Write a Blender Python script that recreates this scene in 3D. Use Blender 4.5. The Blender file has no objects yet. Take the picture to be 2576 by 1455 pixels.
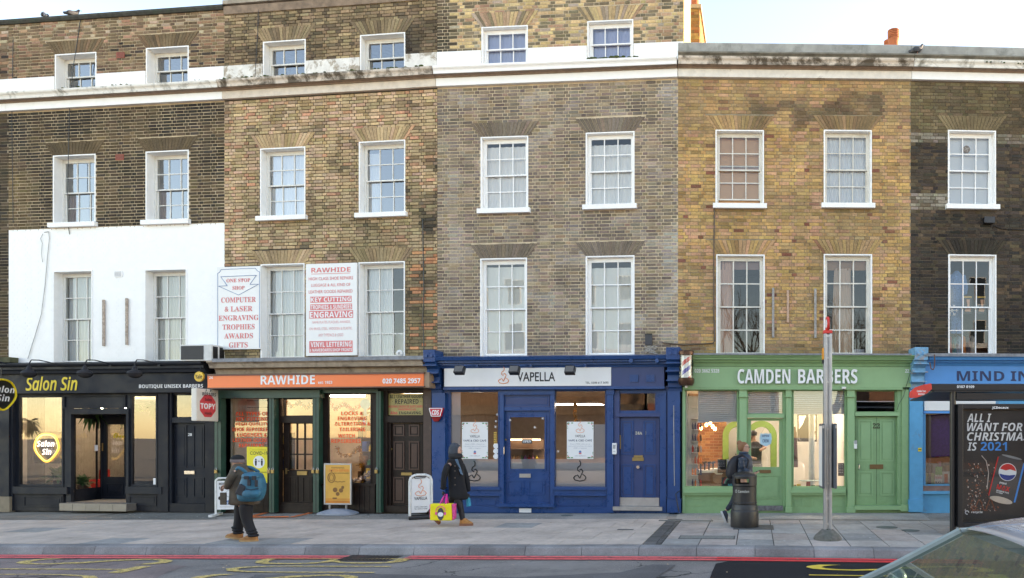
import bpy, bmesh, math, random
import numpy as np
from mathutils import Vector, Matrix, noise
random.seed(7)
S = bpy.context.scene
COL = S.collection
WS = None
def bake(o):
    """evaluated mesh of one object, worked out in a scene of its own so that the street is not re-evaluated each time"""
    global WS
    if WS is None: WS = bpy.data.scenes.new('workshop')
    WS.collection.objects.link(o)
    vl = WS.view_layers[0]; vl.update(); dg = vl.depsgraph
    me = bpy.data.meshes.new_from_object(o.evaluated_get(dg))
    WS.collection.objects.unlink(o)
    return me
R = math.radians
# ------------------------------------------------------------------ camera, sky, sun, exposure
FW, CX, HY, EYE = 1767.0, 1778.0, 1091.3, 1.75          # lens and level of the street camera
cam = bpy.data.objects.new('camera', bpy.data.cameras.new('camera'))
COL.objects.link(cam); S.camera = cam
cam.location = (0, 0, EYE); cam.rotation_euler = (R(90), 0, 0)
cam.data.sensor_width = 36; cam.data.lens = 36*FW/2575
cam.data.shift_x = -(CX-1287.5)/2575; cam.data.shift_y = (HY-727.5)/2575
cam.data.clip_end = 2000; cam.data.clip_start = .05
W = bpy.data.worlds.new('World'); S.world = W; W.use_nodes = True
nt = W.node_tree; bg = nt.nodes['Background']
sky = nt.nodes.new('ShaderNodeTexSky'); sky.sky_type = 'NISHITA'; sky.sun_disc = False
SUN_EL, SUN_AZ = 14.0, 73.0          # azimuth clockwise from +Y: low winter sun behind the terrace on the right
sky.sun_elevation = R(SUN_EL); sky.sun_rotation = R(SUN_AZ)
sky.air_density = 1.0; sky.dust_density = 0.3; sky.ozone_density = 1.3; sky.altitude = 30
nt.links.new(sky.outputs[0], bg.inputs[0]); bg.inputs[1].default_value = 0.15
sun = bpy.data.objects.new('sun', bpy.data.lights.new('sun', 'SUN')); COL.objects.link(sun)
sun.data.energy = 5.0; sun.data.angle = R(.5); sun.data.color = (1, .86, .66)
sd = Vector((math.sin(R(SUN_AZ))*math.cos(R(SUN_EL)), math.cos(R(SUN_AZ))*math.cos(R(SUN_EL)), math.sin(R(SUN_EL))))
sun.rotation_euler = (-sd).to_track_quat('-Z', 'Y').to_euler()
S.view_settings.view_transform = 'Standard'; S.view_settings.look = 'None'
S.view_settings.gamma = 1; S.view_settings.use_curve_mapping = False
S.view_settings.exposure = 2.3
S.view_settings.use_white_balance = True; S.view_settings.white_balance_temperature = 8000; S.view_settings.white_balance_tint = 18
S.render.engine = 'CYCLES'
S.cycles.use_denoising = True
S.cycles.max_bounces = 8; S.cycles.transparent_max_bounces = 16
S.cycles.sample_clamp_indirect = 6
S.cycles.caustics_reflective = False; S.cycles.caustics_refractive = False

# ------------------------------------------------------------------ materials
MATS = {}
def newmat(name):
    m = bpy.data.materials.new(name); m.use_nodes = True
    return m, m.node_tree, m.node_tree.nodes['Principled BSDF']
def N(t, ty, **kw):
    n = t.nodes.new(ty)
    for k, v in kw.items():
        if k in n.inputs: n.inputs[k].default_value = v
        else: setattr(n, k, v)
    return n
def pos(t):
    return N(t, 'ShaderNodeNewGeometry').outputs['Position']
def noise_n(t, scale, detail=4, rough=.6, vec=None, dist=0):
    n = N(t, 'ShaderNodeTexNoise'); n.inputs['Scale'].default_value = scale; n.inputs['Detail'].default_value = detail
    n.inputs['Roughness'].default_value = rough; n.inputs['Distortion'].default_value = dist
    t.links.new(vec if vec is not None else pos(t), n.inputs['Vector']); return n.outputs['Fac']
def mapr(t, src, a, b, c, d):
    n = N(t, 'ShaderNodeMapRange'); n.inputs[1].default_value = a; n.inputs[2].default_value = b; n.inputs[3].default_value = c; n.inputs[4].default_value = d
    t.links.new(src, n.inputs[0]); return n.outputs[0]
def mixc(t, fac, a, b, mode='MIX'):
    n = N(t, 'ShaderNodeMix', data_type='RGBA', blend_type=mode)
    for i, v in ((0, fac), (6, a), (7, b)):
        if hasattr(v, 'links'): t.links.new(v, n.inputs[i])
        elif i == 0: n.inputs[0].default_value = v
        else: n.inputs[i].default_value = (*v[:3], 1)
    return n.outputs[2]
def bump(t, h, strength, dist, bsdf):
    b = N(t, 'ShaderNodeBump'); b.inputs['Strength'].default_value = strength; b.inputs['Distance'].default_value = dist
    t.links.new(h, b.inputs['Height']); t.links.new(b.outputs[0], bsdf.inputs['Normal'])
def M(name, col=(.5, .5, .5), rough=.6, metal=0, var=.12, scale=6, grime=0, gcol=(.06, .05, .04), bmp=.15, bscale=60, spec=.5, gscale=2.5, glo=.52, ghi=.72, chip=None):
    """plain surface: colour with a little drift, optional grime patches and fine relief"""
    if name in MATS: return MATS[name]
    m, t, b = newmat(name)
    f = mapr(t, noise_n(t, scale), .3, .7, 1-var, 1+var)
    sc = N(t, 'ShaderNodeVectorMath', operation='SCALE'); sc.inputs[0].default_value = col[:3]; t.links.new(f, sc.inputs['Scale'])
    c = sc.outputs[0]
    if grime:
        g = mapr(t, noise_n(t, gscale, 8, .7, dist=.4), glo, ghi, 0, grime)
        c = mixc(t, g, c, gcol)
    if chip:
        c = mixc(t, mapr(t, noise_n(t, 11, 10, .85, dist=.2), .665, .68, 0, .7), c, chip)
    t.links.new(c, b.inputs['Base Color'])
    b.inputs['Roughness'].default_value = rough
    if chip: t.links.new(mapr(t, noise_n(t, 3, 5, .7), .3, .7, rough-.12, rough+.2), b.inputs['Roughness'])
    b.inputs['Metallic'].default_value = metal
    b.inputs['Specular IOR Level'].default_value = spec
    if bmp: bump(t, noise_n(t, bscale, 3), bmp, .004, b)
    MATS[name] = m; return m
def E(name, col, strength):
    if name in MATS: return MATS[name]
    strength *= .4
    m, t, b = newmat(name); b.inputs['Base Color'].default_value = (*col, 1)
    b.inputs['Emission Color'].default_value = (*col, 1); b.inputs['Emission Strength'].default_value = strength
    MATS[name] = m; return m
def glassmat(name, tint=(.98, .985, .985), base=.08, k=.9, rough=.0, wav=.0, wscale=3, film=None, ffac=0):
    if name in MATS: return MATS[name]
    m, t, b = newmat(name); t.nodes.remove(b)
    out = t.nodes['Material Output']
    tr = N(t, 'ShaderNodeBsdfTransparent'); tr.inputs[0].default_value = (*tint, 1)
    gl = N(t, 'ShaderNodeBsdfGlossy'); gl.inputs['Roughness'].default_value = rough
    fr = N(t, 'ShaderNodeFresnel'); fr.inputs[0].default_value = 1.5
    f = mapr(t, fr.outputs[0], 0, 1, base, base+k)
    if wav:
        bb = N(t, 'ShaderNodeBump'); bb.inputs['Strength'].default_value = wav; bb.inputs['Distance'].default_value = .02
        t.links.new(noise_n(t, wscale, 1), bb.inputs['Height']); t.links.new(bb.outputs[0], gl.inputs['Normal'])
    src = tr.outputs[0]
    if film:
        df = N(t, 'ShaderNodeBsdfDiffuse'); df.inputs[0].default_value = (*film, 1)
        mx0 = N(t, 'ShaderNodeMixShader'); mx0.inputs[0].default_value = ffac
        t.links.new(src, mx0.inputs[1]); t.links.new(df.outputs[0], mx0.inputs[2]); src = mx0.outputs[0]
    mx = N(t, 'ShaderNodeMixShader'); t.links.new(f, mx.inputs[0]); t.links.new(src, mx.inputs[1]); t.links.new(gl.outputs[0], mx.inputs[2])
    t.links.new(mx.outputs[0], out.inputs[0]); MATS[name] = m; return m
def tintmat(name, from_object, rough=.9, bscale=40, bstr=.5, bdist=.012, mott=.28, mscale=22, stain=.25):
    """colour comes from the piece (object colour or 'tint' attribute), the material adds mottling, soot drift and relief"""
    if name in MATS: return MATS[name]
    m, t, b = newmat(name)
    if from_object: c = N(t, 'ShaderNodeObjectInfo').outputs['Color']
    else:
        a = N(t, 'ShaderNodeAttribute'); a.attribute_name = 'tint'; c = a.outputs['Color']
    f1 = mapr(t, noise_n(t, mscale, 6, .75), .3, .7, 1-mott, 1+mott)
    f2 = mapr(t, noise_n(t, 1.3, 6, .65), .35, .65, 1-stain, 1+stain*.4)
    mul = N(t, 'ShaderNodeMath', operation='MULTIPLY'); t.links.new(f1, mul.inputs[0]); t.links.new(f2, mul.inputs[1])
    sc = N(t, 'ShaderNodeVectorMath', operation='SCALE'); t.links.new(c, sc.inputs[0]); t.links.new(mul.outputs[0], sc.inputs['Scale'])
    t.links.new(sc.outputs[0], b.inputs['Base Color']); b.inputs['Roughness'].default_value = rough
    b.inputs['Specular IOR Level'].default_value = .12
    bump(t, noise_n(t, bscale, 5, .7), bstr, bdist, b)
    MATS[name] = m; return m

# ------------------------------------------------------------------ mesh helpers
class MB:
    def __init__(s): s.v = []; s.f = []; s.mi = []; s.m = 0
    def add(s, vs, fs):
        o = len(s.v); s.v += [tuple(p) for p in vs]
        for f in fs: s.f.append([i+o for i in f]); s.mi.append(s.m)
        return s
    def box(s, x0, x1, y0, y1, z0, z1):
        if x0 > x1: x0, x1 = x1, x0
        if y0 > y1: y0, y1 = y1, y0
        if z0 > z1: z0, z1 = z1, z0
        return s.add([(x0,y0,z0),(x1,y0,z0),(x1,y1,z0),(x0,y1,z0),(x0,y0,z1),(x1,y0,z1),(x1,y1,z1),(x0,y1,z1)],
              [(0,1,5,4),(1,2,6,5),(2,3,7,6),(3,0,4,7),(4,5,6,7),(3,2,1,0)])
    def quad(s, a, b, c, d): return s.add([a,b,c,d], [(0,1,2,3)])
    def prism(s, prof, x0, x1):                      # (y,z) profile swept along x
        n = len(prof)
        vs = [(x0,y,z) for y,z in prof]+[(x1,y,z) for y,z in prof]
        fs = [(i,(i+1)%n,n+(i+1)%n,n+i) for i in range(n)]+[tuple(range(n-1,-1,-1)),tuple(range(n,2*n))]
        return s.add(vs, fs)
    def plate(s, poly, y0, y1):                      # (x,z) outline given depth y0..y1
        n = len(poly)
        vs = [(x,y0,z) for x,z in poly]+[(x,y1,z) for x,z in poly]
        fs = [(i,(i+1)%n,n+(i+1)%n,n+i) for i in range(n)]+[tuple(range(n)),tuple(range(2*n-1,n-1,-1))]
        return s.add(vs, fs)
    def slabpoly(s, poly, z0, z1):                   # (x,y) outline
        n = len(poly)
        vs = [(x,y,z0) for x,y in poly]+[(x,y,z1) for x,y in poly]
        fs = [(i,(i+1)%n,n+(i+1)%n,n+i) for i in range(n)]+[tuple(range(n,2*n)),tuple(range(n-1,-1,-1))]
        return s.add(vs, fs)
    def cyl(s, p0, p1, r0, r1=None, n=12, caps=True):
        r1 = r0 if r1 is None else r1
        p0 = Vector(p0); p1 = Vector(p1); d = (p1-p0).normalized()
        a = d.orthogonal().normalized(); b = d.cross(a)
        vs = [p0+(a*math.cos(2*math.pi*i/n)+b*math.sin(2*math.pi*i/n))*r0 for i in range(n)]
        vs += [p1+(a*math.cos(2*math.pi*i/n)+b*math.sin(2*math.pi*i/n))*r1 for i in range(n)]
        fs = [(i,(i+1)%n,n+(i+1)%n,n+i) for i in range(n)]
        if caps: fs += [tuple(range(n-1,-1,-1)), tuple(range(n,2*n))]
        return s.add(vs, fs)
    def tube(s, pts, r, n=6):
        for a, b in zip(pts, pts[1:]):
            if (Vector(b)-Vector(a)).length > 1e-5: s.cyl(a, b, r, n=n)
        return s
    def lathe(s, prof, c=(0,0,0), n=24):              # (r,z) profile round z
        m = len(prof); vs = []
        for r, z in prof:
            for i in range(n):
                a = 2*math.pi*i/n; vs.append((c[0]+r*math.cos(a), c[1]+r*math.sin(a), c[2]+z))
        fs = [(j*n+i, j*n+(i+1)%n, (j+1)*n+(i+1)%n, (j+1)*n+i) for j in range(m-1) for i in range(n)]
        fs += [tuple(range(n-1,-1,-1)), tuple(range((m-1)*n, m*n))]
        return s.add(vs, fs)
    def loft(s, rings, n=16, pw=2.0):                  # rings (cx,cy,cz,rx,ry)
        vs = []
        for cx, cy, cz, rx, ry in rings:
            for i in range(n):
                a = 2*math.pi*i/n; c, q = math.cos(a), math.sin(a)
                vs.append((cx+rx*math.copysign(abs(c)**(2/pw), c), cy+ry*math.copysign(abs(q)**(2/pw), q), cz))
        m = len(rings)
        fs = [(j*n+i, j*n+(i+1)%n, (j+1)*n+(i+1)%n, (j+1)*n+i) for j in range(m-1) for i in range(n)]
        fs += [tuple(range(n-1,-1,-1)), tuple(range((m-1)*n, m*n))]
        return s.add(vs, fs)
    def ball(s, c, r, n=12, sc=(1,1,1)):
        m = n//2; vs = [(c[0],c[1],c[2]-r*sc[2])]; 
        for j in range(1, m):
            ph = -math.pi/2+math.pi*j/m
            for i in range(n):
                a = 2*math.pi*i/n
                vs.append((c[0]+r*sc[0]*math.cos(ph)*math.cos(a), c[1]+r*sc[1]*math.cos(ph)*math.sin(a), c[2]+r*sc[2]*math.sin(ph)))
        vs.append((c[0],c[1],c[2]+r*sc[2])); L = len(vs)-1
        fs = [(0, 1+(i+1)%n, 1+i) for i in range(n)]
        for j in range(m-2): fs += [(1+j*n+i, 1+j*n+(i+1)%n, 1+(j+1)*n+(i+1)%n, 1+(j+1)*n+i) for i in range(n)]
        fs += [(1+(m-2)*n+i, 1+(m-2)*n+(i+1)%n, L) for i in range(n)]
        return s.add(vs, fs)
    def mesh(s, name):
        me = bpy.data.meshes.new(name); me.from_pydata(s.v, [], s.f); me.update(); return me
    def build(s, name, mats, parent=None, smooth=False, bevel=0, fix=True, loc=None, rz=0):
        me = s.mesh(name)
        if not isinstance(mats, (list, tuple)): mats = [mats]
        for m in mats: me.materials.append(m)
        if len(mats) > 1: me.polygons.foreach_set('material_index', s.mi)
        if fix:
            bm = bmesh.new(); bm.from_mesh(me); bmesh.ops.recalc_face_normals(bm, faces=bm.faces); bm.to_mesh(me); bm.free()
        if smooth:
            me.polygons.foreach_set('use_smooth', [True]*len(me.polygons))
            try: me.set_sharp_from_angle(angle=R(smooth if smooth is not True else 40))
            except Exception: pass
        o = bpy.data.objects.new(name, me); COL.objects.link(o)
        if parent: o.parent = parent
        if loc is not None: o.location = loc
        if rz: o.rotation_euler.z = rz
        if bevel:
            bv = o.modifiers.new('edges', 'BEVEL'); bv.width = bevel; bv.segments = 2; bv.limit_method = 'ANGLE'
        return o
def tag(o, label=None, cat=None, group=None, kind=None):
    if label: o['label'] = label
    if cat: o['category'] = cat
    if group: o['group'] = group
    if kind: o['kind'] = kind
    return o
def thing(name, label, cat, loc=(0,0,0), rz=0, group=None, parent=None):
    o = bpy.data.objects.new(name, None); COL.objects.link(o); o.location = loc; o.rotation_euler.z = rz
    o.empty_display_size = .2
    return tag(o, label, cat, group)
def skin(name, pts, edges, mat, parent, levels=2, root=0):
    """continuous body surface grown on a skeleton: pts = (x,y,z,r) or (x,y,z,rx,ry)"""
    me = bpy.data.meshes.new(name); me.from_pydata([p[:3] for p in pts], edges, []); me.update()
    o = bpy.data.objects.new(name, me)
    o.modifiers.new('skin', 'SKIN')
    bm = bmesh.new(); bm.from_mesh(me); ly = bm.verts.layers.skin.verify(); bm.verts.ensure_lookup_table()
    for i, p in enumerate(pts):
        bm.verts[i][ly].radius = (p[3], p[4] if len(p) > 4 else p[3]); bm.verts[i][ly].use_root = (i == root)
    bm.to_mesh(me); bm.free()
    sb = o.modifiers.new('sub', 'SUBSURF'); sb.levels = levels; sb.render_levels = levels
    nm = bake(o); bpy.data.objects.remove(o); bpy.data.meshes.remove(me); nm.name = name
    o = bpy.data.objects.new(name, nm); COL.objects.link(o)
    nm.materials.clear(); nm.materials.append(mat)
    nm.polygons.foreach_set('use_smooth', [True]*len(nm.polygons))
    if parent: o.parent = parent
    return o
# lettering: plain words set as mesh letters, fitted into a rectangle
def bold(s):
    return ''.join(chr(0x1D5D4+ord(c)-65) if 'A'<=c<='Z' else chr(0x1D5EE+ord(c)-97) if 'a'<=c<='z' else chr(0x1D7EC+ord(c)-48) if '0'<=c<='9' else c for c in s)
def serif(s):
    return ''.join(chr(0x1D400+ord(c)-65) if 'A'<=c<='Z' else chr(0x1D41A+ord(c)-97) if 'a'<=c<='z' else chr(0x1D7CE+ord(c)-48) if '0'<=c<='9' else c for c in s)
def ital(s):
    return ''.join(chr(0x1D63C+ord(c)-65) if 'A'<=c<='Z' else chr(0x1D656+ord(c)-97) if 'a'<=c<='z' else chr(0x1D7EC+ord(c)-48) if '0'<=c<='9' else c for c in s)
def script(s):
    return ''.join(chr(0x1D4D0+ord(c)-65) if 'A'<=c<='Z' else chr(0x1D4EA+ord(c)-97) if 'a'<=c<='z' else c for c in s)
def thinital(s):
    return ''.join(chr(0x1D608+ord(c)-65) if 'A'<=c<='Z' else chr(0x1D622+ord(c)-97) if 'a'<=c<='z' else c for c in s)
STY = {'j': thinital, 'b': bold, 's': serif, 'i': ital, 'c': script, 'r': lambda s: s}
TXT = {}
def text_mesh(s, style, off):
    k = (s, style, off)
    if k in TXT: return TXT[k]
    cu = bpy.data.curves.new('lettering', 'FONT'); cu.body = STY[style](s); cu.size = 1; cu.offset = off; cu.resolution_u = 3
    o = bpy.data.objects.new('lettering', cu); me = bake(o)
    v = [tuple(p.co) for p in me.vertices]; f = [list(p.vertices) for p in me.polygons]
    bpy.data.objects.remove(o); bpy.data.curves.remove(cu); bpy.data.meshes.remove(me)
    TXT[k] = (v, f); return TXT[k]
def letter(parent, s, x0, x1, z0, z1, y, mat, style='b', off=0, thick=0, name='lettering', sub='', rot=None):
    """letters filling x0..x1, z0..z1 on the plane y (facing -y)"""
    v, f = text_mesh(s, style, off)
    if not v: return None
    a = np.array(v); mn, mx = a.min(0), a.max(0)
    u = (a[:,0]-mn[0])/max(mx[0]-mn[0], 1e-6); w = (a[:,1]-mn[1])/max(mx[1]-mn[1], 1e-6)
    X = x0+(x1-x0)*u; Z = z0+(z1-z0)*w
    mb = MB(); n = len(v)
    mb.add([(X[i], y-thick, Z[i]) for i in range(n)], f)
    if thick:
        ed = {}
        for q in f:
            for i in range(len(q)):
                e = (q[i], q[(i+1) % len(q)]); ed[tuple(sorted(e))] = ed.get(tuple(sorted(e)), []) + [e]
        mb.v += [(X[i], y, Z[i]) for i in range(n)]
        for k, es in ed.items():
            if len(es) == 1: i, j = es[0]; mb.f.append([j, i, i+n, j+n]); mb.mi.append(0)
    return mb.build(name, mat, parent, fix=bool(thick))
def lines(parent, rows, cx, ztop, zbot, y, mat, style='b', k=.55, maxw=None, off=0):
    n = len(rows); p = (ztop-zbot)/n
    for i, s in enumerate(rows):
        h = p*.62; w = len(s)*h*k
        if maxw: w = min(w, maxw)
        zc = ztop-p*(i+.5)
        letter(parent, s, cx-w/2, cx+w/2, zc-h/2, zc+h/2, y, mat, style, off)
# pixel helpers for laying things out on their real planes
def gz(x): return -.015-.0095*max(0, -.5-x)
def world(px, py, d): return Vector(((px-CX)/FW*d, d, EYE+(HY-py)/FW*d))
def zc(x0):
    return lambda zx, zy: (x0+zx*.40355, 867.5+zy*.40355)
Z1, Z2, Z3, Z4, Z5 = zc(0), zc(502.9), zc(1037.3), zc(1634.5), zc(2137.4)
# ------------------------------------------------------------------ common materials
WHITE = M('white_paint', (.87,.87,.86), .5, var=.04, grime=.25, gcol=(.42,.38,.33), glo=.58, ghi=.85)
WHITE2 = M('clean_white_paint', (.88,.88,.87), .45, var=.02, bmp=.05)
CREAMJ = M('cream_joinery', (.70,.67,.60), .5, var=.06, grime=.4, gcol=(.3,.25,.2))
STONEG = M('grey_render', (.33,.33,.31), .85, var=.25, scale=2.5, grime=.7, gcol=(.07,.075,.06), gscale=1.6)
CORN_OLD = M('peeling_cornice_paint', (.62,.54,.46), .75, var=.1, grime=.95, gcol=(.07,.05,.03), gscale=2.6, glo=.44, ghi=.58)
CORN_MID = M('weathered_cornice_paint', (.74,.72,.67), .7, var=.06, grime=.8, gcol=(.10,.09,.06), gscale=2.4, glo=.48, ghi=.64)
LEAD = M('lead_flashing', (.20,.21,.23), .6, var=.3, scale=9)
DARKROOM = M('dim_room_wall', (.10,.095,.09), .9, bmp=0)
GLASS = glassmat('window_glass', base=.05, k=.8, wav=.03, wscale=1.5); GLASSB = glassmat('old_sky_glass', base=.24, k=.7, wav=.03, wscale=1.5)
SHOPGLASS = glassmat('shop_glass', base=.11, k=.8, wav=.05, wscale=1.2)
BRICKM = tintmat('brick_mass', False); BRICKO = tintmat('brick_piece', True)
BLACK = M('black_paint', (.012,.012,.013), .4, bmp=.05)
TERRA = M('terracotta', (.42,.13,.05), .8, var=.2, scale=12)
MORTAR = {'H0': (.30,.24,.17), 'H1': (.50,.39,.26), 'H2': (.07,.055,.04), 'H3': (.58,.47,.33), 'H4': (.27,.22,.15), 'H5': (.12,.09,.065)}
MORT = {k: M('mortar_'+k, c, .95, var=.2, scale=3, grime=.5, gcol=tuple(x*.35 for x in c), bmp=.4) for k, c in MORTAR.items()}

# ------------------------------------------------------------------ the five house fronts (and the edge of a sixth) in plan
CORN = [(-9999, None), (22, 17.25), (565, 16.64), (1100, 16.03), (1705, 15.6), (2290, 15.71), (2575, 15.82)]
def cxy(p, d): return Vector(((p-CX)/FW*d, d))
PT = [cxy(*c) if c[1] else None for c in CORN]
e = (PT[1]-PT[2]).normalized(); PT[0] = PT[1]+e*4.2
e = (PT[6]-PT[5]).normalized(); PT[6] = PT[5]+e*6.5
class House:
    def __init__(s, key, a, b, label):
        s.key = key; s.a = a; s.b = b; d = b-a; s.L = d.length; s.ang = math.atan2(d.y, d.x)
        s.ux, s.uy = d.x/s.L, d.y/s.L
        s.root = thing('terraced_house', label, 'house', (a.x, a.y, 0), s.ang, 'terraced houses with shops below')
    def loc(s, px, py, off=0):
        """point of the house's own plane (off metres behind the wall face) seen at a place in the picture"""
        r = Vector(((px-CX)/FW, 1, (HY-py)/FW)); nx, ny = -s.uy, s.ux
        t = ((s.a.x*nx+s.a.y*ny)+off)/(r.x*nx+r.y*ny)
        X, Y = r.x*t, t
        return ((X-s.a.x)*s.ux+(Y-s.a.y)*s.uy, EYE+r.z*t)
    def rect(s, x0, y0, x1, y1, off=0):
        ym = (y0+y1)/2; xm = (x0+x1)/2
        return s.loc(x0, ym, off)[0], s.loc(x1, ym, off)[0], s.loc(xm, y1, off)[1], s.loc(xm, y0, off)[1]
    def r2(s, Z, a, b, c, d, off=0):
        p = Z(a, b); q = Z(c, d); return s.rect(p[0], p[1], q[0], q[1], off)
    def wpt(s, x, y, z=0):                              # local -> world
        return Vector((s.a.x+x*s.ux-y*s.uy, s.a.y+x*s.uy+y*s.ux, z))
HS = {}
for i, (k, lab) in enumerate([('H0', 'narrow slice of dark brick house at the very left edge'),
        ('H1', 'dark brown brick house with first floor painted white above the navy barbers shop'),
        ('H2', 'yellow stock brick house with sooty joints above the orange shop sign'),
        ('H3', 'grey brown brick house above the bright blue shopfront'),
        ('H4', 'golden yellow brick house above the green shopfront'),
        ('H5', 'soot blackened brick house above the sky blue shopfront')]):
    HS[k] = House(k, PT[i], PT[i+1], lab)
H0, H1, H2, H3, H4, H5 = (HS['H%d' % i] for i in range(6))

# window openings: picture rectangles on the wall face (x0, y0, x1, y1)
WIN = {
 'H0': [],
 'H1': [('top',141,137,242,228),('top',370,121,474,213),('mid',136,392,240,563),('mid',369,382,474,556),('low',136,683,232,915),('low',366,679,469,912)],
 'H2': [('top',664,105,768,200),('top',908,88,1018,186),('mid',657,374,767,546),('mid',905,357,1018,538),('low',658,666,765,905),('low',904,661,1017,901)],
 'H3': [('top',1213,69,1326,166),('top',1479,54,1591,155),('mid',1211,346,1327,528),('mid',1475,335,1594,518),('low',1210,652,1324,899),('low',1475,646,1594,897)],
 'H4': [('mid',1801,330,1919,516),('mid',2073,330,2190,515),('low',1803,643,1921,896),('low',2073,642,2191,896)],
 'H5': [('mid',2385,331,2502,518),('low',2386,643,2503,897)],
}
ZB = 3.30                                             # bottom of the upper walls
FB, CT = 9.64, 10.02                                  # cornice band
ZT = {'H0': 11.78, 'H1': 11.78, 'H2': 11.84, 'H3': 13.3, 'H4': 9.75, 'H5': 9.75}
def smooth_noise(x, z, sc, seed=0): return noise.noise(Vector((x*sc+seed*7.3, z*sc*1.0, seed*3.1)))  # ~-.6...6
def mixt(a, b, f): f = max(0, min(1, f)); return tuple(a[i]*(1-f)+b[i]*f for i in range(3))
def jit(c, j, rnd):
    k = 1+rnd.uniform(-j, j); return tuple(max(.004, v*k*(1+rnd.uniform(-.06,.06))) for v in c)
def tint(key, x, z, L, rnd):
    """brick colour of each house: its stock, odd bricks and soot with their own outlines"""
    n1 = smooth_noise(x, z, .9, 1); n2 = smooth_noise(x, z, 2.2, 2); n3 = smooth_noise(x, z*2.6, .55, 3)
    q = rnd.random()
    if key in ('H0', 'H1'):
        if key == 'H1' and z < PAINT_Z and x > .02: return (.88*(1+rnd.uniform(-.03,.03)),)*3
        if z > 10.2:
            c = (.17,.12,.075) if q < .45 else (.13,.09,.06) if q < .75 else (.23,.13,.085) if q < .93 else (.05,.04,.035)
            if z > 11.2 and q > .62: c = (.30,.18,.12) if q < .85 else (.34,.27,.19)
            return jit(c, .25, rnd)
        c = (.075,.056,.036) if q < .5 else (.11,.08,.048) if q < .8 else (.05,.042,.034)
        c = mixt(c, (.028,.025,.022), (n1+.25)*1.2+(.45 if z > 9.0 else 0)); c = mixt(c, (.16,.11,.055), (-n1-.1)*1.2)
        return jit(c, .25, rnd)
    if key == 'H2':
        if z > 10.1:
            c = (.20,.14,.075) if q < .6 else (.12,.085,.05) if q < .85 else (.27,.19,.10)
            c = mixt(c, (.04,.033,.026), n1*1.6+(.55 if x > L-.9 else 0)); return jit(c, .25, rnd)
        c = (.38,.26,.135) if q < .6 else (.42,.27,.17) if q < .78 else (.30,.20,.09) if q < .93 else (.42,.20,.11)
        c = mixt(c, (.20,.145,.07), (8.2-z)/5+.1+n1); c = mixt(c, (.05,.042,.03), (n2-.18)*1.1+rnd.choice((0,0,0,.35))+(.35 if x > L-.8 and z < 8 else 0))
        if x > L-.65 and z < 6 and q > .7: c = (.40,.17,.07)
        return jit(c, .2, rnd)
    if key == 'H3':
        if z > 10.44 and x < .36: return jit(mixt((.06,.05,.035), (.14,.10,.06), n1+.3), .25, rnd)
        if z > 10.2:
            c = (.36,.25,.12) if q < .45 else (.13,.105,.065) if q < .72 else (.30,.18,.11) if q < .9 else (.25,.20,.15)
            return jit(c, .2, rnd)
        c = (.165,.128,.095) if q < .5 else (.13,.10,.082) if q < .78 else (.20,.145,.09) if q < .93 else (.22,.15,.115)
        c = mixt(c, (.085,.07,.06), (n1-.05)*1.6+max(0, .55-abs(z-8.9)*1.1)*(1 if n3 > -.1 else .3))
        c = mixt(c, (.24,.215,.19), (-n2-.12)*1.5+max(0, (x-(L-.42))*1.6)); return jit(c, .2, rnd)
    if key == 'H4':
        c = (.355,.215,.082) if q < .42 else (.29,.18,.085) if q < .68 else (.36,.20,.115) if q < .86 else (.24,.145,.06) if q < .97 else (.17,.07,.045)
        c = mixt(c, (.21,.15,.085), (n1+.1)*1.1); c = mixt(c, (.26,.17,.09), .35 if z > 8.6 else 0)
        s = max(0, 1-((z-8.95-.14*n2*3)/.34)**2)*max(0, min(1, (x-.8)))*(.9 if abs(x-3.1) < 1.5 else .45)
        s = max(s, .8*max(0, 1-((z-6.75)/.12)**2)*(1 if .9 < x < 2 or x > 3.3 and x < 4.6 else 0)*.7)
        return jit(mixt(c, (.085,.06,.04), s+(.35 if z < 3.75 else 0)), .17, rnd)
    c = (.052,.042,.033) if q < .55 else (.085,.062,.04) if q < .85 else (.035,.03,.027)
    if z > 8.4: c = mixt(c, (.13,.10,.055), .7+n1); 
    if 8.25 < z < 8.45 or (6.75 < z < 7.15 and x < .9+n2): c = (.19,.165,.13) if q < .6 else (.12,.10,.07)
    if x > 2.9: c = mixt(c, (.28,.20,.11), .55-abs(z-7.6)*.35+n1*.8)
    if z < 6.7: c = mixt(c, (.024,.022,.02), .55+n1)
    return jit(c, .25, rnd)
GAIN = {'H0': 1.3, 'H1': 1.35, 'H2': 1.5, 'H3': 1.65, 'H4': 1.5, 'H5': 1.35}
SAT = {'H2': .13, 'H4': .04, 'H3': .10}
def gain(k, c):
    if min(c) > .7: return c
    l = .3*c[0]+.6*c[1]+.1*c[2]; s = SAT.get(k, 0)
    return tuple(min(.75, (v*(1-s)+l*s)*GAIN[k]) for v in c)
PAINT_Z = H1.loc(300, 573)[1]
H_ = {'H0': .010, 'H1': .017, 'H2': .011, 'H3': .0165, 'H4': .009, 'H5': .010}
def windows_local(h):
    out = []
    for k, x0, y0, x1, y1 in WIN[h.key]:
        out.append((k,)+h.rect(x0, y0, x1, y1))
    return out
def arch_of(w):      # flat gauged arch over an opening: (cx, half bottom, half top, z0, z1)
    k, s0, s1, z0, z1 = w
    return ((s0+s1)/2, (s1-s0)/2+.02, (s1-s0)/2+.27, z1+.012, z1+.012+.33)
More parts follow.
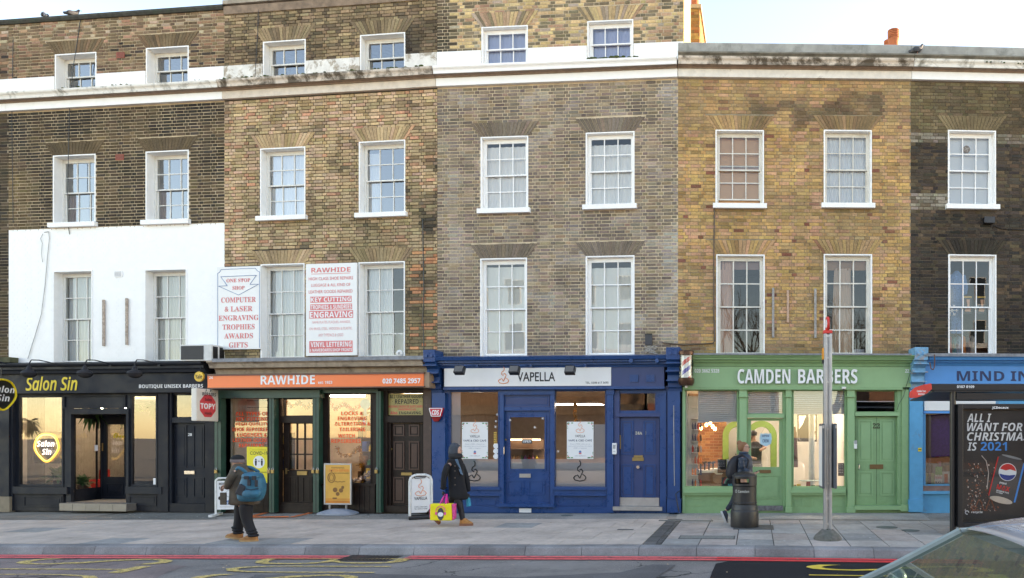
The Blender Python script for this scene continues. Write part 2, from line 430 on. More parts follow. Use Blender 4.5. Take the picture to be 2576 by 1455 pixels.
def mk_wall(h):
    key = h.key; rnd = random.Random(hash_(key)); wins = windows_local(h)
    zt = ZT[key]; jz = H_[key]; hb = .0752-jz
    # mortar bed with openings
    xs = sorted({0, h.L, *[w[1] for w in wins], *[w[2] for w in wins]}); zs = sorted({ZB, zt, *([PAINT_Z] if key == 'H1' else []), *[w[3] for w in wins], *[w[4] for w in wins]})
    mb = MB(); y0 = .0
    for i in range(len(xs)-1):
        for j in range(len(zs)-1):
            cx, cz = (xs[i]+xs[i+1])/2, (zs[j]+zs[j+1])/2
            if any(w[1] < cx < w[2] and w[3] < cz < w[4] for w in wins): continue
            mb.m = 1 if key == 'H1' and cz < PAINT_Z else 0
            mb.quad((xs[i],y0,zs[j]), (xs[i+1],y0,zs[j]), (xs[i+1],y0,zs[j+1]), (xs[i],y0,zs[j+1]))
            mb.m = 0
            mb.quad((xs[i],.33,zs[j]), (xs[i],.33,zs[j+1]), (xs[i+1],.33,zs[j+1]), (xs[i+1],.33,zs[j]))
    for w in wins:
        a, b, c, d = w[1:]
        for p in (((a,0,c),(a,.33,c),(a,.33,d),(a,0,d)), ((b,0,c),(b,0,d),(b,.33,d),(b,.33,c)), ((a,0,c),(b,0,c),(b,.33,c),(a,.33,c)), ((a,0,d),(a,.33,d),(b,.33,d),(b,0,d))): mb.quad(*p)
    for p in (((0,0,ZB),(0,.33,ZB),(0,.33,zt),(0,0,zt)), ((h.L,0,ZB),(h.L,0,zt),(h.L,.33,zt),(h.L,.33,ZB)), ((0,0,zt),(0,.33,zt),(h.L,.33,zt),(h.L,0,zt)), ((0,0,ZB),(h.L,0,ZB),(h.L,.33,ZB),(0,.33,ZB))): mb.quad(*p)
    if key == 'H3': mb.box(h.L, h.L+.115, .001, .33, 10.03, zt)
    wall = mb.build('wall', [MORT[key], WHITE2], h.root, fix=False)
    arches = [arch_of(w) for w in wins if not (key == 'H1' and w[0] == 'low')]
    # bricks in Flemish bond
    bricks = []
    rowi = 0; z = ZB
    while z+hb < zt+.002:
        zm = z+hb/2
        if not (FB-.02 < zm < CT+.02) :
            cuts = [(w[1]-.012, w[2]+.012) for w in wins if w[3]-.005 < zm < w[4]+.012]
            for cx, hb0, hb1, za, zb in arches:
                if za < zm < zb: f = (zm-za)/(zb-za); hw = hb0+(hb1-hb0)*f-.03; cuts.append((cx-hw, cx+hw))
            cuts.sort()
            x = -(.17 if rowi % 2 else 0)-.05; k = rowi % 2
            LX = h.L+(.12 if key == 'H3' and zm > 10.44 else 0)
            while x < LX:
                ln = .215 if k % 2 == 0 else .1025
                a, b = x+rnd.uniform(-.003,.003), x+ln+rnd.uniform(-.003,.003)
                x += ln+max(jz, .010); k += 1
                segs = [(max(a, .002), min(b, LX-.002))]
                for c0, c1 in cuts:
                    ns = []
                    for s0, s1 in segs:
                        if c1 <= s0 or c0 >= s1: ns.append((s0, s1))
                        else:
                            if c0 > s0: ns.append((s0, c0-.004))
                            if c1 < s1: ns.append((c1+.004, s1))
                    segs = ns
                for s0, s1 in segs:
                    if s1-s0 > .03: bricks.append((s0, s1, z+rnd.uniform(-.002,.002), z+hb+rnd.uniform(-.002,.002)))
        z += .0752; rowi += 1
    # the 300 bricks nearest the street camera are pieces of their own
    def dist(b):
        p = h.wpt((b[0]+b[1])/2, 0); return p.x**2+p.y**2+((b[2]+b[3])/2-EYE)**2
    order = sorted(range(len(bricks)), key=lambda i: dist(bricks[i]))
    near = set(order[:300]); shared = {}
    V = []; F = []; T = []; MI = []
    rg = .012 if key == 'H2' else .006
    for i, (a, b, c, d) in enumerate(bricks):
        pr = -.005-rnd.random()*rg
        if key == 'H1' and (c+d)/2 < PAINT_Z: pr = -.0015-rnd.random()*.002
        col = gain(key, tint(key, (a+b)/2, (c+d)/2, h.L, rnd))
        if i in near:
            kk = (round(b-a, 2), rnd.randrange(3), key == 'H1' and (c+d)/2 < PAINT_Z)
            if kk not in shared:
                w, q = kk[0]/2, (d-c)/2; e = .004; rr = random.Random(kk[1])
                m = MB(); y = -.010
                m.add([(-w,y,-q+e*rr.random()),(w,y,-q+e*rr.random()),(w,y,q-e*rr.random()),(-w,y,q-e*rr.random()),(-w,.004,-q),(w,.004,-q),(w,.004,q),(-w,.004,q)],
                      [(0,1,2,3),(4,5,1,0),(5,6,2,1),(6,7,3,2),(7,4,0,3)])
                me = m.mesh('brick'); me.materials.append(WHITE2 if kk[2] else BRICKO); shared[kk] = me
            o = bpy.data.objects.new('brick', shared[kk]); COL.objects.link(o); o.parent = h.root
            o.location = ((a+b)/2, .010+pr+.001, (c+d)/2); o.color = (*col, 1)
            continue
        n = len(V); e = .0015 if key != 'H2' else .005
        r = lambda: rnd.random()*e
        V += [(a+r(),pr,c+r()),(b-r(),pr,c+r()),(b-r(),pr,d-r()),(a+r(),pr,d-r()),(a,.004,c),(b,.004,c),(b,.004,d),(a,.004,d)]
        F += [(n,n+1,n+2,n+3),(n+4,n+5,n+1,n),(n+5,n+6,n+2,n+1),(n+6,n+7,n+3,n+2),(n+7,n+4,n,n+3)]
        T += [col]*8; MI.append(1 if key == 'H1' and (c+d)/2 < PAINT_Z else 0); MI += [MI[-1]]*4
    if V:
        me = bpy.data.meshes.new('brickwork'); me.from_pydata(V, [], F); me.materials.append(BRICKM); me.materials.append(WHITE2); me.polygons.foreach_set('material_index', MI)
        at = me.attributes.new('tint', 'FLOAT_COLOR', 'POINT'); at.data.foreach_set('color', [v for c in T for v in (*c, 1)])
        o = bpy.data.objects.new('brickwork', me); COL.objects.link(o); o.parent = h.root; o['kind'] = 'stuff'
    # flat arches, one tapered brick at a time
    for cx, b0, b1, za, zb in arches:
        mb = MB(); mb.plate([(cx-b0,za),(cx+b0,za),(cx+b1,zb),(cx-b1,zb)], -.003, .02)
        ar = mb.build('brick_arch', MORT[key], h.root)
        n = 17
        for i in range(n):
            u0, u1 = i/n+.0035, (i+1)/n-.0035
            P = lambda u, z: cx-(b0+(b1-b0)*(z-za)/(zb-za))+2*(b0+(b1-b0)*(z-za)/(zb-za))*u
            m = MB(); zs_ = zb-rnd.uniform(0,.012)
            m.plate([(P(u0,za+.004),za+.004),(P(u1,za+.004),za+.004),(P(u1,zs_),zs_),(P(u0,zs_),zs_)], -.013-rnd.random()*.004, -.002)
            o = m.build('arch_brick', BRICKO, ar, fix=False)
            zz = za+.2; c = tint(key, P(u0, zz), zz if za < 9.6 else za+.2, h.L, rnd)
            c = mixt(c, {'H0':(.09,.07,.045),'H1':(.09,.07,.045),'H2':(.30,.20,.10),'H3':(.13,.10,.075),'H4':(.24,.155,.07),'H5':(.06,.05,.035)}[key] if za < 9.6 else (.20,.145,.08), .3)
            if key in ('H1',): c = mixt(c, (.12,.085,.05), .5)
            if key == 'H5' and za > 7: c = mixt(c, (.20,.15,.085), .6)
            if key == 'H3' and za < 9: c = mixt(c, (.11,.085,.06), .5)
            o.color = (*gain(key, c), 1)
    return wins
def hash_(s): return sum(ord(c)*(i+3) for i, c in enumerate(s))

# ------------------------------------------------------------------ sash windows
def sash_window(h, w, idx, setb=.13, sill=True, rev=WHITE, joinery=WHITE2, rows=(2,2), glass=None, opened=0, bar=.022):
    kind, s0, s1, z0, z1 = w; glass = glass or GLASS
    mb = MB(); f = .042; y0, y1 = setb, setb+.07
    i0, i1 = s0+.012, s1-.012; b0, t0 = z0+.012, z1-.012
    mb.box(i0, i0+f, y0, y1+.03, b0, t0); mb.box(i1-f, i1, y0, y1+.03, b0, t0)
    mb.box(i0+f, i1-f, y0, y1+.03, t0-.06, t0); mb.box(i0+f, i1-f, y0-.02, y1+.03, b0, b0+.05)
    win = mb.build('window', joinery, h.root)
    # painted reveal: four boards lining the opening, a thin margin proud of the wall
    mb = MB(); m = .017
    mb.box(s0-m, s0+.010, -.016, setb, z0, z1+m); mb.box(s1-.010, s1+m, -.016, setb, z0, z1+m)
    mb.box(s0+.010, s1-.010, -.016, setb, z1-.010, z1+m)
    mb.build('reveal', rev, win)
    if sill:
        mb = MB(); mb.box(s0-.075, s1+.075, -.10, setb-.002, z0-.095, z0+.01); mb.build('sill', rev, win)
    mz = (b0+.05+t0-.06)/2+(.0 if kind != 'top' else .0)
    cols = 3; x0, x1 = i0+f, i1-f; st = .030
    def sash(za, zb, y, nr):
        q = MB(); q.box(x0, x0+st, y, y+.035, za, zb); q.box(x1-st, x1, y, y+.035, za, zb)
        q.box(x0+st, x1-st, y, y+.035, za, za+st); q.box(x0+st, x1-st, y, y+.035, zb-st, zb)
        cw = (x1-x0-2*st-(cols-1)*bar)/cols; rh = (zb-za-2*st-(nr-1)*bar)/nr
        for c in range(1, cols): xx = x0+st+c*cw+(c-1)*bar; q.box(xx, xx+bar, y+.004, y+.031, za+st, zb-st)
        for r in range(1, nr):
            zz = za+st+r*rh+(r-1)*bar
            for c in range(cols): xx = x0+st+c*(cw+bar); q.box(xx, xx+cw, y+.005, y+.030, zz, zz+bar)
        q.build('sash', joinery, win)
        for c in range(cols):
            for r in range(nr):
                xa = x0+st+c*(cw+bar); zz = za+st+r*(rh+bar); p = MB()
                tx, tz = random.uniform(-.0005,.0005), random.uniform(-.0005,.0005); yy = y+.018
                p.add([(xa,yy-tx-tz,zz),(xa+cw,yy+tx-tz,zz),(xa+cw,yy+tx+tz,zz+rh),(xa,yy-tx+tz,zz+rh)], [(0,1,2,3)])
                p.build('pane', glass, win, fix=False)
    sash(mz-.02, t0-.06, y0+.002, rows[0])
    sash(b0+.05+opened, mz+.02+opened, y0+.04, rows[1])
    return win
def cloth(name, label, cat, h, s0, s1, z0, z1, y, col, folds=9, amp=.02, mat=None, group=None, taper=0, sag=0, rough=.9, trans=.35):
    """hanging fabric as a folded sheet with thickness given by its folds"""
    n = folds*8; v = []; f = []; K = 6
    ph = random.uniform(0, 6)
    for j in range(K+1):
        t = j/K; z = z1+(z0-z1)*t
        for i in range(n+1):
            u = i/n; a = amp*(.5+.5*t)*math.sin(u*folds*2*math.pi+ph+.6*math.sin(3*t+u*5))+amp*.4*math.sin(u*folds*5.1+ph)
            c = (s0+s1)/2; hw = (s1-s0)/2*(1-taper*math.sin(t*math.pi*.5)); v.append((c+(u*2-1)*hw, y+a, z))
    for j in range(K):
        for i in range(n): a = j*(n+1)+i; f.append((a, a+1, a+n+2, a+n+1))
    me = bpy.data.meshes.new(name); me.from_pydata(v, [], f); me.polygons.foreach_set('use_smooth', [True]*len(f))
    if mat is None:
        k = 'cloth_%s' % (col,)
        if k in MATS: mat = MATS[k]
        else:
            mat, t, b = newmat(k)
            b.inputs['Base Color'].default_value = (*col, 1); b.inputs['Roughness'].default_value = rough
            tl = N(t, 'ShaderNodeBsdfTranslucent'); tl.inputs[0].default_value = (*col, 1)
            mx = N(t, 'ShaderNodeMixShader'); mx.inputs[0].default_value = trans
            t.links.new(b.outputs[0], mx.inputs[1]); t.links.new(tl.outputs[0], mx.inputs[2])
            t.links.new(mx.outputs[0], t.nodes['Material Output'].inputs[0]); MATS[k] = mat
    me.materials.append(mat)
    o = bpy.data.objects.new(name, me); COL.objects.link(o)
    o.location = (h.a.x, h.a.y, 0); o.rotation_euler.z = h.ang
    return tag(o, label, cat, group)
WL = {k: mk_wall(HS[k]) for k in HS}
OFFW = M('aged_white_joinery', (.76,.75,.71), .5, var=.05, grime=.3, gcol=(.35,.32,.27), gscale=6)
conf = {'H1': dict(setb=.20, joinery=OFFW), 'H2': dict(setb=.16, joinery=OFFW), 'H3': dict(setb=.10), 'H4': dict(setb=.11, rev=WHITE, joinery=CREAMJ), 'H5': dict(setb=.12)}
for k in ('H1','H2','H3','H4','H5'):
    for i, w in enumerate(WL[k]):
        c = dict(conf[k]); c['sill'] = w[0] == 'mid'; c['rows'] = (1,1) if w[0] == 'top' else (2,2)
        if k in ('H1','H2') and w[0] != 'low': c['glass'] = GLASSB
        if k == 'H4' and i == 0: c['opened'] = .09
        if k == 'H4' and w[0] == 'low': c['bar'] = .028
        sash_window(HS[k], w, i, **c)
# rooms behind: closed shells so that no daylight leaks in from the back
for k, h in HS.items():
    top = ZT[k]-.25 if k != 'H3' else 9.75; D = 5.0
    mb = MB()
    if k == 'H3':
        for q in ((.02,h.L-.02,1.35,1.45,9.55,13.1),(.02,.1,.34,1.35,9.55,13.1),(h.L-.1,h.L-.02,.34,1.35,9.55,13.1),(.1,h.L-.1,.34,1.35,13.0,13.1)): mb.box(*q)
    mb.box(.02, h.L-.02, D, D+.2, 0, top)                               # rear wall
    mb.box(.02, .10, .34, D, 0, top); mb.box(h.L-.10, h.L-.02, .34, D, 0, top)
    zs_ = [ZB+.02, 6.55, 9.55] if k in ('H0','H1','H2','H3') else [ZB+.02, 6.55]
    for z in zs_: mb.box(.10, h.L-.10, .345, D, z-.18, z)
    mb.build('room_shell', DARKROOM, h.root)
    mb = MB(); mb.box(.0, h.L, .335, D+.3, top, top+.12); mb.build('roof', LEAD, h.root)
    mb = MB(); mb.box(.0, h.L, D+.201, D+.3, -.3, top); mb.build('rear_wall', MORT[k], h.root)

# ------------------------------------------------------------------ cornice, bands, parapets
BROWNSOF = M('brown_soffit', (.27,.19,.14), .8, var=.2)  # one brown for the moulding beneath every cornice
for k, h in HS.items():
    m = {'H0': CORN_MID, 'H1': CORN_MID, 'H2': CORN_OLD, 'H3': WHITE, 'H4': CORN_OLD, 'H5': CORN_MID}[k]
    fm = {'H0': WHITE, 'H1': WHITE, 'H2': M('old_frieze', (.66,.58,.49), .7, grime=.35, gcol=(.35,.2,.12)), 'H3': WHITE2, 'H4': M('frieze_grubby', (.72,.68,.62), .7, grime=.75, gcol=(.2,.15,.11), gscale=1.2, glo=.56, ghi=.66), 'H5': WHITE}[k]
    e0 = 0.004
    mb = MB(); mb.prism([(0,FB),(-.08,FB),(-.08,FB+.175),(0,FB+.175)], e0, h.L-e0); mb.build('frieze', fm, h.root)
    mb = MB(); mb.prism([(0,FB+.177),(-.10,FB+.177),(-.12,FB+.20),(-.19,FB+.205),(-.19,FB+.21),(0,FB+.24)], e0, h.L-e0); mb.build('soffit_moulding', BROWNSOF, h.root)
    mb = MB(); mb.prism([(0,FB+.242),(-.215,FB+.212),(-.22,FB+.27),(-.235,FB+.30),(-.245,FB+.305),(-.26,FB+.33),(-.26,FB+.37),(-.02,FB+.395),(0,FB+.395)], e0, h.L-e0)
    cr = mb.build('cornice', m, h.root)
    if k in ('H4','H5'):
        mb = MB(); mb.prism([(.02,FB+.397),(-.24,FB+.372),(-.25,FB+.39),(-.30,FB+.42),(-.30,FB+.45),(-.10,FB+.50),(.02,FB+.50)], e0, h.L-e0); mb.build('cornice_capping', M('lichen_stone', (.20,.19,.16), .9, var=.3, scale=5, grime=.6), h.root)
        mb = MB(); mb.prism([(-.04,FB+.45),(-.045,10.40),(.0,10.44),(.40,10.44),(.40,FB+.45)], e0, h.L-e0); mb.build('parapet', STONEG, h.root)
    else:
        segs = [0]+[v for w in WL[k] if w[0] == 'top' for v in (w[1]-.024, w[2]+.024)]+[h.L]
        if k == 'H3': segs[-1] = h.L+.12
        bm_ = {'H0': WHITE, 'H1': WHITE, 'H2': M('flaking_white_render', (.76,.74,.70), .8, grime=.9, gcol=(.33,.27,.2), gscale=3.2, glo=.5, ghi=.58), 'H3': WHITE2}[k]
        for i in range(0, len(segs), 2):
            mb = MB(); mb.box(segs[i]+.003, segs[i+1]-.003, -.03, .02, FB+.40, 10.44); mb.build('render_band', bm_, h.root)
    mb = MB()
    if k in ('H0','H1'): mb.prism([(.42,11.88),(-.07,11.88),(-.07,11.83),(-.04,11.78),(.42,11.78)], 0, h.L); mb.build('coping', M('mossy_coping', (.05,.05,.042), .9, var=.4, scale=8, grime=.7, gcol=(.03,.06,.03)), h.root)
    if k == 'H2': mb.prism([(.42,11.97),(-.07,11.97),(-.07,11.88),(.42,11.84)], 0, h.L-.45); mb.build('coping', M('pale_coping', (.35,.30,.24), .9, var=.3, grime=.7), h.root)
    if k in ('H0','H1','H2'):
        o = MB(); o.prism([(.02,11.66),(-.03,11.66),(-.045,ZT[k]-.002),(.02,ZT[k]-.002)], 0, h.L-.01 if k != 'H2' else h.L-.5)
        if k == 'H2': o.build('coping_fillet', M('brown_fillet', (.25,.18,.13), .9, var=.3), h.root)
# moss on the cornice of the blue shop's house and along the old one
MOSS = M('moss', (.05,.075,.02), 1, var=.5, scale=30)
def moss(h, s0, s1, z, n, y=-.2, sc=1):
    mb = MB()
    for i in range(n):
        s = random.uniform(s0, s1); mb.ball((s, y+random.uniform(-.05,.08), z+random.uniform(0,.02)), random.uniform(.02,.055)*sc, 6, (1.4,1,.6))
    o = mb.build('moss', MOSS, h.root); o['kind'] = 'stuff'
moss(H3, H3.loc(1480,150)[0], H3.loc(1610,150)[0], FB+.385, 60); moss(H2, 0, H2.L, FB+.38, 110, sc=.75); moss(H1, H1.L*.3, H1.L, FB+.38, 60, sc=.5); moss(H5, 1.6, 4.2, FB+.30, 50, y=-.24, sc=.5)

# high gable and chimneys above house 3
LITBR = M('party_wall_brick', (.42,.29,.14), .9, var=.3, scale=14, grime=.4)
mb = MB(); mb.box(H3.L+.116, H3.L+.13, .0, 1.5, 9.9, 13.3); mb.build('party_wall', LITBR, H3.root)
MB().box(.02, H3.L+.11, 1.451, 1.5, 9.8, 13.3).build('rear_parapet', MORT['H3'], H3.root)
def chimney(label, x0, x1, y0, y1, z0, z1, pots, rz=0):
    t = thing('chimney', label, 'chimney', ((x0+x1)/2, (y0+y1)/2, z0), rz); hx, hy, H = (x1-x0)/2, (y1-y0)/2, z1-z0
    mb = MB(); mb.box(-hx, hx, -hy, hy, 0, H); mb.build('stack', M('stack_mortar', (.25,.17,.09), .9), t)
    q = MB(); T = []; z = 0.0; r = 0; rnd = random.Random(3)
    while z < H-.08:
        for side in range(2):
            L = (x1-x0) if side == 0 else (y1-y0); u = -(.11 if r % 2 else 0)
            while u < L:
                a, b = max(u, 0), min(u+.215, L)
                if b-a > .03:
                    if side == 0: q.box(-hx+a, -hx+b, -hy-.008, -hy+.002, z, z+.065)
                    else: q.box(hx-.002, hx+.008, -hy+a, -hy+b, z, z+.065)
                    T += [jit(rnd.choice([(.38,.20,.08),(.34,.15,.07),(.30,.2,.09),(.40,.26,.10)]), .2, rnd)]*8
                u += .225
        z += .0752; r += 1
    o = q.build('brickwork', BRICKM, t, fix=False); o['kind'] = 'stuff'
    at = o.data.attributes.new('tint', 'FLOAT_COLOR', 'POINT'); at.data.foreach_set('color', [v for c in T for v in (*c, 1)])
    mb = MB(); mb.box(-hx-.05, hx+.05, -hy-.05, hy+.05, H-.03, H+.06); mb.build('chimney_cap', M('cap_mortar', (.35,.30,.2), .9), t)
    for px, py, r, hh in pots:
        mb = MB(); mb.lathe([(r*1.1,0),(r*1.1,.1),(r*.95,.15),(r*.85,hh*.8),(r*1.0,hh*.85),(r*1.0,hh),(r*.8,hh),(r*.8,hh-.1)], (px,py,H+.06), 20); mb.build('chimney_pot', TERRA, t, smooth=35)
    return t
chimney('orange brick chimney beside the tall grey brown house, lit by the sun', -.37, -.13, 17.5, 19.1, 10.0, 12.36, [(-.02,-.45,.11,.9)], H3.ang)
chimney('brick chimney just showing above the old roof edge, left of the tall house', -11.45, -10.7, 18.6, 19.6, 10.0, 13.3, [(.2,0,.12,.5)])
def louvre_pot(label, px, y0, y1, d, r):
    b = world(px, y1, d); t = world(px, y0, d); z0 = 9.6
    o = thing('chimney_pot', label, 'chimney pot', (b.x, d, z0)); H = t.z-z0; hb = b.z-z0
    mb = MB(); mb.box(-.4, .4, -.3, .3, 0, hb-.25); mb.build('stack', MORT['H4'], o)
    k = (H-hb)
    mb = MB(); mb.lathe([(r*.85,hb-.25),(r*.85,hb+k*.25),(r*1.0,hb+k*.38),(r*1.0,hb+k*.42),(r*.9,hb+k*.45)], (0,0,0), 20); mb.build('pot_body', TERRA, o, smooth=35)
    mb = MB(); mb.lathe([(r*.8,hb+k*.45),(r*.8,H-.02)], (0,0,0), 20)
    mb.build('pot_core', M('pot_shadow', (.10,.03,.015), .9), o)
    for i in range(5):
        z = hb+k*(.47+i*.11); mb = MB(); mb.lathe([(r*.98,z),(r*1.0,z+k*.07),(r*.84,z+k*.075)], (0,0,0), 20); mb.build('louvre', TERRA, o, smooth=35)
louvre_pot('louvred terracotta chimney pot above the grey parapet', 2247, 78, 116, 19.5, .165)
louvre_pot('small terracotta pot half hidden behind the louvred one', 2233, 104, 118, 20.5, .12)
# pigeons
def pigeon(label, p, rz, col, sc=1):
    t = thing('pigeon', label, 'pigeon', p, rz)
    g = M('pigeon_grey_%.2f' % col, (col,col*1.05,col*1.15), .8, var=.4, scale=30)
    skin('body', [(-.15,0,.06,.012,.03),(-.08,0,.08,.035),(0,0,.10,.055),(.07,0,.13,.05),(.10,0,.18,.026),(.115,0,.215,.026),(.135,0,.215,.012)], [(0,1),(1,2),(2,3),(3,4),(4,5),(5,6)], g, t, root=2)
    mb = MB(); mb.cyl((.14,0,.214), (.165,0,.205), .007, .002, 6); mb.build('beak', BLACK, t)
    for s in (-1, 1):
        mb = MB(); mb.cyl((.02,s*.025,0), (.01,s*.025,.06), .005, n=5); mb.box(-.01,.04,s*.025-.012,s*.025+.012,0,.004); mb.build('leg', M('pigeon_leg', (.3,.1,.08)), t)
        mb = MB(); mb.loft([(-.02,s*.045,.06,.05,.01),(-.01,s*.055,.10,.08,.014),(.0,s*.045,.14,.05,.01)], 10); mb.build('wing', M('pigeon_wing', (.05,.055,.065), .8), t, smooth=True)
    t.scale = (sc,)*3
p = H1.wpt(*[H1.loc(107, 40, 0)[0], .05]); pigeon('pale pigeon leaning forward on the mossy roof edge, leftmost of the two', (p.x, p.y, 11.88), R(140), .22, 1.1)
p = H1.wpt(*[H1.loc(176, 38, 0)[0], .05]); pigeon('dark pigeon sitting on the mossy roof edge near the cable', (p.x, p.y, 11.88), R(40), .05, 1.1)
p = H5.wpt(H5.loc(2304, 145, -.15)[0], -.15); pigeon('dark pigeon perched on the cornice above the blackened house', (p.x, p.y, FB+.475), R(10), .08, 1.25)
# wall things
def at(h, name, label, cat, px, py, off=0, group=None):
    s, z = h.loc(px, py, off); p = h.wpt(s, off, z); return thing(name, label, cat, (p.x, p.y, z), h.ang, group)
def airbrick(h, px, py, label, mat, w=.215, hh=.14):
    t = at(h, 'air_brick', label, 'air vent', px, py, -.012)
    mb = MB(); mb.box(-w/2, w/2, -.006, .02, -hh/2, hh/2); mb.build('plate', mat, t)
    mb = MB()
    for i in range(7):
        for j in range(4): mb.box(-w/2+.025+i*.026, -w/2+.038+i*.026, -.008, -.0055, -hh/2+.02+j*.03, -hh/2+.035+j*.03)
    mb.build('vent_holes', M('vent_dark', (.06,.02,.015)), t)
REDBR = M('red_air_brick', (.32,.09,.06), .85, var=.2, scale=30)
airbrick(H1, 303, 139, 'red terracotta air brick between the top floor windows', REDBR)
airbrick(H1, 301, 396, 'red terracotta air brick between the second floor windows', REDBR)
airbrick(H1, 297, 690, 'white painted air brick on the white painted wall', WHITE)
def batten(h, px, y0, y1, label, mat, w=.05):
    s0, s1, z0, z1 = h.rect(px-1, y0, px+1, y1, -.015); s = (s0+s1)/2; p = h.wpt(s, -.012, z0)
    o = MB().box(-w/2, w/2, -.035, 0, 0, z1-z0).build('timber_batten', mat, None); o.location = p; o.rotation_euler.z = h.ang
    tag(o, label, 'batten', 'timber battens fixed upright on the walls')
BAT = M('flaking_batten', (.42,.34,.28), .9, var=.4, scale=25, grime=.5); BATG = M('grey_batten', (.33,.31,.29), .9, var=.3, scale=25)
batten(H1, 262, 755, 871, 'flaking batten on the white wall, nearer the left window', BAT); batten(H1, 320, 751, 868, 'flaking batten on the white wall, nearer the right window', BAT)
batten(H4, 1944, 725, 850, 'long grey batten just right of the pink curtained window', BATG); batten(H4, 1981, 731, 812, 'short pinkish batten between the two long grey ones', M('pink_batten', (.50,.33,.24), .9, var=.2, scale=25))
batten(H4, 2050, 727, 851, 'long grey batten nearest the bus stop pole', BATG)
def cable(label, h, pts, r=.008, off=-.02, mat=BLACK, name='cable'):
    P = []
    for px, py in pts:
        s, z = h.loc(px, py, off); P.append(h.wpt(s, off, z))
    c = P[0].copy(); o = MB().tube([p-c for p in P], r, 6).build(name, mat, None, smooth=True); o.location = c
    tag(o, label, 'cable'); return o
cable('thin black cable hanging down the dark brick front from the roof', H1, [(203,42),(196,95),(184,170),(175,260),(172,400),(170,500),(172,571),(175,590)], .007)
cable('slack grey cable with a loop, trailing down the white painted wall', H1, [(111,585),(122,583),(124,600),(119,650),(113,720),(104,790),(91,835),(80,870),(70,903)], .008, mat=M('grey_cable', (.42,.42,.42)))
cable('short cable curl hanging beside the trailing grey cable', H1, [(108,588),(102,600),(106,612),(104,640),(107,660)], .006, mat=M('grey_cable', (.42,.42,.42)))
cable('fine black line on the top left of the yellow brick house', H2, [(650,13),(649,60),(645,130),(641,200)], .006, off=-.03)
cable('black cable running down the right side of the yellow brick house', H2, [(1063,552),(1064,640),(1066,740),(1063,800),(1066,880)], .011)
cable('dark pipe running down beside the orange blind window', H4, [(1797,524),(1795,640),(1795,780),(1797,858),(1793,864),(1720,868),(1665,863)], .014, mat=M('brown_pipe', (.10,.07,.05)))
cable('black cable from the junction box over the black wall', H5, [(2497,568),(2520,576),(2560,578),(2620,580)], .012)
for h_, px, l in ((H1, 24.5, 'thin iron strap on the dark brick house edge'),):
    cable(l, h_, [(33,100),(30,240),(30,330),(33,560)], .006)
t = at(H5, 'junction_box', 'black junction box on the soot black wall below the sill', 'junction box', 2484, 557, -.03)
MB().box(-.11, .11, -.09, .02, -.07, .07).build('box_body', BLACK, t, bevel=.008); MB().box(-.12, .12, -.10, -.088, -.06, .075).build('box_lid', M('box_lid', (.03,.03,.035), .5), t)
t = at(H3, 'junction_box', 'black cable box above the blue cornice with loose wires', 'junction box', 1632, 856, -.03)
MB().box(-.075, .075, -.08, .02, -.12, .12).build('box_body', M('box_grey', (.05,.05,.055), .6), t, bevel=.008); MB().box(-.08, .08, -.085, -.05, .10, .13).build('box_lid', BLACK, t)
WIRE = M('pale_wire', (.45,.42,.38))
for i in range(6):
    rr = random.Random(i); x = -.06+i*.024
    P = [(x,-.03,-.12)]
    for j in range(6): P.append((x+rr.uniform(-.10,.14)+j*.01, -.03-rr.random()*.05, -.14-j*.035+rr.uniform(-.02,.02)))
    MB().tube(P, .0055, 5).build('loose_wire', WIRE, t, smooth=True)

# unseen block added right of the terrace to keep low sun off the road
nb = thing('sun_block_house', 'unseen plain brick block added beyond the right edge to keep sun off the road', 'house', (PT[6].x, PT[6].y, 0), H5.ang)
MB().box(.01, 26, .0, 6, -.3, 10.4).build('wall', MORT['H4'], nb); MB().box(.01, 26, -.25, .0, 9.7, 10.1).build('cornice', CORN_MID, nb)
for i in range(6):
    for z in (1.0, 4.2, 7.0): f_ = MB().box(1.5+i*3.2, 2.6+i*3.2, -.03, .0, z, z+1.8).build('window', WHITE2, nb); MB().box(1.6+i*3.2, 2.5+i*3.2, -.04, -.031, z+.1, z+1.7).build('pane', DARKROOM, f_)
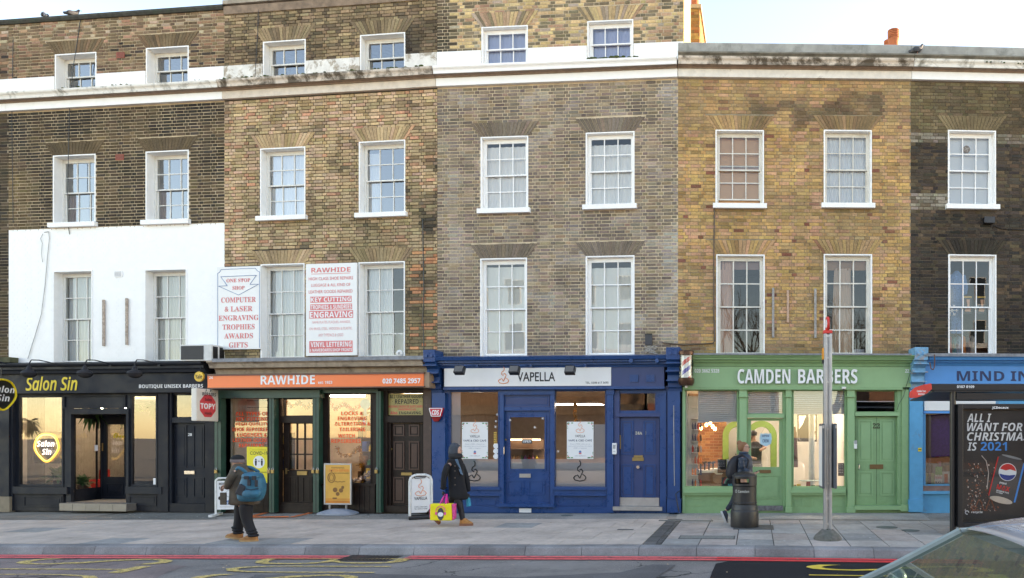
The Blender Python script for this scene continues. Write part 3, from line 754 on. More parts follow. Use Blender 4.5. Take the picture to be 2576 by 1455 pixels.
# ------------------------------------------------------------------ ground, road, kerb, pavement
KA = Vector((-11.9, 11.72)); KB = Vector((4.8, 10.58)); KU = (KB-KA).normalized(); KN = Vector((-KU.y, KU.x))
def kw(u, v): return KA+KU*u+KN*v                     # u along the kerb, v towards the houses
def kpt(px, py, dz=0):
    """(u, v) on the ground plane seen at a place in the picture"""
    d = 14
    for _ in range(8):
        X = (px-CX)/FW*d; d = (EYE-gz(X)-dz)*FW/(py-HY)
    q = Vector((X, d))-KA; return q.dot(KU), q.dot(KN)
def asphalt(name, col, var=.35, chips=.5, bmp=.9, crack=0):
    m, t, b = newmat(name)
    f1 = mapr(t, noise_n(t, 170, 2, .8), .35, .65, 1-var, 1+var); f2 = mapr(t, noise_n(t, 1.1, 5, .6), .3, .7, .78, 1.18)
    mu = N(t, 'ShaderNodeMath', operation='MULTIPLY'); t.links.new(f1, mu.inputs[0]); t.links.new(f2, mu.inputs[1])
    sc = N(t, 'ShaderNodeVectorMath', operation='SCALE'); sc.inputs[0].default_value = col; t.links.new(mu.outputs[0], sc.inputs['Scale'])
    vo = N(t, 'ShaderNodeTexVoronoi'); vo.inputs['Scale'].default_value = 85; t.links.new(pos(t), vo.inputs['Vector'])
    c = mixc(t, mapr(t, vo.outputs['Distance'], .12, .22, chips, 0), sc.outputs[0], tuple(min(1, x*3.2+.06) for x in col))
    if crack:
        vc = N(t, 'ShaderNodeTexVoronoi', feature='DISTANCE_TO_EDGE'); vc.inputs['Scale'].default_value = .85
        dn = N(t, 'ShaderNodeTexNoise'); dn.inputs['Scale'].default_value = 2.5; dn.inputs['Detail'].default_value = 5; t.links.new(pos(t), dn.inputs['Vector'])
        av = N(t, 'ShaderNodeVectorMath', operation='MULTIPLY_ADD'); t.links.new(dn.outputs['Color'], av.inputs[0]); av.inputs[1].default_value = (.7,.7,0); t.links.new(pos(t), av.inputs[2]); t.links.new(av.outputs[0], vc.inputs['Vector'])
        cm = N(t, 'ShaderNodeMath', operation='MULTIPLY'); t.links.new(mapr(t, vc.outputs['Distance'], .004, .014, 1, 0), cm.inputs[0]); t.links.new(mapr(t, noise_n(t, .7, 2), .5, .56, 0, crack), cm.inputs[1])
        c = mixc(t, cm.outputs[0], c, (.03,.03,.03)); c = mixc(t, mapr(t, noise_n(t, 1.8, 6, .7), .56, .72, 0, .45), c, (.06,.058,.056))
    t.links.new(c, b.inputs['Base Color']); b.inputs['Roughness'].default_value = .9; b.inputs['Specular IOR Level'].default_value = .15
    bump(t, noise_n(t, 120, 3, .8), bmp, .006, b); return m
ROADM = asphalt('road_asphalt', (.225,.205,.19), crack=.9); ROADB = asphalt('fresh_black_asphalt', (.022,.022,.025), chips=.25)
ROADP = asphalt('purple_brown_asphalt', (.235,.185,.172), chips=.35, crack=.8); ROADD = asphalt('patch_asphalt', (.14,.132,.13), chips=.3)
FORE = asphalt('pavement_asphalt', (.30,.27,.235), chips=.35, bmp=.5, crack=.6)
def strip(name, mat, u0, u1, v0, v1, z0, kind='structure', top_only=False, nu=None, skew=0, label=None):
    """sheet following the slope of the street"""
    nu = nu or max(1, int((u1-u0)/1.5)); v = []; f = []
    for i in range(nu+1):
        u = u0+(u1-u0)*i/nu
        for vv in (v0, v1):
            p = kw(u+skew*(vv-v0), vv); v.append((p.x, p.y, gz(p.x)+z0))
    for i in range(nu): f.append((2*i, 2*i+2, 2*i+3, 2*i+1))
    me = bpy.data.meshes.new(name); me.from_pydata(v, [], f); me.materials.append(mat)
    o = bpy.data.objects.new(name, me); COL.objects.link(o); o['kind'] = kind; return o
RZ = -.135
mb = MB(); mb.quad((-400,-400,-1.0), (400,-400,-1.0), (400,400,-1.0), (-400,400,-1.0)); mb.build('ground', FORE, None, fix=False)['kind'] = 'structure'
strip('road', ROADM, -40, 50, -8.6, .02, RZ, nu=60)
strip('opposite_pavement', FORE, -40, 50, -14.5, -8.6, 0.0, nu=40)
strip('pavement_bed', FORE, -40, 50, .26, 12, -.012, nu=60); strip('joint_bed', M('joint_dirt', (.045,.042,.036), .95), -14, 30, .262, 3.58, -.009, nu=60)
def patch(mat, pts, z=RZ+.004, name='asphalt_patch'):
    v = []
    for px, py in pts:
        u, w = kpt(px, py, z); p = kw(u, w); v.append((p.x, p.y, gz(p.x)+z))
    me = bpy.data.meshes.new(name); me.from_pydata(v, [], [tuple(range(len(v)))]); me.materials.append(mat)
    o = bpy.data.objects.new(name, me); COL.objects.link(o); o['kind'] = 'structure'; return o
patch(ROADB, [(1800,1418),(1790,1440),(1770,1500),(2700,1500),(2700,1412),(1830,1412)])
patch(ROADP, [(0,1409),(0,1500),(300,1500),(420,1440),(470,1424),(300,1407)])
patch(ROADD, [(600,1500),(640,1446),(900,1443),(1300,1452),(1560,1440),(1640,1420),(1700,1421),(1640,1460),(1600,1500)], RZ+.008)
# worn paint
def roadpaint(name, col, wear, sc=9, lo=.45):
    m, t, b = newmat(name)
    out = t.nodes['Material Output']
    b.inputs['Base Color'].default_value = (*col, 1); b.inputs['Roughness'].default_value = .7
    tr = N(t, 'ShaderNodeBsdfTransparent'); mx = N(t, 'ShaderNodeMixShader')
    w = mapr(t, noise_n(t, sc, 9, .8), lo, lo+.12, 0, wear); t.links.new(w, mx.inputs[0])
    t.links.new(b.outputs[0], mx.inputs[1]); t.links.new(tr.outputs[0], mx.inputs[2]); t.links.new(mx.outputs[0], out.inputs[0])
    bump(t, noise_n(t, 100, 3), .5, .004, b); return m
REDP = roadpaint('red_line_paint', (.80,.13,.13), .55, 9, .50); REDN = roadpaint('fresh_red_line_paint', (.78,.045,.05), .12)
YELP = roadpaint('yellow_road_paint', (.66,.47,.15), .85, 14, .48); YELN = roadpaint('fresh_yellow_road_paint', (.80,.55,.06), .1)
uR = kpt(1800, 1415, RZ)[0]; uG = kpt(880, 1412, RZ)[0]; uG2 = kpt(1000, 1412, RZ)[0]
for v0, v1 in ((-.25,-.12), (-.43,-.29)):
    strip('red_line', REDP, -14, uG, v0, v1, RZ+.013); strip('red_line', REDP, uG2, uR, v0, v1, RZ+.013); strip('red_line', REDN, uR, 16, v0, v1, RZ+.013)
def roadword(rows, px, py, height, mat, w=.36, pitch=.52):
    """words for drivers heading right: top of the letters towards +u, read away from the kerb"""
    u0, v0 = kpt(px, py, RZ); j = 0
    for ch in rows:
        v, f = text_mesh(ch, 'r', -.016)
        a = np.array(v); mn, mx = a.min(0), a.max(0); P = []
        for q in a:
            U = u0+(q[1]-mn[1])/(mx[1]-mn[1])*height; V = v0-j*pitch-(q[0]-mn[0])/(mx[0]-mn[0])*w
            p = kw(U, V); P.append((p.x, p.y, gz(p.x)+RZ+.013))
        me = bpy.data.meshes.new('road_marking'); me.from_pydata(P, [], f); me.materials.append(mat)
        o = bpy.data.objects.new('road_marking', me); COL.objects.link(o); o['kind'] = 'structure'; j += 1
roadword('BUS', 672, 1406, 2.35, YELP, .50, .62); roadword('STOP', 90, 1407, 2.5, YELP, .50, .60)
roadword('STO', 2024, 1422, 2.6, YELN, .42, .55); roadword('BUS', 2560, 1422, 2.6, YELN, .42, .55)
# kerb stones, each its own
KERBM = tintmat('kerb_granite', True, .8, 60, .4, .006, .25, 60, .35)
SLABM = tintmat('paving_stone', True, .8, 50, .3, .004, .14, 9, .22)
kerb = thing('kerb', None, None); kerb['kind'] = 'structure'
sh = MB(); L = .905; sh.prism([(-.035,-.16),(-.035,-.115),(.0,-.02),(.022,0),(.25,0),(.25,-.16)], .004, L-.004); km = sh.mesh('kerb_stone'); km.materials.append(KERBM)
bm = bmesh.new(); bm.from_mesh(km); bmesh.ops.recalc_face_normals(bm, faces=bm.faces); bm.to_mesh(km); bm.free()
for i in range(-5, 26):
    u = i*L; p = kw(u, 0); q = kw(u+L, 0)
    o = bpy.data.objects.new('kerb_stone', km); COL.objects.link(o); o.parent = kerb
    o.location = (p.x, p.y, gz(p.x)+random.uniform(-.003,.003)); o.rotation_euler = (0, -math.atan2(gz(q.x)-gz(p.x), L), math.atan2(KU.y, KU.x))
    g = random.uniform(.22,.29); o.color = (g*1.02, g, g*1.0, 1)
# slabs
pave = thing('pavement', None, None); pave['kind'] = 'structure'
rows = [(.262,.62),(.89,.75),(1.648,.60),(2.256,.70),(2.964,.62)]
um = {}
def slab(u0, u1, v0, v1, col, dz=0, name='paving_slab', parent=pave):
    k = (round(u1-u0, 2), round(v1-v0, 2), name)
    if k not in um:
        m = MB(); m.box(0, u1-u0, 0, v1-v0, -.04, 0); me = m.mesh(name); me.materials.append(SLABM)
        bm = bmesh.new(); bm.from_mesh(me); bmesh.ops.recalc_face_normals(bm, faces=bm.faces); bm.to_mesh(me); bm.free(); um[k] = me
    p = kw(u0, v0); q = kw(u1, v0); o = bpy.data.objects.new(name, um[k]); COL.objects.link(o); o.parent = parent
    o.location = (p.x, p.y, gz((p.x+q.x)/2)+dz+random.uniform(-.0015,.0015))
    o.rotation_euler = (random.uniform(-.001,.001), -math.atan2(gz(q.x)-gz(p.x), u1-u0), math.atan2(KU.y, KU.x)); o.color = (*col, 1)
rnd = random.Random(11)
uS = kpt(1640, 1345)[0]                                # where the older flags begin, on the right
for r, (v0, dv) in enumerate(rows):
    u = -4.0-(.33 if r % 2 else 0)
    while u < 22:
        w = .75 if u < uS-1.2 else .60
        if u < uS and u+w > uS-.18: w = uS-u
        g = rnd.uniform(.46,.49) if u < uS else rnd.uniform(.40,.47)
        c = (g*1.18, g*.98, g*.83) if u < uS else rnd.choice([(g*1.06,g*.95,g*.85),(g*1.10,g*.93,g*.82),(g*.9,g*.86,g*.8)])
        if rnd.random() < .06: c = (g*.72, g*.70, g*.66)
        if uS-.01 <= u < uS+.29: u = uS+.30; continue
        jn = .0045 if u < uS else .0075; slab(u+jn, u+w-jn, v0, v0+dv-jn*2, c); u += w
# band of small setts where the paving changes, and short runs of setts along the kerb
def sett(u0, u1, v0, v1):
    g = rnd.uniform(.10,.17); slab(u0, u1, v0, v1, (g*1.02,g*.97,g*.92), .001, 'paving_sett')
for j in range(33):
    for i in range(1):
        sett(uS+.012, uS+.205, .27+j*.10, .27+j*.10+.088)
for j in range(16): sett(uS+.215, uS+.29, .27+j*.205, .27+j*.205+.19)
# service covers
def cover(px, py, w, d, label, mat, rows_=0):
    u, v = kpt(px, py); p = kw(u, v)
    t = thing('manhole_cover', label, 'cover', (p.x, p.y, gz(p.x)), math.atan2(KU.y, KU.x))
    MB().box(-w/2, w/2, -d/2, d/2, -.02, .005).build('cover_frame', M('cover_frame', (.06,.06,.06), .6), t)
    MB().box(-w/2+.02, w/2-.02, -d/2+.02, d/2-.02, -.01, .008).build('cover_plate', mat, t)
    return t
CONC = M('concrete_fill', (.20,.20,.18), .9, var=.3, scale=30)
cover(1778, 1352, .95, .38, 'long brick edged service cover between the old flags', CONC); cover(1725, 1310, 1.1, .16, 'narrow grey cover strip nearest the green shopfront', CONC)
cover(1895, 1327, .75, .62, 'dark cover plate under the litter bin', M('dark_cover', (.09,.09,.085), .8, var=.3))
cover(1573, 1333, .30, .12, 'small dark stopcock cover in the pale slabs', M('dark_cover', (.09,.09,.085), .8, var=.3))
def disc(px, py, r, label):
    u, v = kpt(px, py); p = kw(u, v); t = thing('round_cover', label, 'cover', (p.x, p.y, gz(p.x)))
    MB().lathe([(r,-.01),(r,.004),(r*.9,.005)], n=20).build('rim', M('cover_frame', (.06,.06,.06), .6), t)
    MB().lathe([(r*.88,-.01),(r*.88,.007)], n=20).build('lid', M('teal_cover', (.11,.14,.13), .7, var=.3), t)
disc(2230, 1327, .20, 'round greenish cover in the slabs right of the bus stop pole'); disc(2290, 1335, .16, 'second round cover, nearer the bus shelter'); disc(1426, 1297, .13, 'small round cover by the blue shopfront')
# gully grating in the road
u, v = kpt(915, 1411, RZ); p = kw(u-.02, -.33)
t = thing('drain_grating', 'dark iron gully grating interrupting the red lines', 'drain', (p.x, p.y, gz(p.x)+RZ+.006), math.atan2(KU.y, KU.x))
MB().box(-.42,.42,-.24,.24,-.02,.004).build('grating_frame', M('iron', (.045,.04,.038), .6, .2, grime=.4), t)
mb = MB()
for i in range(14): mb.box(-.38+i*.056, -.355+i*.056, -.20, .20, 0, .014)
mb.build('grating_bars', M('iron', (.045,.04,.038), .6), t)

# forecourt strips against the houses
def foreq(label, mat, pts, name, z=.0):
    v = []
    for px, py in pts:
        uu, vv = kpt(px, py); q = kw(uu, vv); v.append((q.x, q.y, gz(q.x)+z))
    me = bpy.data.meshes.new(name); me.from_pydata(v, [], [tuple(range(len(v)))]); me.materials.append(mat)
    o = bpy.data.objects.new(name, me); COL.objects.link(o); o['kind'] = 'structure'; return o
foreq('', asphalt('forecourt_concrete', (.33,.305,.275), chips=.2, bmp=.3), [(1085,1306),(1085,1284),(1690,1284),(1672,1307)], 'forecourt', .0)
foreq('', asphalt('forecourt_gravel', (.20,.19,.165), chips=.8), [(200,1306),(330,1288),(545,1284),(545,1306)], 'forecourt_gravel', .0)
foreq('', asphalt('forecourt_paving', (.25,.225,.19), chips=.2, bmp=.3), [(0,1306),(0,1280),(330,1286),(200,1306)], 'forecourt_step', .0)
foreq('', asphalt('forecourt_right', (.36,.335,.30), chips=.2, bmp=.3), [(1700,1306),(1706,1284),(2310,1284),(2340,1308)], 'forecourt', .0)
# orange paint lines in front of the orange signed shop
OR = roadpaint('orange_floor_paint', (.75,.16,.03), .3)
for pts in ([(628,1298),(634,1301),(686,1288),(680,1287)], [(634,1300),(632,1303),(725,1302),(727,1299)], [(725,1302),(738,1302),(800,1288),(790,1287)]):
    foreq('', OR, pts, 'orange_line', .006)
# chewing gum, litter and leaves
mb = MB()
for i in range(420):
    u_, v_ = random.uniform(-2, 19), random.uniform(.3, 4.6); p = kw(u_, v_); r = random.uniform(.008,.017)
    mb.cyl((p.x,p.y,gz(p.x)-.001), (p.x,p.y,gz(p.x)+.0035), r, n=6)
mb.build('chewing_gum', M('gum', (.42,.41,.39), .8, var=.4, scale=3), None, fix=False)['kind'] = 'stuff'
mb = MB()
for i in range(70):
    u_, v_ = random.uniform(-2, 17), random.choice([random.uniform(-.12,.0), random.uniform(.3,4.4), random.uniform(-1.4,-.1)]); p = kw(u_, v_); z = gz(p.x)+(RZ+.014 if v_ < 0 else .004)
    a = random.uniform(0, 3); r = random.uniform(.012,.035)
    mb.add([(p.x+r*math.cos(a+k*1.57)*(1 if k % 2 else .5), p.y+r*math.sin(a+k*1.57)*(1 if k % 2 else .5), z+random.uniform(0,.01)) for k in range(4)], [(0,1,2,3)])
mb.build('litter', M('litter', (.42,.30,.18), .9, var=.6, scale=2), None, fix=False)['kind'] = 'stuff'

# ------------------------------------------------------------------ shopfronts
def fb(h, Z, a, b, c, d, off, th, mat, name, parent=None, bevel=0):
    s0, s1, z0, z1 = h.r2(Z, a, b, c, d, off)
    return MB().box(s0, s1, off, off+th, z0, z1).build(name, mat, parent or h.root, bevel=bevel)
def holes(h, name, mat, s0, s1, z0, z1, hs, y0, y1, parent=None):
    xs = sorted({s0, s1, *[q for w in hs for q in w[:2] if s0 < q < s1]}); zs = sorted({z0, z1, *[q for w in hs for q in w[2:4] if z0 < q < z1]})
    mb = MB()
    for i in range(len(xs)-1):
        for j in range(len(zs)-1):
            cx, cz = (xs[i]+xs[i+1])/2, (zs[j]+zs[j+1])/2
            if any(w[0] < cx < w[1] and w[2] < cz < w[3] for w in hs): continue
            mb.box(xs[i], xs[i+1], y0, y1, zs[j], zs[j+1])
    return mb.build(name, mat, parent or h.root)
def border(mb, s0, s1, z0, z1, w, y0, y1):
    mb.box(s0, s0+w, y0, y1, z0, z1); mb.box(s1-w, s1, y0, y1, z0, z1); mb.box(s0+w, s1-w, y0, y1, z0, z0+w); mb.box(s0+w, s1-w, y0, y1, z1-w, z1)
def shopwin(h, Z, a, b, c, d, off, mat, glass=None, w=.045, proud=.03):
    s0, s1, z0, z1 = h.r2(Z, a, b, c, d, off)
    mb = MB(); border(mb, s0-.002, s1+.002, z0-.002, z1+.002, w, off-proud, off+.05)
    f = mb.build('shop_window', mat, h.root)
    MB().quad((s0+w,off,z0+w), (s1-w,off,z0+w), (s1-w,off,z1-w), (s0+w,off,z1-w)).build('pane', glass or SHOPGLASS, f, fix=False)
    return f, (s0, s1, z0, z1)
def panel(h, parent, s0, s1, z0, z1, y, mat, w=.028, proud=.014, name='panel', recess=True):
    mb = MB(); border(mb, s0, s1, z0, z1, w, y-proud, y+.002)
    mb.box(s0+w+.03, s1-w-.03, y-.007, y+.002, z0+w+.03, z1-w-.03) if s1-s0 > .18 and z1-z0 > .2 else None
    return mb.build(name, mat, parent)
def profile(h, Z, x0, x1, pts, mat, name='shop_cornice', off0=0):
    """moulding from (zoom y, off) pairs; swept between two picture columns"""
    s0 = h.loc(*Z(x0, 100), -.15)[0]; s1 = h.loc(*Z(x1, 100), -.15)[0]; pr = []
    for zy, off in pts: pr.append((off, h.loc(*Z((x0+x1)/2, zy), off)[1]))
    pr += [(.02, pr[-1][1]), (.02, pr[0][1])]
    return MB().prism(pr, s0, s1).build(name, mat, h.root)
GRAPH = M('graphite_paint', (.016,.019,.027), .5, var=.06, bmp=.08, grime=.2, gcol=(.05,.045,.04), spec=.2, chip=(.06,.06,.06)); GRAPHD = M('graphite_riser', (.024,.024,.028), .6, spec=.2, var=.1, grime=.5, gcol=(.085,.07,.055), gscale=1.2, chip=(.09,.08,.07))
BLUEP = M('gloss_blue_paint', (.009,.058,.19), .3, var=.08, bmp=.15, bscale=20, grime=.25, gcol=(.02,.04,.10), chip=(.16,.20,.30)); NAVY = M('satin_navy_paint', (.028,.052,.15), .4, var=.05, bmp=.03)
GREENP = M('sage_green_paint', (.22,.38,.185), .45, var=.07, bmp=.1, grime=.25, gcol=(.10,.16,.08), chip=(.33,.42,.28)); GREENL = M('light_green_paint', (.245,.415,.21), .42, var=.03, bmp=.03)
SKYB = M('sky_blue_paint', (.06,.32,.55), .5, var=.08, grime=.5, gcol=(.16,.12,.11), gscale=3, glo=.56, ghi=.7); CERU = M('fascia_blue', (.05,.27,.62), .45, var=.04)
BROWN = M('dark_brown_timber', (.020,.011,.008), .5, spec=.25, var=.25, scale=10, grime=.2, bmp=.2); GRN = M('bottle_green_steel', (.014,.060,.042), .45, var=.2, grime=.35, gcol=(.2,.25,.22), gscale=5, glo=.63, ghi=.7)
BRASS = M('brass', (.34,.23,.09), .5, .8, bmp=0); STEEL = M('brushed_steel', (.55,.54,.52), .35, .85, var=.1); CHROME = M('chrome', (.7,.7,.7), .15, 1, bmp=0)
PVC = M('white_plastic', (.78,.78,.77), .35, var=.02, bmp=0)
TW = M('white_lettering', (.82,.82,.82), .5, var=0, bmp=0); TK = M('black_lettering', (.012,.012,.014), .5, var=0, bmp=0); TR = M('red_lettering', (.72,.06,.07), .5, var=.1, bmp=0); TY = M('yellow_lettering', (.85,.62,.02), .5, var=0, bmp=0)
TO = M('orange_lettering', (.90,.09,.015), .5, var=.15, bmp=0); TN = M('navy_lettering', (.008,.025,.09), .5, var=0, bmp=0)
def gl(h): return gz(h.wpt(h.L/2, 0).x)
def room(h, s0, s1, y0, y1, zf, zc_, wall, floor, name='shop_interior', ceil=None):
    mb = MB(); mb.m = 0
    mb.box(s0, s1, y1, y1+.05, zf, zc_); mb.box(s0-.05, s0, y0, y1+.05, zf, zc_); mb.box(s1, s1+.05, y0, y1+.05, zf, zc_)
    mb.m = 1; mb.box(s0, s1, y0, y1, zf-.05, zf)
    mb.m = 2; mb.box(s0-.05, s1+.05, y0, y1+.05, zc_, zc_+.05)
    return mb.build(name, [wall, floor, ceil or wall], h.root)
def lamp_e(col, st): return E('glow_%s_%s' % (col, st), col, st)
def hthing(h, name, label, cat, x, y, z, group=None, rz=0):
    p = h.wpt(x, y, z); return thing(name, label, cat, (p.x, p.y, z), h.ang+rz, group)
def fascia_words(par, h, Z, s, a, b, c, d, off, mat, style='b', o=0, th=0):
    s0, s1, z0, z1 = h.r2(Z, a, b, c, d, off); return letter(par, s, s0, s1, z0, z1, off, mat, style, o, th)

# ---- H1: navy barbers
h = H1; g = gl(h)-.04; zt = h.loc(*Z1(600, 300), 0)[1]
hs_ = [h.r2(Z1,118,316,402,884,0), h.r2(Z1,440,395,797,990,0), h.r2(Z1,820,308,987,884,0), h.r2(Z1,1066,308,1272,458,0), h.r2(Z1,1066,484,1278,992,0)]
holes(h, 'shopfront_frame', GRAPH, .03, h.L-.02, g-.1, zt, hs_, 0, .09)
profile(h, Z1, -60, 1300, [(178,-.16),(176,-.24),(160,-.26),(150,-.30),(135,-.30),(128,-.36),(118,-.38),(112,-.38),(106,0)], GRAPH)
fa = fb(h, Z1, 60, 180, 1290, 300, -.16, .18, GRAPH, 'fascia')
fascia_words(fa, h, Z1, 'Salon Sin', 160, 198, 482, 286, -.165, TY, 'j', .022, .0); fascia_words(fa, h, Z1, 'BOUTIQUE UNISEX BARBERS', 866, 247, 1265, 274, -.165, TW, 'b', 0, 0)
shopwin(h, Z1, 118, 318, 402, 882, .03, GRAPH); shopwin(h, Z1, 820, 310, 987, 882, .03, GRAPH)
for a, c in ((78,415),(780,1005)):
    fb(h, Z1, a, 886, c, 930, -.10, .10, GRAPH, 'window_sill_board'); fb(h, Z1, a+4, 930, c-22 if a < 500 else c-10, 1035, -.05, .05, GRAPHD, 'stall_riser')
panel(h, h.root, *h.r2(Z1,150,945,385,1012,-.05), -.05, GRAPHD, name='riser_panel'); panel(h, h.root, *h.r2(Z1,805,942,975,1002,-.05), -.05, GRAPHD, name='riser_panel')
panel(h, h.root, *h.r2(Z1,402,316,788,396,0), 0, GRAPH, name='transom_panel', proud=.03)
fb(h, Z1, 404, 398, 800, 432, -.035, .10, GRAPH, 'door_lintel'); fb(h, Z1, 412, 432, 442, 985, -.035, .07, GRAPH, 'door_post'); fb(h, Z1, 785, 432, 800, 985, -.035, .07, GRAPH, 'door_post')
fb(h, Z1, 60, 300, 78, 1035, -.08, .08, GRAPH, 'pilaster'); fb(h, Z1, 985, 304, 1045, 1040, -.08, .08, GRAPHD, 'pilaster')
tile = M('beige_step_tile', (.30,.25,.19), .6, var=.12, scale=5)
st = fb(h, Z1, 372, 990, 790, 1036, -.30, .34, M('step_bed', (.16,.14,.12)), 'entrance_step')
s0, s1, z0, z1 = h.r2(Z1,372,990,790,1036,-.30)
for i in range(5): MB().box(s0+(s1-s0)*i/5+.005, s0+(s1-s0)*(i+1)/5-.005, -.312, -.302, z0, z1-.005).build('tile', tile, st)
# recessed entrance: splayed side window and inner door
s0, s1, z0, z1 = h.r2(Z1,440,432,797,988,0)
MB().box(s0, s1, .09, 1.3, z0-.03, z0+.02).build('entrance_floor', tile, h.root); MB().box(s0, s1, .09, 1.3, z1, z1+.06).build('entrance_ceiling', GRAPH, h.root)
mb = MB(); mb.box(s1-.02, s1+.03, .09, 1.0, z0, z1); mb.build('entrance_side', GRAPH, h.root)
xm = h.loc(*Z1(632,700), .9)[0]; xe = h.loc(*Z1(800,700), .9)[0]
mb = MB(); A = (s0, .09); B = (xm, .9)
for za, zb in ((z0, z0+.32), (z1-.10, z1)): mb.quad((*A,za),(*B,za),(*B,zb),(*A,zb))
for f0, f1 in ((0,.06),(.78,.86),(.95,1)):
    P = lambda f: (A[0]+(B[0]-A[0])*f, A[1]+(B[1]-A[1])*f); mb.quad((*P(f0),z0),(*P(f1),z0),(*P(f1),z1),(*P(f0),z1))
sw = mb.build('side_window', GRAPH, h.root); MB().quad((*A,z0+.32),(*B,z0+.32),(*B,z1-.1),(*A,z1-.1)).build('pane', SHOPGLASS, sw, fix=False)
d0, d1, q0, q1 = xm, xe, z0+.02, h.loc(*Z1(700,478), .9)[1]
mb = MB(); border(mb, d0, d1, q0, q1+.02, .05, .88, .96); mb.box(d0, d1, .88, .96, q1+.02, z1); mb.build('inner_door_frame', GRAPH, h.root)
dz = h.loc(*Z1(700,845), .9)[1]; dt = h.loc(*Z1(700,495), .9)[1]
mb = MB(); border(mb, d0+.05, d1-.03, dz, dt+.08, .09, .90, .94); mb.box(d0+.05, d1-.03, .90, .94, q0, dz)
dr = mb.build('shop_door', GRAPH, h.root); MB().quad((d0+.12,.92,dz),(d1-.1,.92,dz),(d1-.1,.92,dt),(d0+.12,.92,dt)).build('pane', SHOPGLASS, dr, fix=False)
panel(h, dr, d0+.15, d1-.14, q0+.12, dz-.08, .90, GRAPH)
MB().box(d0+.075, d0+.09, .84, .86, dz+.75, dz+.95).build('handle', BRASS, dr)
letter(dr, 'Okay', d0+.32, d1-.12, dt-.42, dt-.22, .915, TY, 'c', .02)
# street door 28
s0, s1, z0, z1 = h.r2(Z1,1068,486,1276,990,0)
fb(h, Z1, 1045, 300, 1068, 1040, -.04, .06, GRAPH, 'door_frame'); fb(h, Z1, 1278, 300, 1335, 1042, -.06, .08, GRAPHD, 'pilaster'); fb(h, Z1, 1045, 455, 1280, 486, -.03, .05, GRAPH, 'door_lintel'); fb(h, Z1, 1045, 990, 1276, 1042, -.05, .10, GRAPHD, 'door_step')
dr = MB().box(s0+.005, s1-.005, .05, .085, z0+.004, z1-.004).build('street_door', GRAPH, h.root)
for a, b, c, d in ((1090,502,1165,768),(1206,502,1275,768),(1096,828,1165,952),(1206,828,1275,952)): panel(h, dr, *h.r2(Z1,a,b,c,d,.05), .05, GRAPH)
s0, s1, z0, z1 = h.r2(Z1,1152,786,1215,806,.05); MB().box(s0,s1,.03,.052,z0,z1).build('letterbox', CHROME, dr)
s0, s1, z0, z1 = h.r2(Z1,1172,552,1197,569,.05); letter(dr, '28', s0, s1, z0, z1, .046, TW, 'b')
shopwin(h, Z1, 1066, 308, 1272, 458, .04, GRAPH, w=.03)
s0, s1, z0, z1 = h.r2(Z1,118,316,987,988,0)
OSB = M('wood_panel_wall', (.62,.42,.22), .8, var=.25, scale=14); DKW = M('dark_shop_wall', (.20,.17,.14), .8)
room(h, .1, h.r2(Z1,1045,0,1050,9,0)[0], .1, 4.5, g+.1, zt-.02, M('barber_wall', (.55,.50,.42), .8), M('wood_floor', (.2,.13,.08), .5))
MB().box(H1.loc(*Z1(425,800), 2.9)[0], H1.loc(*Z1(590,800), 2.9)[0], 2.9, 3.0, g+.1, zt-.05).build('interior_partition', OSB, h.root)
for x, y, c in ((.8,1.6,'globe lamp in the barbers window, leftmost'),(1.25,1.9,'globe lamp in the barbers window, second'),(3.55,1.5,'small bright lamp in the narrow barbers window, left'),(3.85,1.8,'small bright lamp in the narrow barbers window, right'),(2.35,2.2,'warm bulb over the barbers entrance')):
    t = hthing(h, 'hanging_lamp', c, 'lamp', x, y, zt-.35); MB().ball((0,0,0), .075, 12).build('bulb', lamp_e((1,.88,.70), 75), t, smooth=True); MB().cyl((0,0,.05),(0,0,.34),.006,n=6).build('flex', BLACK, t)
sofa = hthing(h, 'sofa', 'red leather sofa inside the barbers behind the glass', 'sofa', H1.loc(*Z1(430,800), 2.0)[0], 2.0, g+.1); RED = M('red_leather', (.36,.02,.02), .4)
MB().box(-.85,.85,-.35,.35,.15,.42).build('seat', RED, sofa, bevel=.04); MB().box(-.85,.85,.2,.4,.4,.85).build('backrest', RED, sofa, bevel=.04)
for s in (-1,1): MB().box(s*.86,s*1.0,-.35,.4,.12,.60).build('arm', RED, sofa, bevel=.03)
for s in (-.8,.8): MB().box(s-.03,s+.03,-.3,-.24,0,.15).build('leg', BLACK, sofa)
LEAF = M('leaf_green', (.05,.13,.035), .5, var=.4, scale=8); POTM = M('plant_pot', (.18,.12,.08), .8)
def potplant(label, h, x, y, z, R_, n, hang=False, pot=True, seed=0):
    t = hthing(h, 'potted_plant', label, 'plant', x, y, z); rr = random.Random(seed)
    if pot: MB().lathe([(.09,0),(.12,.2),(.13,.22),(.11,.22),(.10,.19)], n=16).build('pot', POTM, t, smooth=30)
    mb = MB()
    for i in range(n):
        a = rr.uniform(0, 6.28); el = rr.uniform(.1,1.3) if not hang else rr.uniform(-1.4,.5); L = R_*rr.uniform(.5,1)
        d = Vector((math.cos(a)*math.cos(el), math.sin(a)*math.cos(el), math.sin(el))); b = Vector((0,0,.2 if pot else 0)); side = d.cross(Vector((0,0,1))).normalized()*L*.10
        m1 = b+d*L*.55+Vector((0,0,.02)); e_ = b+d*L+Vector((0,0,-L*.25))
        mb.add([b, m1+side, e_, m1-side], [(0,1,2,3)])
    mb.build('leaves', LEAF, t, fix=False); return t
potplant('spiky green plant low in the left barbers window', h, .75, .55, g+.55, .55, 110, seed=1); potplant('second bushy plant beside the red sofa', h, 1.15, .8, g+.4, .45, 80, seed=2)
potplant('tall palm leaves behind the inner door glass of the barbers', h, 3.0, 1.3, g+.2, .9, 60, seed=3)
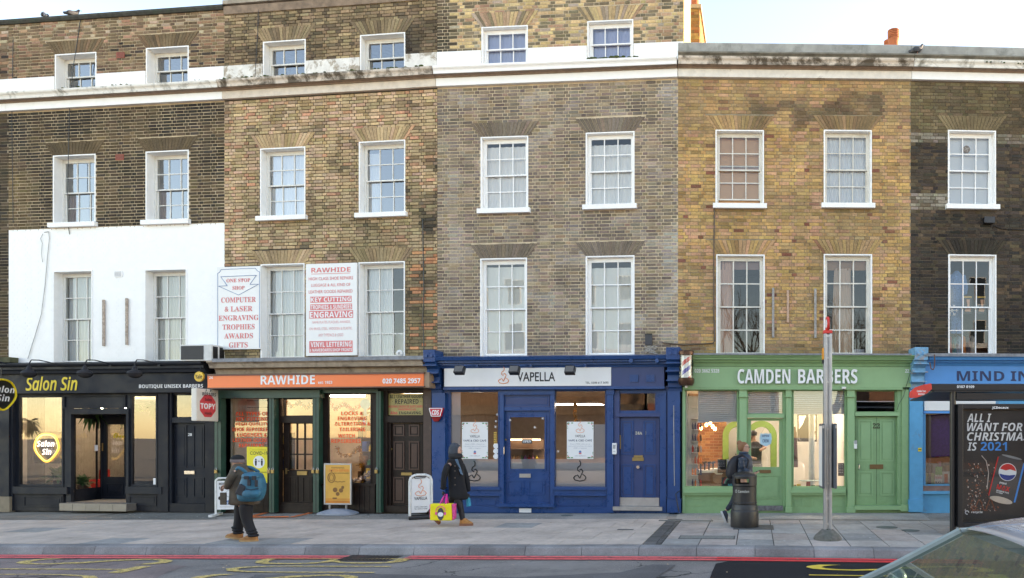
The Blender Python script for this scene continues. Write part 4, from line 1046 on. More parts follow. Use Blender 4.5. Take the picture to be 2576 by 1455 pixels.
potplant('trailing plant hanging in the left barbers window', h, 1.35, .9, zt-.35, .55, 120, True, False, 4); potplant('trailing plant hanging near the wood panel wall', h, 1.95, 1.3, zt-.35, .6, 110, True, False, 5)
potplant('hanging basket of ivy in the narrow barbers window', h, h.loc(*Z1(965,400), .3)[0], .32, zt-.5, .34, 150, True, True, 6)
# neon sign in the left window
s, z = h.loc(*Z1(293,640), .25); t = hthing(h, 'neon_sign', 'glowing yellow plectrum shaped neon sign in the barbers window', 'neon sign', s, .25, z)
NY = lamp_e((1,.55,.04), 1.1); NW = lamp_e((1,.95,.9), 1.6)
w = h.r2(Z1,220,0,372,9,.25); w = (w[1]-w[0])/2; hh = (h.loc(*Z1(293,550),.25)[1]-h.loc(*Z1(293,730),.25)[1])/2
def pick(w, hh, n=36):
    P = []
    for i in range(n+1):
        a = 2*math.pi*i/n; c, q = math.cos(a), math.sin(a); zz = hh*q; ww = w*(1 if q > 0 else (1-(-q)**1.6*.55))
        P.append((ww*math.copysign(abs(c)**.8, c), zz*(1 if q < 0 else .95)))
    return P
MB().tube([(x,-.01,zz) for x, zz in pick(w,hh)], .018, 6).build('neon_outline', NY, t); MB().tube([(x*.93,-.01,zz*.93) for x, zz in pick(w,hh)], .012, 6).build('neon_outline', lamp_e((1,.8,.2), 1.6), t)
MB().box(-w*1.15,w*1.15,.02,.03,-hh*1.1,hh*1.1).build('backing_sheet', glassmat('acrylic', base=.05, film=(.8,.8,.8), ffac=.03), t)
letter(t, 'Salon', -w*.72, w*.7, .02, .17, -.03, NW, 'i', 0); letter(t, 'Sin', -w*.3, w*.45, -.18, -.03, -.03, NW, 'i', 0)
# counter, shelves in the narrow window
t = hthing(h, 'display_shelf', 'dark display rack seen through the narrow barbers window', 'shelf', 3.75, 1.4, g+.1)
for i in range(4): MB().box(-.35,.35,-.15,.15,.3+i*.4,.33+i*.4).build('shelf', DKW, t)
for s in (-.35,.35): MB().box(s-.015,s+.015,-.15,.15,0,1.7).build('upright', BLACK, t)
def paper(h, name, label, cat, Z, a, b, c, d, off, mat, words=None):
    s0, s1, z0, z1 = h.r2(Z, a, b, c, d, off); p = h.wpt((s0+s1)/2, off, (z0+z1)/2)
    t = thing(name, label, cat, (p.x, p.y, (z0+z1)/2), h.ang); W_, H_2 = (s1-s0)/2, (z1-z0)/2
    MB().box(-W_, W_, -.002, .002, -H_2, H_2).build('sheet', mat, t); return t, W_, H_2
paper(h, 'sticker', 'small white notice inside the barbers side window', 'sticker', Z1, 590, 625, 610, 662, .5, PVC)
t, a_, b_ = paper(h, 'sticker', 'round white sticker at the bottom of the narrow window', 'sticker', Z1, 955, 832, 985, 876, .02, TW)
# swan neck lamps
def swan(h, px, label, zoomx):
    s, z = h.loc(px, 915, -.35); t = hthing(h, 'swan_neck_lamp', label, 'lamp', s, -.38, z, 'swan neck lamps over the barbers fascia')
    P = [(0.10,.05,-.02),(.06,-.1,.02),(.02,-.28,.05),(-.02,-.42,.04),(-.03,-.46,-.05),(-.03,-.46,-.12)]
    MB().tube(P, .012, 8).build('arm', GRAPH, t, smooth=True); MB().cyl((.10,.02,-.02),(.10,.09,-.02),.04,n=12).build('wall_plate', GRAPH, t)
    MB().lathe([(.03,.0),(.045,-.05),(.06,-.09),(.13,-.13),(.15,-.17),(.13,-.22),(.09,-.26),(.03,-.28)], (-.03,-.46,-.10), 20).build('lamp_shade', GRAPHD, t, smooth=45)
for px, l in ((12,'at the far left above the plectrum sign'),(131,'over the yellow script lettering'),(268,'in the middle of the dark fascia'),(390,'nearest the small white lettering')): swan(h, px, 'dark swan neck lamp '+l, 0)
# leftmost slice of the sixth front
h0 = H0
fb(h0, Z1, -400, 300, 55, 945, -.12, .2, GRAPH, 'pier'); fb(h0, Z1, -400, 945, 58, 1040, -.14, .25, M('tan_plinth', (.24,.19,.13), .8, var=.15), 'plinth')
fb(h0, Z1, -400, 180, 60, 300, -.14, .3, GRAPH, 'fascia'); profile(h0, Z1, -400, -62, [(178,-.16),(160,-.26),(135,-.30),(118,-.38),(106,0)], GRAPH)
fb(h0, Z1, -400, 80, 60, 112, -.2, .25, M('mossy_ledge', (.07,.07,.035), .9, var=.4), 'mossy_ledge')
# plectrum sign projecting at the left edge
def proj_sign(name, label, cat, X, d0, d1, z0, z1): pass
t = thing('plectrum_sign', 'black plectrum shaped hanging sign with yellow edge, cut by the left edge of the view', 'sign', (-16.32, 16.25, 0), R(90))
zc0 = EYE+(HY-989)/FW*15.7; P = pick(.31, .36)
MB().plate([(x, z+zc0) for x, z in P[:-1]], -.03, .03).build('board', BLACK, t); MB().tube([(x,-.035,z+zc0) for x, z in P], .022, 6).build('yellow_edge', TY, t)
MB().tube([(x,.035,z+zc0) for x, z in P], .022, 6).build('yellow_edge', TY, t)
letter(t, 'Salon', -.28, .28, zc0+.04, zc0+.2, -.034, TW, 'i', 0); letter(t, 'Sin', -.14, .16, zc0-.16, zc0-.0, -.034, TW, 'i', 0); MB().cyl((0,0,zc0+.3),(0,.0,zc0+.62),.012).build('bracket', BLACK, t)
potplant('trailing ivy hanging below the plectrum sign at the left edge', H0, H0.L-.35, -.7, zc0-.62, .4, 120, True, False, 9)
# cobbler's projecting sign
xw = -11.50; t = thing('projecting_sign', 'white projecting sign with a red octagon beside the orange fascia', 'sign', (xw, 16.10, 0), R(90))
z0, z1 = EYE+(HY-1060)/FW*16.1, EYE+(HY-979)/FW*16.1; w = .36
TOPW = M('yellowed_sign', (.72,.68,.60), .4, var=.05)
MB().box(-w, w, -.06, .06, z0, z1).build('sign_box', TOPW, t, bevel=.02)
zc0 = (z0+z1)/2-.02; r = .275; P = [(r*math.cos(R(22.5+45*i)), zc0+r*math.sin(R(22.5+45*i))) for i in range(8)]
for s in (-1, 1): MB().plate(P, s*.062-.001, s*.062+.001).build('octagon', TR, t)
letter(t, 'TOPY', -.24, .24, zc0-.07, zc0+.06, -.066, TW, 'b', .02); letter(t, 'Soles', -.10, .12, zc0+.11, zc0+.18, -.066, TK, 'b'); letter(t, 'Heels', -.10, .12, zc0-.2, zc0-.13, -.066, TK, 'b'); letter(t, 'REPAIRS', -.18, .26, z1-.16, z1-.08, -.066, TK, 'b'); letter(t, 'J. J.', -.1, .15, z1-.06, z1-.01, -.066, TK, 'b')
s, z = H1.loc(*Z1(1243,199), -.35); t = hthing(H1, 'round_sign', 'round yellow locksmith disc hanging over the fascia corner', 'sign', s, -.35, z); MB().cyl((0,-.02,0),(0,.02,0),.115,n=28).build('disc', M('yellow_disc', (.75,.45,.03), .4), t); letter(t, 'Yale', -.085,.085,-.05,.05,-.026, TK,'b'); MB().cyl((0,0,.11),(0,.1,.35),.007).build('bracket', BLACK, t)
# air conditioning unit on the ledge
s0, s1, z0, z1 = H1.rect(452, 867, 512, 908, -.42); t = hthing(H1, 'air_conditioner', 'boxy white air conditioner on the dark cornice below the white wall', 'air conditioner', (s0+s1)/2, -.1, z0); W_, H_2 = (s1-s0)/2, z1-z0
MB().box(-W_-.01, W_+.18, -.30, .12, 0, H_2).build('casing', M('ac_white', (.62,.62,.60), .5), t, bevel=.01); MB().box(-W_+.02, W_-.02, -.312, -.302, .03, H_2-.03).build('grille', M('ac_grille', (.02,.02,.025), .6), t)
MB().box(-W_+.04, W_-.04, -.10, -.06, H_2, H_2+.012).build('top_vent', BLACK, t)
mb = MB(); [mb.box(W_+.181, W_+.185, -.26+.19*i, -.12+.19*i, .05, H_2-.04) for i in range(2)]; mb.build('side_vent', BLACK, t)

# ---- H2: orange signed cobbler
h = H2; g = gl(h)-.03; zt = h.loc(*Z2(600,290), 0)[1]
hs_ = [h.r2(Z2,128,328,432,872,0), h.r2(Z2,500,335,712,1000,0), h.r2(Z2,796,302,1074,868,0), h.r2(Z2,1170,303,1390,440,0), h.r2(Z2,1188,490,1388,1006,0)]
holes(h, 'shopfront_frame', BROWN, .0, h.L-.25, g-.1, zt, hs_, 0, .09)
profile(h, Z2, 92, 1412, [(190,-.10),(150,-.14),(140,-.18),(138,-.30),(125,-.32),(112,-.34),(104,-.38),(100,-.40),(92,-.40),(76,0)], M('worn_timber_cornice', (.42,.34,.26), .8, var=.2, grime=.8, gcol=(.05,.035,.025), gscale=3), 'shop_cornice')
fb(h, Z2, 75, 78, 1412, 100, -.41, .44, LEAD, 'lead_flashing'); fb(h, Z2, 90, 150, 1412, 290, -.06, .10, M('near_black_board', (.03,.025,.02), .8), 'fascia_board')  # near black board behind the orange sign, below the cornice
ORS = M('orange_sign', (.92,.17,.035), .35, var=.02, bmp=0)
fa = fb(h, Z2, 47, 186, 1393, 264, -.42, .26, ORS, 'fascia_sign'); fb(h, Z2, 45, 176, 1396, 187, -.45, .32, M('brown_trim', (.14,.07,.045)), 'sign_trim'); fb(h, Z2, 45, 263, 1396, 270, -.45, .32, M('brown_trim', (.14,.07,.045)), 'sign_trim'); fb(h, Z2, 1396, 172, 1428, 268, -.40, .30, M('tan_box', (.30,.20,.13)), 'sign_end')
fascia_words(fa, h, Z2, 'RAWHIDE', 378, 190, 716, 247, -.425, TW, 'b', 0, 0); fascia_words(fa, h, Z2, 'est: 1923', 736, 226, 824, 244, -.425, TW, 'b'); fascia_words(fa, h, Z2, '020 7485 2957', 1138, 210, 1373, 241, -.425, TW, 'b', .01); fascia_words(fa, h, Z2, '26', 58, 197, 81, 213, -.425, TW, 'b')
fb(h, Z2, 103, 284, 745, 332, -.20, .18, GRN, 'shutter_box'); fb(h, Z2, 745, 275, 1110, 300, -.12, .12, GRN, 'shutter_box')
for a, c in ((90,130),(430,461),(704,740),(1098,1126)):
    r_ = fb(h, Z2, a, 290, c, 1046, -.16, .15, GRN, 'shutter_rail'); fb(h, Z2, a+(c-a)*.44, 292, a+(c-a)*.54, 1044, -.163, .02, M('rail_groove', (.008,.02,.015)), 'rail_groove', r_)
for x in (99, 428, 452, 704, 732, 1098):
    s, z = h.loc(*Z2(x,788), -.2); t = hthing(h, 'padlock', 'brass padlock on the green shutter rail, %s' % {99:'leftmost of all',428:'third pair of posts, its left one',452:'beside the yellow poster',704:'left of the door handle side rail',732:'right of the brown glazed door',1098:'rightmost, by the sandwich board window'}[x], 'padlock', s, -.2, z)
    MB().box(-.035,.035,-.015,.015,-.05,.03).build('lock_body', BRASS, t, bevel=.006); MB().tube([(-.022,0,.03),(-.022,0,.06),(0,0,.08),(.022,0,.06),(.022,0,.03)], .006).build('shackle', CHROME, t)
shopwin(h, Z2, 128, 328, 432, 872, .05, BROWN, w=.03); shopwin(h, Z2, 796, 302, 1074, 868, .03, BROWN, w=.03)
for a, c in ((130,430),(745,1092)):
    s0, s1, z0, z1 = h.r2(Z2,a,872,c,1046,-.02); rs = MB().box(s0,s1,-.02,.01,z0,z1).build('stall_riser', BROWN, h.root); n = 9 if a < 200 else 11
    for i in range(n): MB().box(s0+(s1-s0)*i/n+.004, s0+(s1-s0)*(i+1)/n-.004, -.034, -.019, z0+.05, z1-.03).build('plank', BROWN, rs)
    fb(h, Z2, a, 866, c, 880, -.06, .06, BROWN, 'sill_board')
s0, s1, z0, z1 = h.r2(Z2,504,335,710,1000,0); zz = h.loc(*Z2(600,485), .15)[1]
MB().box(s0, s1, .02, .2, z0-.02, z0+.06).build('door_step', BROWN, h.root); fb(h, Z2, 500, 444, 712, 487, .02, .1, BROWN, 'door_lintel'); shopwin(h, Z2, 524, 336, 711, 446, .06, BROWN, w=.02)
ds0, ds1 = h.r2(Z2,556,487,708,1000,.12)[:2]; dl = h.loc(*Z2(520,700),.12)[0]; dB = h.loc(*Z2(600,988),.12)[1]; dM = h.loc(*Z2(600,778),.12)[1]
mb = MB(); mb.box(dl, ds1, .12, .16, dB, dM-.01); mb.box(dl, ds0, .12, .16, dM-.01, zz); mb.box(ds1-.03, ds1, .12, .16, dM-.01, zz); mb.box(ds0, ds1-.03, .12, .16, zz-.03, zz)
for i in range(1,3):
    x = ds0+(ds1-.03-ds0)*i/3; mb.box(x-.016, x+.016, .12, .15, dM, zz-.03)
    z_ = dM+(zz-.03-dM)*i/3; mb.box(ds0, ds1-.03, .122, .148, z_-.016, z_+.016)
dr = mb.build('shop_door', BROWN, h.root)
for i in range(3):
    for j in range(3):
        a0 = ds0+(ds1-.03-ds0)*i/3; a1 = ds0+(ds1-.03-ds0)*(i+1)/3; b0 = dM+(zz-.03-dM)*j/3; b1 = dM+(zz-.03-dM)*(j+1)/3
        MB().quad((a0,.137,b0),(a1,.137,b0),(a1,.137,b1),(a0,.137,b1)).build('pane', SHOPGLASS, dr, fix=False)
for a, c in ((556,612),(640,700)): panel(h, dr, *h.r2(Z2,a,822,c,985,.12), .12, BROWN)
s0, s1, z0, z1 = h.r2(Z2,608,788,670,812,.12); MB().box(s0,s1,.10,.122,z0,z1).build('letterbox', BRASS, dr); s, z = h.loc(*Z2(540,785), .12); MB().box(s-.02,s+.02,.10,.12,z-.08,z+.06).build('lock_plate', BRASS, dr); MB().cyl((s,.08,z+.01),(s+.1,.07,z+.01),.01).build('handle', BRASS, dr)
# brown street door with boarded sign above
fb(h, Z2, 1128, 285, 1166, 1042, -.05, .06, BROWN, 'pilaster'); fb(h, Z2, 1392, 268, 1440, 1042, -.08, .09, M('peeling_brown', (.07,.04,.03), .6, var=.2, grime=.5, gcol=(.3,.22,.16), glo=.6, ghi=.75), 'pilaster'); fb(h, Z2, 1135, 446, 1392, 484, -.06, .08, BROWN, 'door_lintel'); fb(h, Z2, 1150, 1005, 1392, 1042, -.06, .12, BROWN, 'door_step')
s0, s1, z0, z1 = h.r2(Z2,1188,490,1388,1006,.06); dr = MB().box(s0+.004, s1-.004, .06, .10, z0+.004, z1-.004).build('street_door', BROWN, h.root); REDBRN = M('red_brown_panel', (.055,.02,.015), .4, var=.15)
for a, b, c, d in ((1208,498,1275,570),(1303,498,1368,570),(1208,602,1275,780),(1303,602,1368,780),(1206,825,1275,985),(1303,825,1370,985)): panel(h, dr, *h.r2(Z2,a,b,c,d,.06), .06, REDBRN)
s0, s1, z0, z1 = h.r2(Z2,1256,797,1322,814,.06); MB().box(s0,s1,.045,.062,z0,z1).build('letterbox', BRASS, dr); s, z = h.loc(*Z2(1187,650),.06); MB().cyl((s+.02,.02,z),(s+.02,.06,z),.03).build('handle', BRASS, dr)
bd = fb(h, Z2, 1170, 305, 1388, 438, .03, .03, M('faded_yellow_board', (.45,.37,.14), .6, var=.15), 'painted_board')
for s_, a, b, c, d, m_ in (('ALL LEATHER GOODS',1182,312,1388,334,TK),('· REPAIRED ·',1198,340,1378,368,TK),('RIDING SADDLES·SUITCASES',1178,378,1387,392,TR),('HANDBAGS etc.',1236,396,1350,410,TR),('ENGRAVING',1240,416,1376,434,TK),('Also',1186,414,1230,434,TR)): fascia_words(bd, h, Z2, s_, a, b, c, d, .026, m_, 'b')
# window words
ORW = lambda s_, a, b, c, d: fascia_words(GW, h, Z2, s_, a, b, c, d, .043, TO, 'b', .01)
GW = [o for o in h.root.children if o.name.startswith('shop_window')][0]
for s_, a, c, y in (('ALL TYPES OF',220,426,430),('KEY CUTTING',225,424,463),('HIGH QUALITY',222,426,496),('SHOE REPAIRER',200,428,528),('LUGGAGES &',230,416,562),('LEATHER GOODS',204,430,595),('REPAIRERS',242,400,628)): ORW(s_, a, y-12, c, y+12)
GW = [o for o in h.root.children if o.name.startswith('shop_window')][1]
for s_, a, c, y in (('LOCKS &',880,1016,428),('ENGRAVING',858,1036,460),('ALTERATION &',838,1062,493),('TAILERING',868,1030,528),('WATCH',860,964,568),('REPAIRERES',818,1002,601)): fascia_words(GW, h, Z2, s_, a, y-12, c, y+12, .023, TO, 'b', .01)
YEL = M('yellow_poster', (.85,.72,.03), .5, var=.02, bmp=0)
t, W_, H_2 = paper(h, 'poster', 'yellow social distancing poster low in the left shop window', 'poster', Z2, 292, 636, 430, 860, .035, YEL)
letter(t, 'Coronavirus', -W_*.75, W_*.75, H_2*.78, H_2*.92, -.004, M('pale_words', (.6,.5,.03)), 'r'); letter(t, 'COVID-19', -W_*.7, W_*.9, H_2*.55, H_2*.74, -.004, TK, 'r', .01)
MB().cyl((W_*.1,-.004,H_2*.15),(W_*.1,-.003,H_2*.15),W_*.52,n=28).build('white_circle', TW, t)
for s in (-1,1):
    x = W_*.1+s*W_*.27; MB().plate([(x-.018,-.02+H_2*.0),(x+.018,-.02),(x+.026,.10),(x-.026,.10)], -.007, -.005).build('figure_print', TK, t); MB().cyl((x,-.007,.125),(x,-.005,.125),.02,n=12).build('head_print', TK, t)
letter(t, '2m', W_*.02, W_*.2, H_2*.16, H_2*.24, -.007, TK, 'b'); letter(t, 'Keep distance', -W_*.7, W_*.9, -H_2*.48, -H_2*.36, -.004, TK, 'r', .01)
# interior of the cobbler: slat wall, tube lights, tinsel, goods
room(h, .12, h.r2(Z2,1128,0,1130,9,0)[0], .10, 3.2, g+.05, zt+.1, M('cream_shop_wall', (.62,.50,.36), .8), M('wood_floor', (.2,.13,.08), .5))
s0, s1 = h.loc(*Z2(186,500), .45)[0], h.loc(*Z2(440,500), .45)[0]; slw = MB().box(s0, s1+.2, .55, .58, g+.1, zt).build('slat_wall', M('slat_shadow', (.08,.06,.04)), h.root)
n = 17
for i in range(n):
    z_ = g+.12+(zt-g-.14)*i/n; MB().box(s0, s1+.2, .535, .549, z_, z_+(zt-g-.14)/n-.018).build('slat', M('slat_cream', (.68,.55,.40), .6), slw)
MB().box(s0-.03, s0, .1, .6, g, zt).build('window_side', BROWN, h.root)
for x, y, l in ((2.2,1.2,'middle'),(4.0,.9,'right'),(.9,1.5,'left')):
    t = hthing(h, 'tube_light', 'bright fluorescent tube light on the cobbler ceiling, '+l, 'light', x, y, zt-.02); MB().box(-.6,.6,-.04,.04,0,.05).build('tube_housing', PVC, t); MB().cyl((-.57,0,-.03),(.57,0,-.03),.025,n=10).build('tube', lamp_e((1,.86,.66), 26), t)
TIN = M('gold_tinsel', (.75,.45,.12), .25, .9, bmp=0); TINR = M('red_tinsel', (.6,.06,.05), .3, .8, bmp=0)
def tinsel(label, h, P, y, mat, n=160, seed=1):
    rr = random.Random(seed); mb = MB(); q = [h.loc(*p, y) for p in P]
    for i in range(n):
        k = rr.random()*(len(q)-1); j = int(k); f = k-j; x = q[j][0]*(1-f)+q[j+1][0]*f; z = q[j][1]*(1-f)+q[j+1][1]*f
        c = Vector((x+rr.uniform(-.03,.03), rr.uniform(-.02,.02), z+rr.uniform(-.04,.04))); a = Vector((rr.uniform(-1,1),rr.uniform(-1,1),rr.uniform(-1,1))).normalized()*.028; b_ = a.orthogonal().normalized()*.008
        mb.add([c-a-b_, c+a-b_, c+a+b_, c-a+b_], [(0,1,2,3)])
    p0 = h.wpt(0, y, 0); o = mb.build('tinsel', mat, None, fix=False); o.location = (p0.x, p0.y, 0); o.rotation_euler.z = h.ang; tag(o, label, 'tinsel'); return o
tinsel('gold tinsel swags in the transom above the brown glazed door', h, [Z2(530,350),Z2(570,385),Z2(620,360),Z2(660,395),Z2(708,355)], .3, TIN, 260)
tinsel('red and gold tinsel looped in the top of the right shop window', h, [Z2(800,350),Z2(840,400),Z2(900,370),Z2(950,410),Z2(1010,370),Z2(1068,400)], .3, TINR, 300, 2)
tinsel('gold tinsel hanging lower in the right shop window', h, [Z2(850,640),Z2(880,690),Z2(940,690),Z2(990,640),Z2(1010,700),Z2(1000,760)], .2, TIN, 260, 3)
tinsel('silvery tinsel along the bottom of the right shop window', h, [Z2(950,850),Z2(1000,835),Z2(1040,815),Z2(1070,790)], .15, M('silver_tinsel', (.7,.7,.75), .25, .9), 200, 4)
goods = [('red',(.5,.05,.04)),('brown',(.25,.12,.05)),('grey',(.3,.32,.35)),('purple',(.25,.1,.3)),('pink',(.6,.25,.3)),('black',(.03,.03,.03)),('tan',(.45,.28,.12)),('green',(.06,.22,.1)),('yellow',(.7,.5,.05)),('blue',(.05,.12,.4))]
def rack(h, label, x0, x1, y, z0, z1, rows_, seed, mat):
    t = hthing(h, 'goods_rack', label, 'shelf', x0, y, z0); rr = random.Random(seed)
    MB().box(0, x1-x0, .16, .18, 0, z1-z0).build('rack_back', mat, t)
    for r in range(rows_):
        zz = (z1-z0)*r/rows_; MB().box(0, x1-x0, -.08, .16, zz, zz+.015).build('shelf', mat, t)
        x = .03
        while x < x1-x0-.08:
            w_ = rr.uniform(.05,.13); hh_ = rr.uniform(.4,.85)*(z1-z0)/rows_; nm, c = rr.choice(goods)
            MB().lathe([(w_*.45,0),(w_*.48,hh_*.1),(w_*.46,hh_*.7),(w_*.25,hh_*.85),(w_*.25,hh_)], (x+w_/2,.02,zz+.016), 8).build('boxed_goods', M('goods_'+nm, c, .5, bmp=0), t, smooth=40) if rr.random() < .4 else MB().box(x, x+w_, -.04, .1, zz+.016, zz+.016+hh_).build('boxed_goods', M('goods_'+nm, c, .5, bmp=0), t, bevel=.005)
            x += w_+rr.uniform(.005,.04)
    return t
rack(h, 'shelves of shoe care goods behind the orange words, right window', 3.05, 4.35, 2.2, g+.5, zt-.3, 5, 5, M('shelf_brown', (.12,.07,.04)))
rack(h, 'low shelves of bags and soles at the bottom of the right window', 3.55, 4.3, .65, g+.45, g+1.25, 3, 6, M('shelf_brown', (.12,.07,.04))); rack(h, 'shelves seen through the brown glazed door', 1.8, 2.9, 2.4, g+.3, zt-.4, 6, 8, M('shelf_brown', (.12,.07,.04)))
rack(h, 'hanging stock in the left cobbler window behind the poster', .5, 1.35, .42, g+1.0, g+1.9, 3, 10, M('shelf_brown', (.12,.07,.04)))
t = hthing(h, 'key_mascot_cutout', 'blue grey round headed cardboard key cutout in the right window', 'cutout', *[h.loc(*Z2(1030,370), .12)[0], .12, h.loc(*Z2(1030,370), .12)[1]]); KB2 = M('cutout_blue', (.28,.42,.50), .5)
MB().cyl((0,-.01,0),(0,.01,0),.12,n=24).build('round_head', KB2, t); MB().box(-.03,.03,-.01,.01,-.28,-.11).build('key_shaft', KB2, t); MB().box(-.03,.08,-.01,.01,-.27,-.24).build('key_tooth', KB2, t)
# two wall boards above
def wallboard(h, name, label, x0, y0, x1, y1):
    s0, s1, z0, z1 = h.rect(x0, y0, x1, y1, -.07); t = hthing(h, name, label, 'sign board', (s0+s1)/2, -.05, (z0+z1)/2); W_, H_2 = (s1-s0)/2, (z1-z0)/2
    MB().box(-W_, W_, -.02, .02, -H_2, H_2).build('board', PVC, t, bevel=.004); return t, W_, H_2
RP = M('faded_red_print', (.72,.17,.17), .5, var=.08, scale=3, bmp=0); RPL = M('fainter_red_print', (.78,.36,.36), .5, var=.1, bmp=0); BLP = M('blue_line_print', (.12,.22,.42), .5, bmp=0)
t, W_, H_2 = wallboard(h, 'sign_board', 'white board with red serif words and a blue arrow, left of the window', 545.5, 671, 655, 879)
q = lambda x: -W_+x*2*W_; qz = lambda y: H_2-y*2*H_2
for i, (s_, a, b) in enumerate((('COMPUTER',.10,.90),('& LASER',.18,.82),('ENGRAVING',.04,.96),('TROPHIES',.13,.87),('AWARDS',.17,.83),('GIFTS',.28,.71))): letter(t, s_, q(a), q(b), qz(.435+i*.109), qz(.370+i*.109), -.024, RP, 's', .004)
letter(t, 'ONE STOP', q(.22), q(.77), qz(.19), qz(.145), -.024, RP, 's', .01); letter(t, 'SHOP', q(.36), q(.64), qz(.28), qz(.235), -.024, RP, 's', .01)
ar = [(.09,.118),(.91,.112),(.76,.22),(.96,.22),(.50,.345),(.04,.232),(.24,.228),(.09,.118)]; MB().tube([(q(x),-.024,qz(y)) for x, y in ar], .006, 5).build('arrow_print', BLP, t)
br = [(.02,.985),(.02,.075),(.06,.065),(.10,.03),(.88,.025),(.93,.06),(.98,.07),(.98,.985)]; MB().tube([(q(x),-.022,qz(y)) for x, y in br], .006, 5).build('border_print', BLP, t)
t, W_, H_2 = wallboard(h, 'sign_board', 'taller white board with red and faded pink words between the windows', 769, 663, 897, 895)
def bar(y0, y1, x0=.08, x1=.92): MB().box(q(x0), q(x1), -.023, -.0205, qz(y1), qz(y0)).build('red_bar', RP, t)
q = lambda x: -W_+x*2*W_; qz = lambda y: H_2-y*2*H_2
for s_, a, b, y0, y1, m_, st_ in (('RAWHIDE',.11,.88,.095,.045,RP,'b'),('HIGH CLASS SHOE REPAIRS',.06,.93,.18,.145,RP,'r'),('LUGGAGE & ALL KIND OF',.11,.88,.25,.217,RP,'r'),('LEATHER GOODS REPAIRED',.06,.92,.322,.287,RP,'r'),
    ('NAME PLATES, PLAQUES, AWARDS,',.13,.88,.655,.622,RPL,'r'),('ON BRASS, STEEL, WOODEN & PLASTIC,',.07,.92,.725,.692,RPL,'r'),('ANY TYPEFACE & LOGO',.25,.74,.793,.76,RPL,'r')): letter(t, s_, q(a), q(b), qz(y0), qz(y1), -.0235, m_, st_, .006 if m_ is RP and st_ == 'r' else 0)
bar(.357,.422,.09,.9); bar(.44,.502,.09,.91); bar(.513,.594,.07,.93); bar(.84,.965,.07,.92); MB().box(q(.11),q(.87),-.0235,-.0205,qz(.113),qz(.108)).build('underline', RP, t)
for s_, a, b, y0, y1 in (('KEY CUTTING',.1,.89,.414,.365),('TROPHIES & SUNDRIES',.10,.9,.495,.448),('ENGRAVING',.08,.92,.587,.522),('VINYL LETTERING',.10,.9,.905,.85),('& NAMEBOARDS/SHOP FRONTS',.08,.91,.955,.922)): letter(t, s_, q(a), q(b), qz(y0), qz(y1), -.0245, TW, 'b', 0)
# ---- H3: blue vape cafe
def console(h, Z, x0, x1, y0, y1, mat, ped=None):
    """scrolled bracket at the head of a pilaster"""
    s0, s1, zb, zt_ = h.r2(Z, x0, y0, x1, y1, -.25); H = zt_-zb
    pr = [(0,zb),(-.06,zb),(-.07,zb+.08*H),(-.12,zb+.10*H),(-.13,zb+.2*H),(-.20,zb+.25*H),(-.18,zb+.38*H),(-.27,zb+.46*H),(-.24,zb+.56*H),(-.34,zb+.64*H),(-.36,zb+.70*H),(-.42,zb+.72*H),(-.44,zb+H),(0,zb+H)]
    t = MB().prism(pr, s0, s1).build('console_bracket', mat, h.root, bevel=.006)
    for k in (.28,.72): MB().cyl((s0+(s1-s0)*k,-.455,zb+.86*H),(s0+(s1-s0)*k,-.438,zb+.86*H),.035,n=14).build('boss', mat, t)
    for k in (.25,.46,.64): MB().box(s0-.02, s1+.02, -.30-(k-.25)*.3, 0, zb+k*H-.012, zb+k*H+.012).build('band', mat, t)
h = H3; g = gl(h)-.02; zt = h.loc(*Z3(600,262), 0)[1]
hs_ = [h.r2(Z3,236,290,541,888,0), h.r2(Z3,568,410,857,992,0), h.r2(Z3,886,286,1207,890,0), h.r2(Z3,1289,298,1517,415,0), h.r2(Z3,1277,448,1541,1008,0)]
holes(h, 'shopfront_frame', BLUEP, .06, h.L-.08, g-.1, zt, hs_, 0, .09)
profile(h, Z3, 168, 1588, [(143,-.16),(128,-.18),(124,-.25),(112,-.25),(108,-.33),(98,-.33),(92,-.40),(72,-.43),(66,0)], BLUEP)
fa = fb(h, Z3, 196, 140, 1568, 262, -.14, .16, NAVY, 'fascia'); fb(h, Z3, 190, 262, 1570, 278, -.17, .19, BLUEP, 'fascia_rail')
sg = fb(h, Z3, 198, 141, 1237, 258, -.16, .018, PVC, 'sign_panel', fa)
fascia_words(fa, h, Z3, 'VAPELLA', 652, 171, 889, 229, -.163, TK, 'r', .012); fascia_words(fa, h, Z3, 'TEL: 0208 617 3690', 1077, 230, 1221, 243, -.163, TK, 'r', .008)
FLM = M('flame_orange_print', (.80,.26,.08), .5, bmp=0)
def swirl(parent, cx, cz, k, y, mat, r=.011):
    P = [(-.2,.15),(-.32,.1),(-.4,0),(-.3,-.14),(0,-.2),(.3,-.14),(.4,0),(.32,.13),(.18,.22)]; V_ = [(-.16,.2),(0,-.02),(.2,.42),(.1,.56),(0,.5)]; F = [(0,.38),(-.16,.5),(-.12,.66),(.04,.78),(.06,.95),(-.02,1.08)]
    for L_ in (P, V_, F): MB().tube([(cx+a*k, y, cz+b*k) for a, b in L_], r, 6).build('cup_emblem', mat, parent, smooth=True)
s, z = h.loc(*Z3(567,212), -.165); swirl(fa, s, z-.05, .30, -.165, FLM, .008)
for a, c in ((1345,1415),(1448,1518)):
    s0, s1, z0, z1 = h.r2(Z3,a,188,c,232,-.15); v_ = MB().box(s0+.03,s1-.03,-.165,-.14,z0,z1).build('fascia_vent', BLUEP, fa); [MB().box(s0+.06+q_*.1,s0+.11+q_*.1,-.17,-.164,z0+.02+i*.034,z0+.035+i*.034).build('louvre', BLUEP, v_) for i in range(4) for q_ in range(2)]
console(h, Z3, 90, 162, 38, 300, BLUEP); fb(h, Z3, 120, 300, 202, 970, -.10, .12, BLUEP, 'pilaster'); fb(h, Z3, 114, 970, 206, 1046, -.13, .15, BLUEP, 'pilaster_base')
